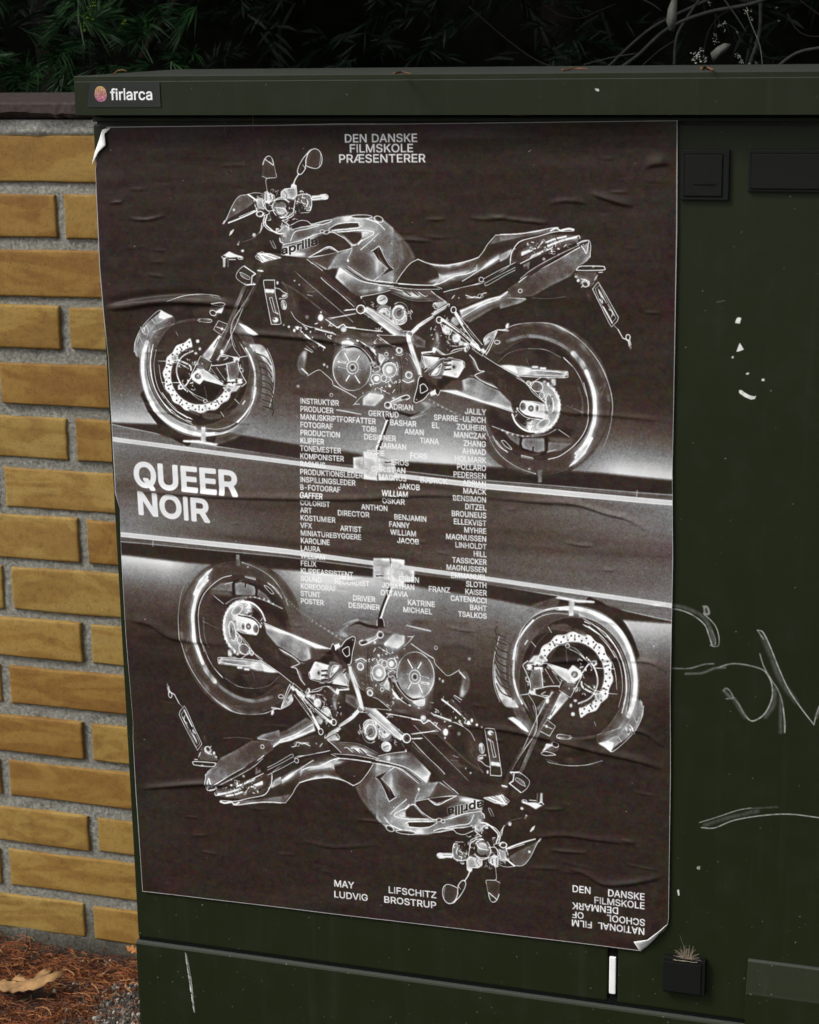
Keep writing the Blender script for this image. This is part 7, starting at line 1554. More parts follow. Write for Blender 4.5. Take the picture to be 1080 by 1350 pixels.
def blur_dir(m, rx, ry):
    for ax, r in ((1, rx), (0, ry)):
        k = 2 * r + 1
        for _ in range(2):
            p = np.pad(m, [(r + 1, r) if i == ax else (0, 0) for i in range(2)], mode='wrap')
            c = np.cumsum(p.astype(np.float64), axis=ax)
            m = (np.take(c, range(k, c.shape[ax]), axis=ax) - np.take(c, range(0, c.shape[ax] - k), axis=ax)) / k
    return (m / (m.std() + 1e-9) * .03).astype(np.float32)

poster_img = to_image("poster_print", paint_poster())

# ------------------------------------------------------------------ painted metal with scratches and dirt
def paint_marks():
    S = 2.0
    cv = Canvas((MX1 - MX0) * 1000, (MZ1 - MZ0) * 1000, S, 0.0)
    H, W = cv.c.shape
    def X(p): return [((x - MX0 * 1000), (MZ1 * 1000 - z)) for x, z in p]
    for v, w, soft, a, p in MARKS:
        P = catmull(X(p), 6) if len(p) > 2 else np.array(X(p), float)
        cv.line(P, w * .85, min(1, v * 1.15), a * (.8 if w > 2 else 1.0), soft)
    for v, a, p in CHIPS:
        cv.poly(X(p), v, a, .3)
    for _ in range(900):      # dust specks
        x = rng.uniform(0, W / S); y = rng.uniform(0, H / S)
        if rng.rand() < .45: y = rng.uniform(H / S - 290, H / S)
        cv.blob(x, y, *(rng.uniform(.25, .6, 2)), 0, rng.uniform(.12, .8), rng.uniform(.3, .9))
    br = blur(rng.randn(H, W).astype(np.float32), 2); br /= br.std()
    cv.c *= np.clip(1.0 + .18 * br, .4, 1.15)        # broken, dusty strokes
    return np.repeat(np.clip(cv.c, 0, 1)[..., None], 3, 2)
MARKS = [(0.13, 3.4, 3, 0.8, [(406.8, 596.7), (422.0, 594.8), (437.3, 588.9), (445.9, 578.5), (451.6, 559.9)]), (0.55, 1.0, 1, 0.9, [(407.6, 593.2), (417.5, 592.4), (429.7, 588.3), (441.3, 579.7), (446.1, 569.0), (449.4, 558.9)]), (0.5, 0.8, 0.8, 0.8, [(440.3, 590.7), (451.1, 580.5), (455.6, 569.8), (455.9, 559.5), (451.7, 557.7), (447.9, 558.8)]), (0.35, 2, 1.5, 0.8, [(440.1, 597.8), (443.9, 597.3), (445.5, 591.1), (441.8, 590.8), (440.9, 597.1)]), (0.4, 0.6, 0.8, 0.8, [(449.0, 574.0), (452.2, 566.3), (452.8, 559.2)]), (0.1, 4.5, 4, 0.8, [(498.4, 571.8), (507.2, 552.0), (516.9, 529.1), (532.5, 508.2)]), (0.55, 0.9, 0.9, 0.9, [(493.0, 577.9), (498.3, 576.2), (505.4, 562.9), (515.1, 540.0), (524.7, 520.2), (537.2, 502.3), (550.4, 486.0)]), (0.45, 0.8, 0.9, 0.8, [(493.0, 577.9), (499.3, 568.7)]), (0.5, 0.9, 0.9, 0.9, [(550.4, 486.0), (552.2, 495.7), (554.8, 505.6)]), (0.16, 3.5, 2, 0.7, [(552.3, 494.2), (554.9, 502.4)]), (0.35, 1, 1, 0.8, [(496.0, 554.2), (500.1, 541.9), (508.0, 528.3), (515.1, 517.7), (520.1, 502.2), (522.9, 475.2)]), (0.14, 2.5, 3, 0.7, [(517.6, 510.0), (518.8, 474.8)]), (0.6, 0.8, 0.8, 0.7, [(520.2, 500.6), (522.7, 484.8), (522.6, 474.8)]), (0.25, 1.2, 1.2, 0.8, [(411.2, 531.5), (428.0, 533.0), (441.6, 538.2), (451.4, 539.9)]), (0.14, 2, 2, 0.8, [(424.3, 527.0), (440.3, 529.3), (452.3, 535.2), (462.8, 536.9)]), (0.32, 1.2, 1.2, 0.85, [(455.3, 536.2), (470.2, 541.6), (488.2, 540.8), (501.8, 536.4), (508.2, 525.1), (509.4, 510.8), (504.6, 495.9), (497.4, 487.2), (490.0, 484.0), (483.8, 489.0), (477.5, 499.7), (472.0, 506.5)]), (0.5, 0.8, 0.8, 0.7, [(501.8, 536.4), (508.2, 525.1), (509.4, 510.8), (504.6, 495.9), (497.4, 487.2), (490.0, 484.0), (483.8, 489.0)]), (0.12, 4, 3, 0.6, [(483.9, 487.4), (477.6, 496.5), (472.8, 504.9)]), (0.13, 4, 3, 0.6, [(511.3, 519.0), (511.1, 503.0), (503.4, 489.3)]), (0.3, 1.2, 1.5, 0.8, [(462.0, 512.8), (464.2, 515.4), (468.0, 513.3), (471.2, 506.4), (465.2, 504.7)]), (0.15, 3, 2, 0.8, [(462.7, 512.8), (468.2, 506.9)]), (0.5, 0.9, 0.9, 0.9, [(443.7, 365.1), (457.0, 366.3), (476.5, 376.9), (505.8, 385.6), (531.7, 389.7), (560.7, 389.2)]), (0.4, 0.8, 0.9, 0.8, [(441.9, 370.3), (459.9, 378.5), (479.5, 387.9), (492.5, 391.9)]), (0.1, 3.5, 3, 0.7, [(446.9, 368.0), (473.1, 380.0), (499.1, 389.1)]), (0.08, 1.5, 2, 0.7, [(492.5, 391.2), (518.5, 396.0)]), (0.35, 0.8, 1.2, 0.8, [(-128.4, 145.3), (-126.2, 132.5), (-124.3, 113.9), (-122.6, 90.4), (-121.5, 74.4)]), (0.6, 0.5, 0.5, 0.9, [(-129.5, 147.0), (-129.0, 144.8)]), (0.75, 0.8666666666666667, 0.5, 0.9, [(-129.1, 143.2), (-128.6, 139.9)]), (0.8999999999999999, 1.2333333333333334, 0.5, 0.9, [(-128.7, 139.3), (-128.3, 135.1)]), (0.6, 1.6, 0.5, 0.9, [(-128.3, 135.4), (-127.8, 133.1)]), (0.75, 0.5, 0.5, 0.9, [(-127.9, 131.5), (-127.5, 128.2)]), (0.8999999999999999, 0.8666666666666667, 0.5, 0.9, [(-127.6, 127.6), (-127.1, 123.4)]), (0.6, 1.2333333333333334, 0.5, 0.9, [(-127.2, 123.7), (-126.6, 121.4)]), (0.75, 1.6, 0.5, 0.9, [(-126.8, 119.8), (-126.3, 116.5)]), (0.8999999999999999, 0.5, 0.5, 0.9, [(-126.4, 115.9), (-125.9, 111.7)]), (0.6, 0.8666666666666667, 0.5, 0.9, [(-126.0, 111.9), (-125.5, 109.7)]), (0.75, 1.2333333333333334, 0.5, 0.9, [(-125.6, 108.0), (-125.1, 104.8)]), (0.8999999999999999, 1.6, 0.5, 0.9, [(-125.2, 104.1), (-124.8, 99.9)]), (0.6, 0.5, 0.5, 0.9, [(-124.8, 100.2), (-124.3, 97.9)]), (0.75, 0.8666666666666667, 0.5, 0.9, [(-124.4, 96.2), (-123.9, 93.0)]), (0.8999999999999999, 1.2333333333333334, 0.5, 0.9, [(-124.0, 92.3), (-123.6, 88.1)]), (0.6, 1.6, 0.5, 0.9, [(-123.7, 88.4), (-123.1, 86.1)]), (0.75, 0.5, 0.5, 0.9, [(-123.3, 84.4), (-122.8, 81.2)]), (0.8999999999999999, 0.8666666666666667, 0.5, 0.9, [(-122.9, 80.5), (-122.4, 76.3)]), (0.6, 1.2333333333333334, 0.5, 0.9, [(-122.5, 76.6), (-121.9, 74.3)]), (0.5, 0.4, 0.5, 0.8, [(-124.1, 118.6), (-122.5, 93.3)]), (0.25, 0.5, 0.6, 0.5, [(445.2, 896.4), (452.2, 898.0)])]
CHIPS = [(0.85, 1, [(462.9, 877.0), (464.1, 881.0), (465.8, 882.6), (468.4, 881.8), (467.3, 876.7)]), (0.9, 1, [(467.8, 858.4), (471.7, 852.3), (468.5, 850.9), (465.0, 849.9), (466.2, 853.9)]), (0.7, 0.9, [(460.7, 845.2), (462.5, 845.7), (462.5, 843.7), (460.8, 843.4)]), (0.8, 0.9, [(474.6, 830.0), (477.5, 830.6), (476.6, 828.8), (474.7, 828.5)]), (0.85, 1, [(489.5, 825.2), (491.7, 825.3), (491.7, 823.1), (489.1, 823.4)]), (0.95, 1, [(468.5, 813.1), (470.5, 813.6), (474.1, 811.1), (478.1, 809.0), (483.0, 807.8), (484.5, 808.8), (483.5, 805.6), (479.8, 805.0), (474.2, 807.0), (468.8, 810.8)]), (0.8, 1, [(421.2, 293.1), (422.8, 294.1), (423.7, 287.5), (422.1, 287.3)]), (0.75, 0.9, [(332.8, 1092.7), (336.4, 1092.0), (336.4, 1090.0), (333.5, 1090.7)]), (0.5, 0.9, [(440.7, 321.6), (443.7, 322.8), (443.8, 318.6), (440.7, 319.1)])]
marks_img = to_image("paint_marks", paint_marks())
marks_img.colorspace_settings.name = 'Non-Color'

def green_paint():
    m, nt, b = new_mat("green_paint", 0.42, 0.22)
    tc = coords(nt); uvn = nt.nodes.new("ShaderNodeUVMap").outputs[0]
    n1 = noise_node(nt, tc, 3.0, 5, .6); n2 = noise_node(nt, tc, 900, 2, .5); n3 = noise_node(nt, tc, 26, 6, .7)
    base = ramp(nt, n1.outputs[0], [(.3, (.0098, .0142, .0042)), (.7, (.0118, .0164, .0050))])
    dirt = ramp(nt, n3.outputs[0], [(.52, (0, 0, 0)), (.85, (.25, .25, .25))])
    col = mix(nt, dirt.outputs[0], base.outputs[0], (.030, .032, .022))
    mpz = nt.nodes.new("ShaderNodeMapping"); mpz.inputs["Scale"].default_value = (70, 70, 2.2); nt.links.new(tc, mpz.inputs[0])
    n5 = noise_node(nt, mpz.outputs[0], 1.0, 5, .7, .3)
    run = ramp(nt, n5.outputs[0], [(.54, (0, 0, 0)), (.80, (.30, .30, .30))])
    col = mix(nt, run.outputs[0], col, (.034, .036, .024))
    n6 = noise_node(nt, tc, 330, 4, .8)
    fl_ = ramp(nt, n6.outputs[0], [(.66, (0, 0, 0)), (.80, (.35, .35, .35))])
    col = mix(nt, fl_.outputs[0], col, (.06, .06, .045))
    it = nt.nodes.new("ShaderNodeTexImage"); it.image = marks_img; it.extension = 'CLIP'
    nt.links.new(uvn, it.inputs[0])
    col = mix(nt, it.outputs[0], col, (.78, .78, .74))
    gn = nt.nodes.new("ShaderNodeNewGeometry"); sx = nt.nodes.new("ShaderNodeSeparateXYZ"); nt.links.new(gn.outputs["Normal"], sx.inputs[0])
    du = ramp(nt, sx.outputs[2], [(.55, (0, 0, 0)), (.95, (.85,) * 3)])
    col = mix(nt, du.outputs[0], col, (.052, .056, .050))
    nt.links.new(col, b.inputs["Base Color"])
    rr = ramp(nt, n3.outputs[0], [(.3, (.40,) * 3), (.75, (.56,) * 3)])
    nt.links.new(rr.outputs[0], b.inputs["Roughness"])
    p = bump(nt, b, n2.outputs[0], .10, .0004)
    bump(nt, b, n1.outputs[0], .25, .004, p)
    return m
M_GREEN = green_paint()
M_BLACK = simple_mat("black_plastic", (.0068, .0074, .0068), .55, .15, 300, .15, .15)
M_GAP = simple_mat("gap_black", (.004, .004, .004), .9, .1, 50, 0, .1)
M_WHITE = simple_mat("white_plastic", (.85, .85, .84), .5, .05, 60, .05, .4)

# ------------------------------------------------------------------ ground
def ground():
    xs = np.concatenate([[-60, -20, -6, -2.5], np.arange(-1.2, .5, .02), [.7, 1.2, 3, 8, 20, 60]])
    ys = np.concatenate([[-60, -20, -6, -2.2, -1.2, -.7], np.arange(-.4, .5, .02), [.8, 1.5, 3, 8, 20, 60]])
    V = []
    for y in ys:
        for x in xs:
            n = math.sin(x * 23 + y * 7) * .003 + math.sin(x * 61 - y * 47) * .002 + math.sin(x * 9 + 1.3) * math.sin(y * 11) * .006
            z = (n if abs(x) < 1.3 and abs(y) < .6 else 0.0)
            z += .012 * math.exp(-((y - .17) / .08) ** 2) if abs(x) < 1.3 else 0
            V.append((x, y, z - .004))
    nx = len(xs)
    F = [(j * nx + i, j * nx + i + 1, (j + 1) * nx + i + 1, (j + 1) * nx + i) for j in range(len(ys) - 1) for i in range(nx - 1)]
    m, nt, b = new_mat("soil", .95, .2)
    tc = coords(nt)
    n = noise_node(nt, tc, 45, 8, .7); n2 = noise_node(nt, tc, 5, 4, .6); vo = nt.nodes.new("ShaderNodeTexVoronoi")
    nt.links.new(tc, vo.inputs[0]); vo.inputs["Scale"].default_value = 160
    c = ramp(nt, n.outputs[0], [(.3, (.018, .014, .011)), (.55, (.055, .045, .036)), (.8, (.16, .145, .125))])
    col = mix(nt, .35, c.outputs[0], vo.outputs["Color"], 'OVERLAY')
    hsn = nt.nodes.new("ShaderNodeHueSaturation"); hsn.inputs["Saturation"].default_value = .35; nt.links.new(col, hsn.inputs["Color"])
    col = mix(nt, n2.outputs[0], hsn.outputs[0], (.050, .036, .026))
    nt.links.new(col, b.inputs["Base Color"]); bump(nt, b, n.outputs[0], .9, .006)
    o = mesh("ground", V, F, m, smooth=True); tag(o, kind='structure'); return o
ground()

# ------------------------------------------------------------------ brick wall
WY = 0.22
ROWS_Z = [(1.0350, .9815), (.9677, .9165), (.9027, .8483), (.8367, .7868), (.7679, .7175), (.7022, .6515), (.6377, .5881), (.5779, .5238), (.5121, .4572), (.4458, .3948), (.3816, .3330), (.3156, .2662), (.2538, .2058), (.1888, .1422), (.1307, .0803), (.0655, .0196)]
wall = empty("brick_wall", (-.7, WY, 0), "low yellow brick garden wall with grey mortar joints, left of the green cabinet", "wall")
def mortar():
    m, nt, b = new_mat("mortar", .95, .15)
    tc = coords(nt)
    n = noise_node(nt, tc, 210, 6, .75); n2 = noise_node(nt, tc, 14, 4, .6); n3 = noise_node(nt, tc, 480, 3, .6)
    c = ramp(nt, n.outputs[0], [(.33, (.10, .098, .080)), (.5, (.25, .248, .215)), (.68, (.44, .44, .40))])
    n2r = ramp(nt, n2.outputs[0], [(.35, (0, 0, 0)), (.75, (.6, .6, .6))])
    col = mix(nt, n2r.outputs[0], c.outputs[0], (.22, .21, .175))
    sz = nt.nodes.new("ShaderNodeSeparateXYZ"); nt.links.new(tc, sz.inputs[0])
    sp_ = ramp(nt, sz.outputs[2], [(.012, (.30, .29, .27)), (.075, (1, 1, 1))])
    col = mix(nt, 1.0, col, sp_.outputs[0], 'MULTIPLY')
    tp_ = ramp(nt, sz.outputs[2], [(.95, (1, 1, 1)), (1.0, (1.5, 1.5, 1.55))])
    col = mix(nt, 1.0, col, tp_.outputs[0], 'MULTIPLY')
    nt.links.new(col, b.inputs["Base Color"])
    p = bump(nt, b, n.outputs[0], .9, .0035); bump(nt, b, n3.outputs[0], .5, .001, p)
    return m
M_MORTAR = mortar()
def wall_body():
    x0, x1, z0, z1 = -1.3, -.195, -.05, 1.052
    nx, nz = 260, 300
    X = np.linspace(x0, x1, nx); Z = np.linspace(z0, z1, nz)
    h = blur(rng.randn(nz, nx).astype(np.float32), 1) * 1.0
    h2 = blur(rng.randn(nz, nx).astype(np.float32), 4) * 3
    V = []; 
    for j, z in enumerate(Z):
        low = 1 / (1 + math.exp((z - .018) * 180))
        for i, x in enumerate(X):
            y = WY + .0046 - .0019 * h[j, i] - .0014 * h2[j, i] - low * .0075 * (1 + .4 * math.sin(x * 40))
            if z > 1.037: y -= .0065 + .0016 * h2[j, i]
            V.append((x, y, z))
    n = len(V)
    F = [(j * nx + i, j * nx + i + 1, (j + 1) * nx + i + 1, (j + 1) * nx + i) for j in range(nz - 1) for i in range(nx - 1)]
    # back and sides
    V += [(x0, WY + .12, z0), (x1, WY + .12, z0), (x1, WY + .12, z1), (x0, WY + .12, z1)]
    F += [(n + 1, n, n + 3, n + 2)]
    F += [tuple([n] + [j * nx for j in range(nz)] + [n + 3])[::1], tuple([n + 2] + [j * nx + nx - 1 for j in range(nz)][::-1] + [n + 1])]
    F += [tuple([n + 3] + [(nz - 1) * nx + i for i in range(nx)] + [n + 2])]
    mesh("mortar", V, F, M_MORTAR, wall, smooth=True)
wall_body()
def brick_mat():
    m, nt, b = new_mat("yellow_brick", .72, .35)
    tc = coords(nt); oi = nt.nodes.new("ShaderNodeObjectInfo")
    add = nt.nodes.new("ShaderNodeVectorMath"); add.operation = 'MULTIPLY_ADD'
    cmb = nt.nodes.new("ShaderNodeCombineXYZ")
    for i in range(3): nt.links.new(oi.outputs["Random"], cmb.inputs[i])
    nt.links.new(cmb.outputs[0], add.inputs[0]); add.inputs[1].default_value = (13, 7, 23); nt.links.new(tc, add.inputs[2])
    v = add.outputs[0]
    st = nt.nodes.new("ShaderNodeMapping"); st.inputs["Scale"].default_value = (.55, 1, 1.6); nt.links.new(v, st.inputs[0])
    n1 = noise_node(nt, st.outputs[0], 17, 1.2, .5, 1.6); n2 = noise_node(nt, st.outputs[0], 60, 6, .65); n3 = noise_node(nt, v, 420, 4, .7)
    base = ramp(nt, n1.outputs[0], [(.34, (.240, .135, .029)), (.475, (.266, .154, .033)), (.515, (.302, .190, .044)), (.68, (.318, .205, .054))])
    stain = ramp(nt, n2.outputs[0], [(.24, (.72, .70, .68)), (.46, (1, 1, 1)), (.8, (1.06, 1.06, 1.08))])
    col = mix(nt, 1.0, base.outputs[0], stain.outputs[0], 'MULTIPLY')
    tint = ramp(nt, oi.outputs["Random"], [(0, (.86, .74, .62)), (.35, (.97, .93, .86)), (.7, (1, 1.02, 1.04)), (1, (1.08, 1.08, 1.16))])
    col = mix(nt, 1.0, col, tint.outputs[0], 'MULTIPLY')
    sp = ramp(nt, n3.outputs[0], [(.30, (.35, .3, .25)), (.42, (.92, .92, .92)), (.70, (1.05, 1.05, 1.05))])
    n7 = noise_node(nt, v, 120, 8, .8)
    gr = ramp(nt, n7.outputs[0], [(.30, (.70, .66, .60)), (.5, (.98, .98, .97)), (.75, (1.08, 1.08, 1.08))])
    col = mix(nt, 1.0, col, gr.outputs[0], 'MULTIPLY')
    col = mix(nt, .8, col, sp.outputs[0], 'MULTIPLY')
    nt.links.new(col, b.inputs["Base Color"])
    p = bump(nt, b, n2.outputs[0], .12, .0010); bump(nt, b, n3.outputs[0], .5, .0006, p)
    return m
M_BRICK = brick_mat()
def brick_mesh(L, Hh, seed):
    r = np.random.RandomState(seed)
    nx, nz = max(12, int(L / .010)), 8
    ex = [0, .0012, .0030, .006]; gx = ex + list(np.linspace(.012, L - .012, nx - 7)) + [L - q_ for q_ in ex[::-1]]
    ez = [0, .0012, .0030]; gzz = ez + [.010, Hh / 2, Hh - .010] + [Hh - q_ for q_ in ez[::-1]]
    nx = len(gx) - 1; nz = len(gzz) - 1
    V = []; 
    jx = r.uniform(-.0008, .0008, (nz + 1, 2)); jz = np.convolve(r.uniform(-.0014, .0014, nx + 7), [1] * 7, 'valid') / 4.0
    for j in range(nz + 1):
        for i in range(nx + 1):
            fx, fz = gx[i] / L, gzz[j] / Hh
            x = -L / 2 + L * fx + (jx[j, 0] * (1 - fx) ** 6 + jx[j, 1] * fx ** 6)
            z = -Hh / 2 + Hh * fz + jz[i] * (1 if j in (0, nz) else .2) * (1 if j else -1)
            e = min(fx * L, (1 - fx) * L, fz * Hh, (1 - fz) * Hh)
            y = .0016 * max(0, 1 - e / .0022) ** 2 + r.uniform(-.00005, .00005) + .0006 * math.sin(fx * 5 + seed)
            V.append((x, y, z))
    F = [(j * (nx + 1) + i, j * (nx + 1) + i + 1, (j + 1) * (nx + 1) + i + 1, (j + 1) * (nx + 1) + i) for j in range(nz) for i in range(nx)]
    n = len(V)
    rim = [i for i in range(nx + 1)] + [j * (nx + 1) + nx for j in range(1, nz + 1)] + [nz * (nx + 1) + i for i in range(nx - 1, -1, -1)] + [j * (nx + 1) for j in range(nz - 1, 0, -1)]
    for k in rim: V.append((V[k][0], .022, V[k][2]))
    q = len(rim)
    F += [(rim[k], n + k, n + (k + 1) % q, rim[(k + 1) % q]) for k in range(q)]
    F.append(tuple(n + k for k in range(q))[::-1])
    me = bpy.data.meshes.new("brick"); me.from_pydata(V, [], F); me.polygons.foreach_set("use_smooth", [True] * len(me.polygons)); me.materials.append(M_BRICK); me.update()
    return me
B_LONG = [brick_mesh(.228, .052, s) for s in range(5)]
AL = [-.438, None, -.440, None, -.441, None, -.4444, None, -.4457, None, -.4605, None, -.470, None, -.479, None]
BL = [None, -.3417, None, -.3464, None, -.3462, None, -.3382, None, -.3432, None, -.3500, None, -.3507, None, -.3626]
k = 0
for r_, (zt, zb) in enumerate(ROWS_Z):
    x0 = AL[r_] if AL[r_] is not None else BL[r_]
    x = x0 - .24 * 3
    while x < -.215:
        L = min(.228, -.2 - x)
        src = B_LONG[(k * 7 + r_) % 5]
        o = bpy.data.objects.new("brick", src); C.objects.link(o); o.parent = wall
        o.matrix_parent_inverse = Matrix.Translation(-Vector(wall.location))
        o.location = (x + L / 2, WY + random.uniform(-.0008, .0010), (zt + zb) / 2)
        o.rotation_euler = (0, random.uniform(-.006, .006), random.uniform(-.006, .006))
        o.scale = (L / .228, 1, (zt - zb) / .052 * (1 + random.uniform(-.02, .02)))
        k += 1
        x += .228 + random.uniform(.0115, .0135)
# coping course on top, broken underside
def coping():
    m = simple_mat("clay_tile", (.046, .034, .031), .85, .35, 140, .5, .25)
    x = -1.31; 
    while x < -.2:
        L = .36 if x < -1 else .40
        e = min(x + L, -.198)
        V = []; F = []
        nx = 44
        for i in range(nx + 1):
            xx = x + (e - x) * i / nx
            jag = rng.uniform(-.0022, .0022) + .0015 * math.sin(xx * 60)
            prof = [(WY + .13, 1.052), (WY + .002, 1.054), (WY - .011, 1.0575 + jag), (WY - .015, 1.0605 + jag * .5), (WY - .015, 1.0700), (WY - .012, 1.0725), (WY + .13, 1.0785)]
            for (y, z) in prof: V.append((xx, y + rng.uniform(-.0006, .0006), z))
        for i in range(nx):
            for j in range(7):
                a_ = i * 7 + j; b_ = i * 7 + (j + 1) % 7
                F.append((a_, b_, b_ + 7, a_ + 7))
        F.append(tuple(range(7))[::-1]); F.append(tuple(nx * 7 + j for j in range(7)))
        mesh("coping_tile", V, F, m, wall)
        x = e + .006
        if e >= -.1985: break
coping()

# ------------------------------------------------------------------ cabinet
cab = empty("electrical_cabinet", (.356, .11, 0), "dark green metal street cabinet with flat lid, fly-posted with a black film poster", "cabinet")
X0, X1, YD = -.1885, .9005, .21
SPL = .3556
box("body", (X0 + .002, .004, .03), (X1 - .002, YD, 1.0635), M_GREEN, cab, .002, uv=True)
box("door", (X0, -.012 + .012, .1568), (SPL - .0052, .006, 1.0590), M_GREEN, cab, .0020, uv=True).name = "door"
box("door", (SPL + .0052, 0, .1568), (X1, .006, 1.0590), M_GREEN, cab, .0020, uv=True)
box("gap_shadow_strip", (SPL - .006, .0030, .155), (SPL + .006, .0046, 1.05), M_GAP, cab)
box("white_strip", (SPL - .0036, -.0004, .166), (SPL + .0034, .0028, .2085), M_WHITE, cab, .0012)  # white strip in the lower part of the door gap
# plinth with a rounded top lip that catches the light
prism_x("plinth", [(.006, .02), (-.0040, .02), (-.0042, .1496), (-.0032, .1514), (-.0008, .1526), (.006, .1530)], X0 - .001, X1 + .001, M_GREEN, cab, 0, True)
box("seam_shade_strip", (X0 + .001, .0010, .1520), (X1 - .001, .0040, .1590), M_GAP, cab)  # black strip standing in for the shade inside the open seam
box("top_rail", (X0, -.0004, 1.0612), (X1, .006, 1.0655), M_GREEN, cab, .0008, uv=True)
box("shadow_gap", (X0 + .004, .003, 1.0655), (X1 - .004, .2, 1.0720), M_GAP, cab)
LX0 = -.1935
LZ = 1.1068
lid = prism_x("lid", [(-.026, 1.0690), (-.0262, 1.1010), (-.0254, 1.1016), (-.0254, LZ - .0006), (-.0247, LZ), (.226, LZ + .0005), (.232, LZ - .002), (.232, 1.0690), (.226, 1.0690), (.226, 1.0722), (-.022, 1.0722), (-.022, 1.0690)], LX0, X1 + .005, M_GREEN, cab, 0, True)
# flat covers on the right hand door
def cover(name, x0, x1, z0, z1, d, rim=.0042, inner=True, name2="cover_plate"):
    fr = box(name, (x0, -d, z0), (x1, .001, z1), M_BLACK, cab, .0010)
    if inner:
        box(name + "_groove", (x0 + rim * .75, -d - .0003, z0 + rim * .75), (x1 - rim * 1.3, -d + .0005, z1 - rim * .95), M_GAP, fr)
        box(name2, (x0 + rim * .95, -d - .0012, z0 + rim * .95), (x1 - rim * 1.5, -d - .0001, z1 - rim * 1.15), M_BLACK, fr, .0006)
    return fr
c1 = cover("lock_cover", .4095, .4540, .9905, 1.0368, .0042)
for i_ in range(9): box("raised_mark", (.4215 + i_ * .0024, -.0059, 1.0045), (.4231 + i_ * .0024, -.0052, 1.0057), M_GAP, c1)
c2 = cover("name_plate_holder", .4712, .66, .9988, 1.0368, .0040, .0032)
c3 = box("latch_block", (.4098, -.0085, .1815), (.4530, .001, .2215), M_BLACK, cab, .0012)
box("latch_cap", (.4098, -.0100, .1835), (.4490, -.0084, .2170), M_BLACK, c3, .0007)
prism_x("vent_hood", [(.002, .2272), (-.0025, .2272), (-.0040, .2260), (-.0132, .1965), (-.0140, .1945), (-.0140, .06), (.002, .06)], .4952, .80, M_GREEN, cab, .0007, True)

# ------------------------------------------------------------------ poster
def poster_mat():
    m, nt, b = new_mat("printed_paper", .5, .17)
    it = nt.nodes.new("ShaderNodeTexImage"); it.image = poster_img; it.extension = 'EXTEND'; it.interpolation = 'Cubic'
    tc = coords(nt); n = noise_node(nt, tc, 260, 4, .6); n2 = noise_node(nt, tc, 22, 5, .6)
    nt.links.new(it.outputs[0], b.inputs["Base Color"])
    rr = ramp(nt, n2.outputs[0], [(.3, (.38,) * 3), (.7, (.52,) * 3)]); nt.links.new(rr.outputs[0], b.inputs["Roughness"])
    mp = nt.nodes.new("ShaderNodeMapping"); mp.inputs["Scale"].default_value = (9, 1, 45); nt.links.new(tc, mp.inputs[0])
    n3 = noise_node(nt, mp.outputs[0], 1.0, 4, .55, .6)
    p = bump(nt, b, n.outputs[0], .10, .0006); bump(nt, b, n3.outputs[0], .22, .003, p)
    return m
M_POSTER = poster_mat()
PXo, PZo, PRo = -.1886, 1.0561, .0115
pc_, ps_ = math.cos(PRo), math.sin(PRo)
def pw(a, b, h=0.0):       # poster millimetres -> world
    a = a / 1000; b = b / 1000
    return (PXo + a * pc_ + b * ps_, -.0010 - h / 1000, PZo + a * ps_ - b * pc_)
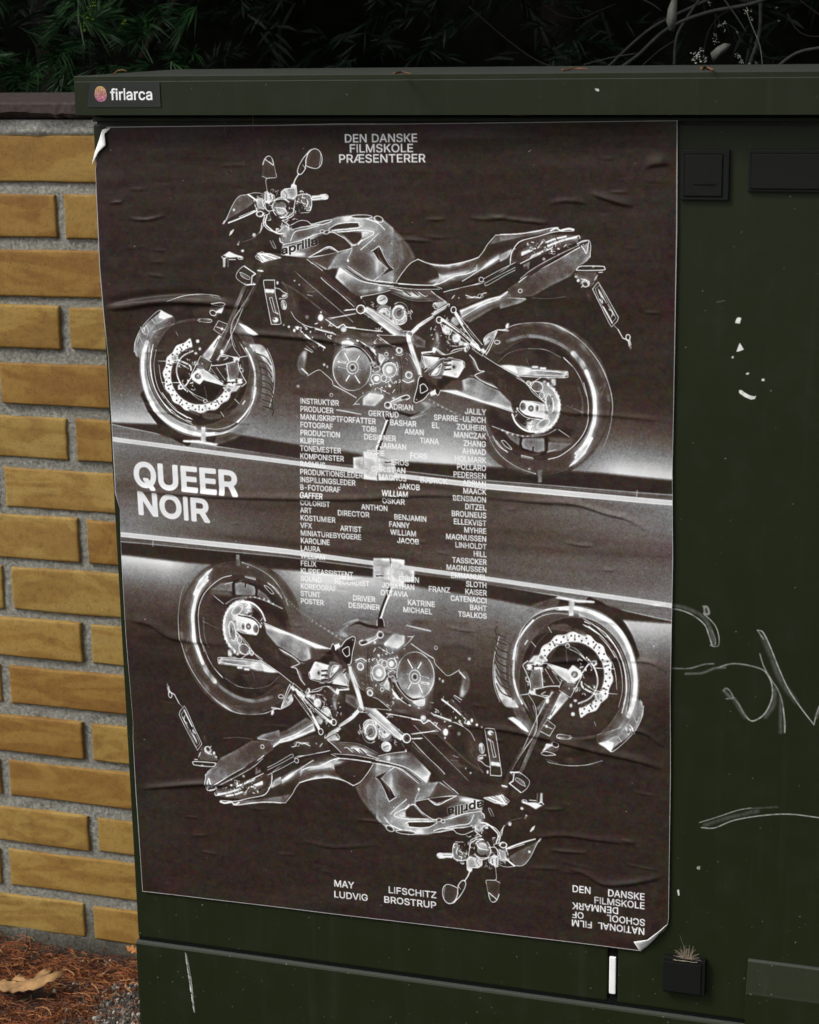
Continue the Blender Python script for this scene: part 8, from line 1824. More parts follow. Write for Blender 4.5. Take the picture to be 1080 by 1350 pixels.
CREASES = [([(-2.1,185.7),(27.5,182.0),(62.0,176.7),(104.3,176.0),(137.5,178.5),(162.2,179.6)],2.2,7),([(-1.7,181.0),(36.6,174.0),(87.9,168.5),(137.9,170.8)],-1.5,6),([(136.0,206.5),(177.3,207.9),(234.3,211.2),(282.3,216.2),(345.6,209.5)],1.5,5),([(404.9,366.0),(451.5,367.6),(497.4,368.4),(527.7,376.1),(550.2,381.1),(569.7,392.3)],1.5,4),([(5.3,376.4),(66.6,378.4),(152.3,378.3),(268.9,374.2),(341.7,366.7),(404.9,366.0)],1.3,6),([(2.7,718.6),(46.1,709.8),(91.6,702.6),(136.0,703.5)],1.8,5),([(-0.2,520.9),(30.9,524.7),(56.7,538.3),(118.0,542.3)],1.5,8),([(368.6,610.5),(417.2,610.4),(465.0,616.0),(520.1,625.8),(566.6,632.9),(589.7,640.5)],1.8,6),([(543.3,600.8),(566.4,601.2),(585.7,615.6)],1.2,4),([(550.8,526.2),(573.6,526.0),(588.8,535.2)],1.2,4),([(449.9,538.0),(496.9,530.3),(550.8,524.6)],1.0,5),([(409.4,88.3),(454.1,93.2),(472.6,94.5)],1.0,3),([(513.0,66.7),(534.7,73.7),(552.7,78.6)],1.6,5),([(472.8,75.9),(491.1,73.8),(509.3,75.9)],0.8,4),([(394.2,90.5),(416.8,91.2),(431.9,88.2)],0.8,3),([(350.0,92.1),(371.4,91.3)],0.7,3),([(320.9,111.4),(340.2,112.0),(355.6,112.6)],0.8,3),([(35.4,91.9),(54.7,93.3),(76.0,88.7)],0.9,2.5),([(16.1,76.6),(30.6,75.1)],0.8,2.5),([(37.4,290.9),(59.0,291.7),(80.4,292.6)],0.6,3),([(51.1,148.9),(70.4,150.9)],0.5,3),([(480.1,762.3),(504.1,761.2),(528.0,771.2),(567.4,762.4),(590.7,752.9)],1.4,5),([(468.1,739.7),(508.1,738.7)],1.0,3),([(480.1,759.7),(447.7,761.7)],0.7,4),([(485.8,407.7),(501.1,410.0),(516.3,409.9)],0.8,2.5),([(523.9,433.5),(536.8,434.3)],0.6,2.5),([(564.0,178.3),(579.9,178.8)],0.6,2.5),([(448.0,729.2),(480.3,721.4),(520.0,722.2),(559.3,722.9)],1.0,5),([(460.4,694.8),(484.4,692.3)],0.8,3),([(543.7,719.6),(557.8,721.4)],0.8,3),([(563.2,42.3),(577.4,38.9),(593.6,39.6)],1.5,8),([(256.7,728.1),(273.8,727.1),(299.3,727.9)],0.8,2.5),([(65.4,767.1),(83.7,764.2)],0.6,2.5),([(73.5,784.3),(96.0,786.4)],0.6,2.5),([(195.0,759.3),(229.7,762.6),(281.5,754.3)],0.7,4),([(578.8,227.4),(584.7,234.5)],0.5,3),([(452.4,275.8),(512.7,277.5),(590.2,282.2)],0.8,4)]
for _ in range(95):
    a_, b_, l_, s_ = rng.uniform(15, 580), rng.uniform(15, 825), rng.uniform(9, 34), rng.uniform(-.12, .14)
    CREASES.append(([(a_, b_), (a_ + l_ / 2, b_ + s_ * l_ / 2 + rng.uniform(-1, 1)), (a_ + l_, b_ + s_ * l_)], rng.uniform(.15, .6) * rng.choice([1, 1, -1]), rng.uniform(1.6, 3.2)))
def poster():
    na, nb = 396, 680
    U = np.linspace(0, 1, na); Bv = np.linspace(0, PH, nb)
    left = np.interp(Bv, [0, 6, 14, 24, 34, 42, 60, 140, 200, 235, 300, 372, 380, 388, 398, 450, 540, 600, 640, 660, 720, 800, 841],
                     [17, 13.0, 10, 6.5, 3.0, 1.2, .6, -1.6, -.4, 1.6, .6, -.6, -1.2, .8, 3.5, 1.5, 0.6, 1.6, 2.4, .8, 0, .4, .4])
    right = np.interp(Bv, [0, 100, 260, 330, 420, 560, 640, 800, 808, 815, 824, 832, 841], [594, 594.6, 593.2, 592.4, 593.8, 592.6, 593.6, 593, 592, 588.5, 579, 571, 563])
    A = left[:, None] + (right - left)[:, None] * U[None, :]
    BB = np.repeat(Bv[:, None], na, 1)
    top_shift = np.interp(A[0], [0, 200, 260, 330, 594], [0, 0, -.6, .2, 0])
    Hh = np.zeros_like(A)
    for (pts, amp, wdt) in CREASES:
        P = catmull(np.array(pts, float), 5)
        d = np.full(A.shape, 1e9); tt = np.zeros_like(A); n = len(P) - 1
        bx = (A > P[:, 0].min() - 30) & (A < P[:, 0].max() + 30) & (BB > P[:, 1].min() - 30) & (BB < P[:, 1].max() + 30)
        a_, b_ = A[bx], BB[bx]; dd = np.full(a_.shape, 1e9); t2 = np.zeros(a_.shape); sg = np.zeros(a_.shape)
        for i in range(n):
            e = P[i + 1] - P[i]; L2 = e @ e + 1e-9
            t = np.clip(((a_ - P[i][0]) * e[0] + (b_ - P[i][1]) * e[1]) / L2, 0, 1)
            q = np.hypot(a_ - P[i][0] - t * e[0], b_ - P[i][1] - t * e[1])
            s_ = np.sign((b_ - P[i][1] - t * e[1]))
            k_ = q < dd; dd[k_] = q[k_]; t2[k_] = ((i + t) / n)[k_]; sg[k_] = s_[k_]
        env = np.sin(np.clip(t2, 0, 1) * math.pi) ** .6
        x = dd * sg / (wdt * .75)
        Hh[bx] += 1.7 * amp * env * np.exp(-np.where(x > 0, x ** 2 * 9.0, x ** 2 * .9))
    nz = blur(rng.randn(nb, na).astype(np.float32), 22); nz = nz / nz.std()
    nz2 = blur_dir(rng.randn(nb, na).astype(np.float32), 16, 3); nz2 = nz2 / nz2.std()
    Hh += .45 * nz + .12 * nz2
    ed = np.minimum(np.minimum(A - left[:, None], right[:, None] - A), np.minimum(BB, PH - BB))
    Hh *= np.clip(ed / 14, .15, 1)
    Hh -= Hh.min(); Hh = Hh + .05
    V = []; UV = []
    for j in range(nb):
        for i in range(na):
            V.append(pw(A[j, i], BB[j, i] + (top_shift[i] if j == 0 else 0), Hh[j, i])); UV.append((min(max((A[j, i] - left[j] * 0) / PW, 0), 1), 1 - BB[j, i] / PH))
    # keep the white cut edge along the wavy sides
    UV = np.array(UV).reshape(nb, na, 2)
    UV[:, 0, 0] = 0.0; UV[:, -1, 0] = 1.0
    UV[:, 1, 0] = np.clip(UV[:, 1, 0], 1.3 / PW, 1); UV[:, -2, 0] = np.clip(UV[:, -2, 0], 0, 1 - 1.3 / PW)
    UV = UV.reshape(-1, 2)
    F = [(j * na + i, (j + 1) * na + i, (j + 1) * na + i + 1, j * na + i + 1) for j in range(nb - 1) for i in range(na - 1)]
    root = empty("film_poster", pw(297, 841), "large wrinkled black film poster with mirrored motorcycles pasted on the green cabinet", "poster")
    o = mesh("sheet", V, F, M_POSTER, root, smooth=True, uv=UV)
    paper = simple_mat("bare_paper", (.80, .80, .78), .8, .06, 120, .25, .3)
    def flap(name, P, outl, lift):
        # a curled triangle of paper folded back over the front; outl = fold line points, P = free edge points
        n = len(outl); V = []; m_ = 7
        for i in range(n):
            for k_ in range(m_):
                t = k_ / (m_ - 1)
                a = outl[i][0] * (1 - t) + P[i][0] * t; b = outl[i][1] * (1 - t) + P[i][1] * t
                h = 1.2 + lift * math.sin(t * math.pi * .55) * math.sin(math.pi * (i + .6) / (n + .2))
                V.append(pw(a, b, h))
        F = [(i * m_ + k_, i * m_ + k_ + 1, (i + 1) * m_ + k_ + 1, (i + 1) * m_ + k_) for i in range(n - 1) for k_ in range(m_ - 1)]
        f = mesh(name, V, F, paper, root, smooth=True)
        md = f.modifiers.new("thickness", 'SOLIDIFY'); md.thickness = .0003
        tag(f, label="white folded corner of the poster")
    flap("folded_corner", [(21.4, 1.6), (15.2, 6.8), (16.0, 18.1), (7.1, 24.8), (-1.4, 36.9)], [(20.7, 0.0), (11.2, 3.0), (7.1, 13.5), (2.1, 24.0), (-2.2, 35.4)], 4.0)
    flap("folded_corner", [(562.7, 839.8), (557.5, 830.1), (571.7, 825.7), (581.8, 816.7), (591.2, 807.9)], [(563.9, 842.2), (570.2, 836.2), (578.8, 825.7), (585.8, 816.2), (592.0, 806.9)], 5.0)
poster()

# ------------------------------------------------------------------ sticker on the lid
def sticker():
    x0, x1, z0, z1 = (-0.1803, -0.1004, 1.0768, 1.1005)
    w, h = (x1 - x0) * 1000, (z1 - z0) * 1000
    S = 12.0
    cv = Canvas(w, h, S, 0.0)
    text(cv, "firlarca", w * .335, h * .70, h * .44, v=1.0, w=w * .56, bold=.30)
    lg = Canvas(w, h, S, 0.0)
    cx, cy = w * .195, h * .46
    P = [(cx + w * .082 * math.cos(t) * (1 + .04 * math.sin(3 * t)), cy + h * .335 * math.sin(t) * (1 + .05 * math.cos(2 * t))) for t in np.linspace(0, 2 * math.pi, 30)[:-1]]
    lg.poly(P, 1.0, 1.0, .1)
    H, W = cv.c.shape
    n = blur(rng.randn(H, W).astype(np.float32), 3); n /= n.std()
    base = np.zeros((H, W, 3)) + np.array([.100, .116, .106])
    pink = np.stack([.66 + .10 * n, .45 + .10 * n, .43 + .08 * n], -1)
    yy, xx = np.mgrid[0:H, 0:W]; yv = ((yy / S - cy) / (h * .335))[..., None]
    pink = pink + yv * np.array([-.06, -.14, .06])
    rim = np.clip(lg.c - blur(lg.c, 4), 0, 1)[..., None]
    pink = pink * (1 - rim) + np.array([.92, .78, .55]) * rim
    base = base * (1 - lg.c[..., None]) + pink * lg.c[..., None]
    base = base * (1 - cv.c[..., None]) + .92 * cv.c[..., None]
    img = to_image("sticker_print", base)
    m, nt, b = new_mat("sticker_film", .45, .4)
    it = nt.nodes.new("ShaderNodeTexImage"); it.image = img; nt.links.new(it.outputs[0], b.inputs["Base Color"])
    tc = coords(nt); n_ = noise_node(nt, tc, 120, 3, .5); bump(nt, b, n_.outputs[0], .2, .0006)
    nx = 16
    V = []; F = []; UV = []
    yb = -.0264
    for s_ in (0, 1):
        for j in range(2):
            for i in range(nx + 1):
                t = i / nx; e = .0010 * max(0, 1 - min(t, 1 - t) * 14) * (j if i < 8 else .3)
                V.append((x0 + (x1 - x0) * t, yb - .0004 * (1 - s_) - e, z0 + (z1 - z0) * j)); UV.append((t, j))
    n1 = 2 * (nx + 1)
    for i in range(nx):
        F.append((i, i + 1, nx + 2 + i, nx + 1 + i)); F.append((n1 + i, n1 + nx + 1 + i, n1 + nx + 2 + i, n1 + i + 1))
        F.append((i, n1 + i, n1 + i + 1, i + 1)); F.append((nx + 1 + i, nx + 2 + i, n1 + nx + 2 + i, n1 + nx + 1 + i))
    F += [(0, nx + 1, n1 + nx + 1, n1), (nx, n1 + nx, n1 + 2 * nx + 1, 2 * nx + 1)]
    o = mesh("sticker", V, F, m, None, uv=UV)
    tag(o, "small black sticker with pink round logo and white word on the cabinet lid", "sticker")
sticker()

# ------------------------------------------------------------------ litter on the ground
def needles(name, n, area, zf, L, r, mat, label, cat, seed):
    rs = np.random.RandomState(seed)
    V = []; F = []
    for i in range(n):
        x, y = area(rs)
        z = zf(x, y) + abs(rs.randn()) * .0035
        a = rs.uniform(0, 2 * math.pi); l = rs.uniform(*L); bend = rs.uniform(-2.6, 2.6); tilt = rs.randn() * .30
        p = Vector((x, y, z)); pts = []
        for k_ in range(5):
            pts.append(p.copy()); a += bend / 4
            p = p + Vector((math.cos(a), math.sin(a), tilt * (1 - k_ * .5))) * l / 4
        b = len(V); w = rs.uniform(*r)
        for k_, q in enumerate(pts):
            d = (pts[min(k_ + 1, 4)] - pts[max(k_ - 1, 0)]).normalized(); s_ = d.cross(Vector((0, 0, 1))).normalized() * w * (1 - .25 * k_ / 4)
            V += [q + s_, q - s_, q + Vector((0, 0, w * 1.1))]
        for k_ in range(4):
            c = b + k_ * 3
            F += [(c, c + 3, c + 5, c + 2), (c + 2, c + 5, c + 4, c + 1)]
    o = mesh(name, V, F, mat)
    tag(o, label, cat, kind='stuff')
def litter_mat():
    m, nt, b = new_mat("dry_needle", .8, .3)
    g = nt.nodes.new("ShaderNodeNewGeometry"); tc = coords(nt); n = noise_node(nt, tc, 30, 3, .6)
    r = ramp(nt, g.outputs["Random Per Island"], [(0, (.026, .013, .009)), (.3, (.10, .030, .012)), (.6, (.22, .066, .020)), (.88, (.30, .110, .034)), (1, (.42, .26, .12))])
    col = mix(nt, .5, r.outputs[0], ramp(nt, n.outputs[0], [(.3, (.5, .45, .4)), (.7, (1.2, 1.1, 1))]).outputs[0], 'MULTIPLY')
    nt.links.new(col, b.inputs["Base Color"]); return m
M_LIT = litter_mat()
def gz(x, y):
    n = math.sin(x * 23 + y * 7) * .003 + math.sin(x * 61 - y * 47) * .002 + math.sin(x * 9 + 1.3) * math.sin(y * 11) * .006
    return n + .012 * math.exp(-((y - .17) / .08) ** 2) - .004
def area_l(rs):
    while True:
        x = rs.uniform(-1.0, -.192); y = rs.uniform(-.25, .215)
        d = (x + .29) + (.10 - y) * .9          # the litter thins out towards the cabinet foot
        if x > -.30 and y < .14 and rs.rand() < .93 and d > -.02: continue
        if math.sin(x * 31 + y * 9) * math.sin(y * 37 - x * 11) > .55 and rs.rand() < .7: continue
        if y > .18 and x < -.33 and rs.rand() < .6: continue
        return x, y
needles("needle_litter", 32000, area_l, gz, (.008, .034), (.00028, .0007), M_LIT, "brown dry needle litter heaped at the foot of the brick wall", "litter", 4)
def gravel():
    rs = np.random.RandomState(11)
    V = []; F = []
    ico = bmesh.new(); bmesh.ops.create_icosphere(ico, subdivisions=1, radius=1)
    iv = np.array([v.co[:] for v in ico.verts]); jf = [[v.index for v in f.verts] for f in ico.faces]; ico.free()
    for i in range(9000):
        if i < 6800:
            x = rs.uniform(-.36, -.14); y = rs.uniform(-.25, .15)
        else:
            x = rs.uniform(-1.2, -.2); y = rs.uniform(-.7, .2)
        s_ = abs(rs.randn()) * .0011 + .0008
        if rs.rand() < .010: s_ *= 2.4
        q = iv * (s_ * rs.uniform(.6, 1.4, 3)) * rs.uniform(.65, 1.25, (12, 1))
        b = len(V); z = gz(x, y) + s_ * .35
        V += [(x + p[0], y + p[1], z + p[2]) for p in q]; F += [tuple(b + k_ for k_ in f) for f in jf]
    m, nt, b_ = new_mat("grit", .9, .3)
    g = nt.nodes.new("ShaderNodeNewGeometry")
    r = ramp(nt, g.outputs["Random Per Island"], [(0, (.03, .027, .024)), (.5, (.10, .09, .075)), (.85, (.22, .20, .17)), (1, (.55, .53, .48))])
    nt.links.new(r.outputs[0], b_.inputs["Base Color"])
    tag(mesh("grit", V, F, m), "grey grit and small stones beside the cabinet foot", "gravel", kind='stuff')
gravel()
def leaf(name, outline, loc, rot, mat, label, size, curl=.12, seed=1, cat="leaf"):
    rs = np.random.RandomState(seed)
    P = np.array(outline, float) * size
    c = P.mean(0); V = []; F = []
    rings = [1.0, .72, .42, .12]
    n = len(P)
    for s_ in rings:
        for (x, y) in P: 
            q = c + ((x, y) - c) * s_
            z = curl * size * (((q[1]) / size) ** 2 * 2.2 + .35 * math.sin(q[0] / size * 9) * .3) + rs.uniform(-.01, .01) * size
            V.append((q[0], q[1], z))
    for k_ in range(3):
        for i in range(n): F.append((k_ * n + i, k_ * n + (i + 1) % n, (k_ + 1) * n + (i + 1) % n, (k_ + 1) * n + i))
    F.append(tuple(3 * n + i for i in range(n)))
    o = mesh(name, V, F, mat, smooth=True)
    md = o.modifiers.new("thickness", 'SOLIDIFY'); md.thickness = .0004
    o.location = loc; o.rotation_euler = rot
    return tag(o, label, cat)
M_OAK = simple_mat("dry_leaf", (.27, .155, .065), .75, .45, 60, .4, .3)
M_OAK2 = simple_mat("rusty_leaf", (.30, .12, .035), .75, .3, 90, .4, .3)
M_PALE = simple_mat("pale_leaf", (.10, .105, .09), .8, .25, 120, .3, .2)
OAKL = [(-.5, -.02), (-.44, .05), (-.36, .09), (-.30, .05), (-.22, .11), (-.16, .17), (-.12, .10), (-.06, .05), (.02, .04), (.09, .05), (.15, .13), (.22, .19), (.27, .15), (.33, .17), (.37, .10), (.44, .13), (.5, .11), (.47, .04), (.41, .0), (.36, -.05), (.29, -.06), (.24, -.12), (.17, -.16), (.10, -.18), (.03, -.15), (-.04, -.18), (-.12, -.14), (-.2, -.17), (-.27, -.12), (-.33, -.14), (-.41, -.08)]
OAK = [(-.5, 0), (-.42, .06), (-.33, .05), (-.28, .16), (-.2, .2), (-.14, .09), (-.05, .08), (.0, .2), (.09, .25), (.13, .12), (.22, .09), (.3, .17), (.38, .16), (.4, .06), (.5, .04), (.45, -.03), (.36, -.08), (.3, -.16), (.22, -.1), (.12, -.1), (.06, -.22), (-.03, -.2), (-.08, -.1), (-.18, -.1), (-.25, -.17), (-.33, -.12), (-.4, -.05)]
leaf("oak_leaf", OAKL, (-0.3891, 0.0962, .020), (math.radians(22), math.radians(-8), math.radians(14)), M_OAK, "tan curled oak leaf lying on the brown needle litter", .088, .12, 2)
leaf("fallen_leaf", OAK, (-0.2892, 0.1889, .030), (math.radians(30), 0, math.radians(-20)), M_OAK2, "small rust coloured leaf against the wall foot beside the cabinet", .030, .3, 3)


# ------------------------------------------------------------------ dry grass tuft above the latch, bits on the lid
def tuft():
    V = []; F = []; rs = np.random.RandomState(5)
    for i in range(58):
        x = .4335 + rs.randn() * .0022; a = max(-1.1, min(1.1, rs.randn() * .48)); l = rs.uniform(.008, .021) * (1.15 - abs(a) * .5) if i else .036
        p0 = Vector((x, -.0070, .2205)); d = Vector((math.sin(a), -.35 - rs.rand() * .4, math.cos(a)))
        pts = [p0, p0 + d * l * .5, p0 + d * l + Vector((a * .003, 0, -.001))]
        tube_data(pts, .00028, .00009, 3, V, F)
    for i in range(16):
        x = .424 + rs.rand() * .02; a = rs.uniform(-1.5, 1.5); p0 = Vector((x, -.0095, .2195))
        d = Vector((math.sin(a), -.1, math.cos(a) * .25)); tube_data([p0, p0 + d * .003, p0 + d * .006], .00022, .0001, 3, V, F)
    for (a0, b0, a1, b1) in ():
        tube_data([(a0, -.0095, b0), ((a0 + a1) / 2 - .001, -.008, (b0 + b1) / 2), (a1, -.006, b1)], .00016, .00008, 3, V, F)
    tag(mesh("dry_straw_tuft", V, F, simple_mat("straw", (.50, .41, .31), .8, .3, 200, 0, .2)), "wispy tuft of dry straw caught above the black latch block", "straw", kind="stuff")
tuft()
M_TWIG = simple_mat("brown_twig", (.16, .075, .035), .8, .4, 200, .3, .2)
def bit(name, pts, r0, r1, label, mat=None, cat="twig"):
    V, F = tube_data(pts, r0, r1, 5)
    return tag(mesh(name, V, F, mat or M_TWIG, smooth=True), label, cat)
bit('dry_twig', [(-0.1602, -0.006, 1.1075), (-0.155, -0.006, 1.1115), (-0.1492, -0.006, 1.1122), (-0.1451, -0.006, 1.1107)], 0.0006, 0.0008, 'thin brown twig curled on the left end of the cabinet lid', None, 'twig')
bit('dry_needle', [(-0.0106, -0.01, 1.0686), (-0.01, -0.01, 1.0621), (-0.0107, -0.01, 1.0541)], 0.0005, 0.0003, 'single brown needle hanging from the gap under the lid', None, 'twig')
bit('dry_husk', [(0.2464, -0.014, 1.0694), (0.2567, -0.014, 1.068), (0.2712, -0.014, 1.0687)], 0.0008, 0.0004, 'flat brown husk caught in the gap under the lid, right of the middle', None, 'twig')
bit('white_thread', [(-0.0413, -0.006, 1.0619), (-0.0425, -0.006, 1.0546), (-0.0412, -0.006, 1.0465)], 0.0003, 0.0002, 'short pale thread hanging over the top edge of the poster', M_PALE, 'thread')
bit("dead_needles", [(0.2945, 0.0102, 1.1085), (0.288, 0.0827, 1.1085), (0.3105, 0.0471, 1.1085)], .0011, .0006, "pair of rust coloured dead needles lying on the middle of the lid")
bit("dead_stalk", [(0.1546, -0.07, 1.1085), (0.1495, -0.0302, 1.1085), (0.1753, -0.0875, 1.1085)], .0011, .0006, "short rust coloured stalk lying on the lid left of the middle")
bit("dark_crumb", [(0.4216, 0.0276, 1.1085), (0.4224, 0.0555, 1.1085), (0.4407, -0.0316, 1.1085)], .0016, .0010, "dark crumb of leaf on the right half of the lid")


# ------------------------------------------------------------------ planting behind the wall and the cabinet
def green_mat(name, lo, hi, rough=.5):
    m, nt, b = new_mat(name, rough, .12)
    g = nt.nodes.new("ShaderNodeNewGeometry"); tc = coords(nt); n = noise_node(nt, tc, 7, 3, .6)
    r = ramp(nt, g.outputs["Random Per Island"], [(0, lo), (1, hi)])
    col = mix(nt, .6, r.outputs[0], ramp(nt, n.outputs[0], [(.3, (.45, .45, .45)), (.7, (1.25, 1.25, 1.2))]).outputs[0], 'MULTIPLY')
    nt.links.new(col, b.inputs["Base Color"]); return m
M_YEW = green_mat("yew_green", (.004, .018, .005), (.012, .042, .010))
M_YEWD = green_mat("shaded_needles", (.0015, .006, .0025), (.003, .011, .005))  # darker copy of the yew green, deep shade put into the colour
M_LITE = green_mat("sunlit_leaf", (.25, .42, .03), (.40, .60, .06), .6)  # sunlight on the far leaves put into a raised leaf colour
M_BARK = simple_mat("grey_bark", (.032, .033, .032), .85, .35, 120, .5, .2)
M_BARKB = simple_mat("brown_bark", (.010, .007, .005), .85, .35, 120, .5, .2)
def sprigs(name, n, area, mat, parent, seed, L=(.024, .036), w=.0014, per=26, droop=.5, size=1.0, stem=(.05, .11)):
    rs = np.random.RandomState(seed)
    V = []; F = []
    for s_ in range(n):
        p = Vector(area(rs))
        az = rs.uniform(0, 2 * math.pi); d = Vector((math.cos(az), math.sin(az) - .5, rs.uniform(-.9, .5))).normalized()
        sl = rs.uniform(*stem) * size
        side = d.cross(Vector((0, 0, 1))).normalized(); upv = side.cross(d)
        for k_ in range(per):
            t = k_ / per
            q = p + d * sl * t + Vector((0, 0, -droop * .03 * t * t))
            ang = rs.uniform(0, 2 * math.pi) if k_ % 3 == 0 else (0 if k_ % 2 else math.pi) + rs.uniform(-.6, .6)
            out = (side * math.cos(ang) + upv * math.sin(ang))
            nd = (out * (1 - .55 * t) + d * (.55 + .6 * t)).normalized()
            l = rs.uniform(*L) * size * (1 - .25 * t)
            wv = nd.cross(Vector((rs.uniform(-.4, .4), -1, rs.uniform(-.4, .4)))).normalized() * w * size
            b = len(V); m1 = q + nd * l * .5 + Vector((0, 0, -.0012)); e = q + nd * l + Vector((0, 0, -l * .16))
            V += [q - wv * .5, q + wv * .5, m1 + wv, m1 - wv, e]
            F += [(b, b + 1, b + 2, b + 3), (b + 3, b + 2, b + 4)]
    o = mesh(name, V, F, mat, parent); o['kind'] = 'stuff'; return o
yew = empty("yew_shrub", (-.55, .75, 0), "dark green yew shrub with long needles, overhanging the left end of the brick wall", "shrub")
sprigs("foliage", 260, lambda r: (r.uniform(-1.25, -.27), r.uniform(.40, .66), r.uniform(1.02, 1.34)), M_YEW, yew, 21, L=(.032, .052), w=.00105, per=40, stem=(.018, .045))
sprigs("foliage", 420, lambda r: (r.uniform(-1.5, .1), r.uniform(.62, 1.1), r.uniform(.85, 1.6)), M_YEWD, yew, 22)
def branch(parent, pts, r0, r1, mat):
    V, F = tube_data(catmull(pts, 5), r0, r1, 8); return mesh("branch", V, F, mat, parent, smooth=True)
branch(yew, [(-.72, .95, 0), (-.74, .98, .5), (-.80, .94, 1.0), (-.86, .9, 1.4), (-.82, .92, 2.0)], .035, .02, M_BARKB)
branch(yew, [(-.74, .97, .6), (-.6, .95, 1.05), (-.48, .92, 1.22), (-.3, .9, 1.5)], .010, .006, M_BARKB)
def hedge():
    root = empty("dark_hedge", (.3, 1.6, 0), "tall dense conifer hedge in deep shade behind the cabinet, with an added unseen crown that shades it", "hedge")
    # woody core as one near-black sheet, inner shade put in its colour
    V = []; F = []; nx, nz = 60, 40
    for j in range(nz + 1):
        for i in range(nx + 1):
            x = -3.2 + 6.6 * i / nx; z = -.05 + 3.1 * j / nz
            V.append((x, 1.75 + .10 * math.sin(x * 7 + z * 3) + .08 * math.sin(z * 11 + x * 5) - .25 * max(0, z - 1.6), z))
    F = [(j * (nx + 1) + i, j * (nx + 1) + i + 1, (j + 1) * (nx + 1) + i + 1, (j + 1) * (nx + 1) + i) for j in range(nz) for i in range(nx)]
    core = mesh("shaded_core", V, F, simple_mat("shaded_twigs", (.006, .006, .004), .95, .5, 30, .5, .05), root, smooth=True)
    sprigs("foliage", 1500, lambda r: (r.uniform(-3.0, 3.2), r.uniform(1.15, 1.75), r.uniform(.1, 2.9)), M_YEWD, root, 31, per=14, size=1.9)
    # unseen crown added over the cabinet to block the sky and shade the planting
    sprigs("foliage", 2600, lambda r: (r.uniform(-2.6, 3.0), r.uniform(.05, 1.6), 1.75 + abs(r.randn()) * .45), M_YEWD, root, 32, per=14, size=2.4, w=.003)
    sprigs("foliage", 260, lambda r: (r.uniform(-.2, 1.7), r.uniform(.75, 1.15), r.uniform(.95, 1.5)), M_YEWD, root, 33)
    for i, x in enumerate((-2.2, -1.1, -.1, .9, 2.0)):
        branch(root, [(x, 1.6, -.02), (x + .05, 1.6, 1.0), (x - .04, 1.45, 2.0), (x, 1.1, 2.7)], .05, .02, M_BARKB)
hedge()
shrub = empty("bare_shrub", (.62, .8, 0), "leafless shrub with thin grey and brown twigs behind the right end of the lid", "shrub")
branch(shrub, [(.62, .8, 0), (.60, .82, .5), (.56, .80, .95), (.50, .78, 1.12)], .014, .009, M_BARK)
branch(shrub, [(0.2332, 0.62, 1.0974), (0.254, 0.62, 1.1119), (0.2893, 0.62, 1.1424), (0.3356, 0.62, 1.1607), (0.3905, 0.62, 1.1705), (0.4264, 0.62, 1.1831)], 0.00208, 0.00235, M_BARK)
branch(shrub, [(0.198, 0.7, 1.0939), (0.237, 0.7, 1.1295), (0.266, 0.7, 1.1498), (0.3091, 0.7, 1.1696), (0.3422, 0.7, 1.1838)], 0.00186, 0.00186, M_BARK)
branch(shrub, [(0.2922, 0.66, 1.0941), (0.2943, 0.66, 1.1311), (0.3061, 0.66, 1.1539), (0.3244, 0.66, 1.181)], 0.00197, 0.00155, M_BARK)
branch(shrub, [(0.343, 0.55, 1.0982), (0.3493, 0.55, 1.1359), (0.3623, 0.55, 1.1557), (0.3746, 0.55, 1.1633)], 0.00081, 0.00060, M_BARKB)
branch(shrub, [(0.3704, 0.5, 1.181), (0.3886, 0.5, 1.157), (0.4013, 0.5, 1.1382)], 0.00092, 0.00072, M_BARK)
branch(shrub, [(0.4066, 0.46, 1.16), (0.4131, 0.46, 1.1441), (0.4223, 0.46, 1.1231), (0.4265, 0.46, 1.0979)], 0.00071, 0.00052, M_PALE)
branch(shrub, [(0.3784, 0.72, 1.0939), (0.3896, 0.72, 1.134), (0.3903, 0.72, 1.1711), (0.3908, 0.72, 1.1831)], 0.00260, 0.00188, M_BARK)
branch(shrub, [(0.4357, 0.5, 1.0969), (0.4593, 0.5, 1.1137), (0.4865, 0.5, 1.1194), (0.5186, 0.5, 1.1215)], 0.00184, 0.00184, M_BARK)
branch(shrub, [(0.4474, 0.5, 1.1578), (0.4583, 0.5, 1.1408), (0.4714, 0.5, 1.133), (0.4885, 0.5, 1.132)], 0.00079, 0.00072, M_BARKB)
branch(shrub, [(0.4473, 0.55, 1.1801), (0.4653, 0.55, 1.1662), (0.4876, 0.55, 1.1504)], 0.00081, 0.00074, M_BARKB)
branch(shrub, [(0.0742, 0.48, 1.1723), (0.1133, 0.48, 1.1394), (0.1504, 0.48, 1.1127), (0.18, 0.48, 1.0993)], 0.00052, 0.00091, M_BARKB)
branch(shrub, [(0.1368, 0.6, 1.1738), (0.16, 0.6, 1.1607), (0.184, 0.6, 1.1567), (0.2077, 0.6, 1.1653), (0.2284, 0.6, 1.1731)], 0.00055, 0.00055, M_BARKB)
branch(shrub, [(0.1506, 0.6, 1.1206), (0.1603, 0.6, 1.1122), (0.17, 0.6, 1.1002)], 0.00055, 0.00055, M_BARKB)
branch(shrub, [(0.1787, 0.65, 1.0999), (0.2127, 0.65, 1.108), (0.2465, 0.65, 1.1133)], 0.00084, 0.00070, M_BARK)
branch(shrub, [(0.2528, 0.6, 1.1816), (0.2716, 0.6, 1.1733), (0.2848, 0.6, 1.1641)], 0.00069, 0.00055, M_BARK)
branch(shrub, [(0.2334, 0.75, 1.0943), (0.258, 0.75, 1.1153), (0.2825, 0.75, 1.1304)], 0.00066, 0.00051, M_BARK)
branch(shrub, [(0.4085, 0.6, 1.109), (0.4222, 0.6, 1.1062), (0.435, 0.6, 1.1034)], 0.00055, 0.00041, M_BARKB)
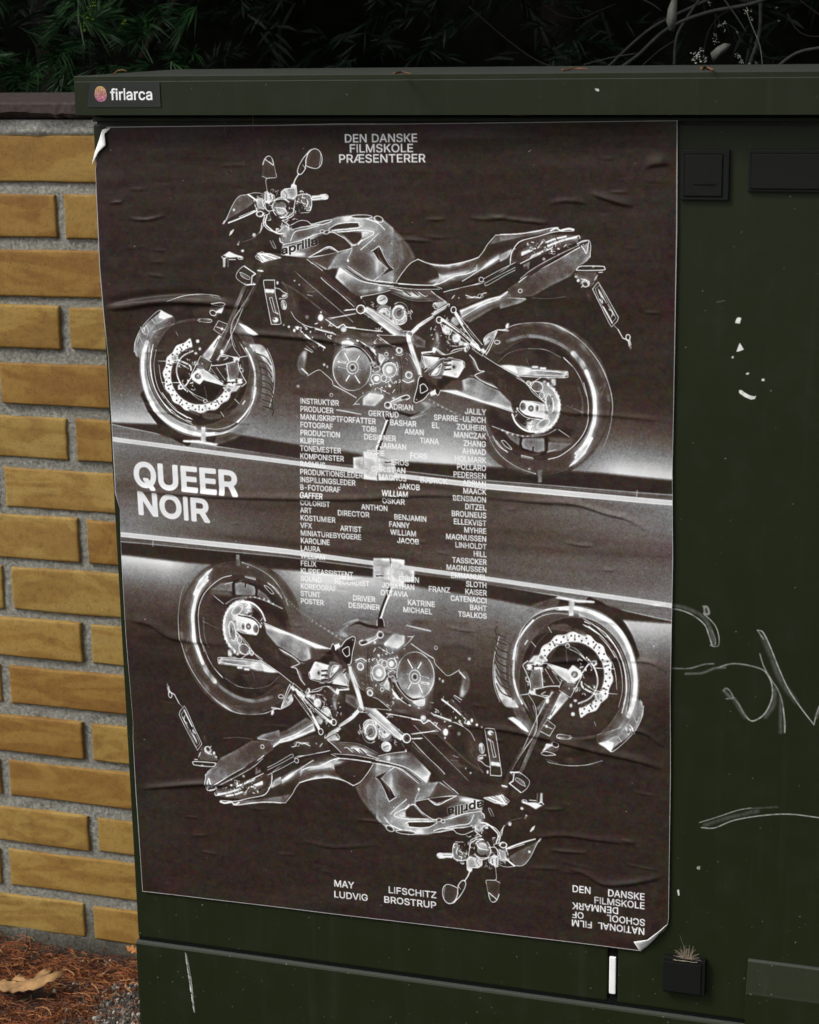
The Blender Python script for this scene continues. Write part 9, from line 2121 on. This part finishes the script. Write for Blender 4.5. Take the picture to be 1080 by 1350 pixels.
o = mesh('dead_leaf', [(0.3291, 0.42, 1.1792), (0.3335, 0.42, 1.1742), (0.3331, 0.42, 1.1536), (0.3308, 0.42, 1.1396), (0.3256, 0.42, 1.1413), (0.322, 0.42, 1.1513), (0.3235, 0.42, 1.1645), (0.3282, 0.416, 1.1577)], [(0, 1, 7), (1, 2, 7), (2, 3, 7), (3, 4, 7), (4, 5, 7), (5, 6, 7), (6, 0, 7)], M_PALE, None, smooth=True)
md = o.modifiers.new("thickness", "SOLIDIFY"); md.thickness = .0006
tag(o, 'long pale leaf hanging down among the bare twigs above the lid', "leaf")
o = mesh('papery_leaf', [(0.3681, 0.45, 1.1155), (0.3756, 0.45, 1.1221), (0.3833, 0.45, 1.1262), (0.391, 0.45, 1.1253), (0.3877, 0.45, 1.1203), (0.3793, 0.45, 1.1137), (0.3718, 0.45, 1.1037), (0.3795, 0.446, 1.1181)], [(0, 1, 7), (1, 2, 7), (2, 3, 7), (3, 4, 7), (4, 5, 7), (5, 6, 7), (6, 0, 7)], M_PALE, None, smooth=True)
md = o.modifiers.new("thickness", "SOLIDIFY"); md.thickness = .0006
tag(o, 'grey papery leaf standing behind the lid edge beside white tufts', "leaf")
def fluff(seed, spots, label):
    rs = np.random.RandomState(seed); V = []; F = []
    for (x, y, z, r) in spots:
        for i in range(14):
            c = Vector((x, y, z)) + Vector(rs.randn(3)) * r; s_ = r * rs.uniform(.15, .45); b = len(V)
            for k_ in range(5):
                t = 2 * math.pi * k_ / 5 + rs.uniform(-.4, .4); V.append(c + Vector((math.cos(t) * s_, rs.uniform(-.4, .4) * s_, math.sin(t) * s_ * rs.uniform(.5, 1.2))))
            V.append(c + Vector((0, -s_ * .5, 0)))
            F += [(b + k_, b + (k_ + 1) % 5, b + 5) for k_ in range(5)]
    tag(mesh("lichen_tuft", V, F, simple_mat("pale_lichen", (.34, .36, .31), .9, .3, 200, 0, .1)), label, "lichen", kind="stuff")
fluff(1, [(0.3432, 0.5, 1.1097, 0.00319), (0.3476, 0.5, 1.1131, 0.00274), (0.353, 0.5, 1.1079, 0.00228), (0.3492, 0.5, 1.12, 0.00109)], "ragged white lichen tuft low behind the lid edge")
fluff(2, [(0.3688, 0.55, 1.1478, 0.00168), (0.3635, 0.55, 1.1453, 0.00112), (0.3592, 0.55, 1.1349, 0.00112), (0.3585, 0.55, 1.1279, 0.00168), (0.3699, 0.55, 1.14, 0.00093), (0.3842, 0.55, 1.138, 0.00075), (0.3502, 0.55, 1.1716, 0.00112)], "scatter of small white lichen flecks halfway up the bare twigs")
fluff(3, [(0.4049, 0.48, 1.1609, 0.00199), (0.4095, 0.48, 1.1516, 0.00109)], "white lichen cap at the tip of the pale drooping stem")
fluff(4, [(0.386, 0.55, 1.1101, 0.00205), (0.3897, 0.55, 1.1031, 0.00187), (0.4076, 0.55, 1.102, 0.00112), (0.3996, 0.55, 1.1012, 0.00093), (0.4326, 0.55, 1.1504, 0.00075), (0.4294, 0.55, 1.165, 0.00075)], "pale lichen clump close behind the lid under the thick upright twig")
def lite(seed, spots, label):
    rs = np.random.RandomState(seed); V = []; F = []
    for (x, y, z, r) in spots:
        for i in range(26):
            c = Vector((x, y, z)) + Vector(rs.randn(3)) * r * .8; d = Vector(rs.randn(3)).normalized(); e = d.cross(Vector((0, 1, .2))).normalized(); l = r * .55; b = len(V)
            V += [c - d * l, c + e * l * .45, c + d * l, c - e * l * .45]; F.append((b, b + 1, b + 2, b + 3))
    o = mesh("sunlit_leaves", V, F, M_LITE); tag(o, label, "foliage", kind="stuff")
lite(3, [(-0.6934, 1.0, 1.1675, 0.00781), (-0.6791, 1.0, 1.1856, 0.00558), (-0.6993, 1.0, 1.1583, 0.00446), (-0.6247, 1.0, 1.1596, 0.00446), (-0.6343, 1.0, 1.1505, 0.00223)], "bright yellow green leaves glimpsed through a gap in the dark yew")
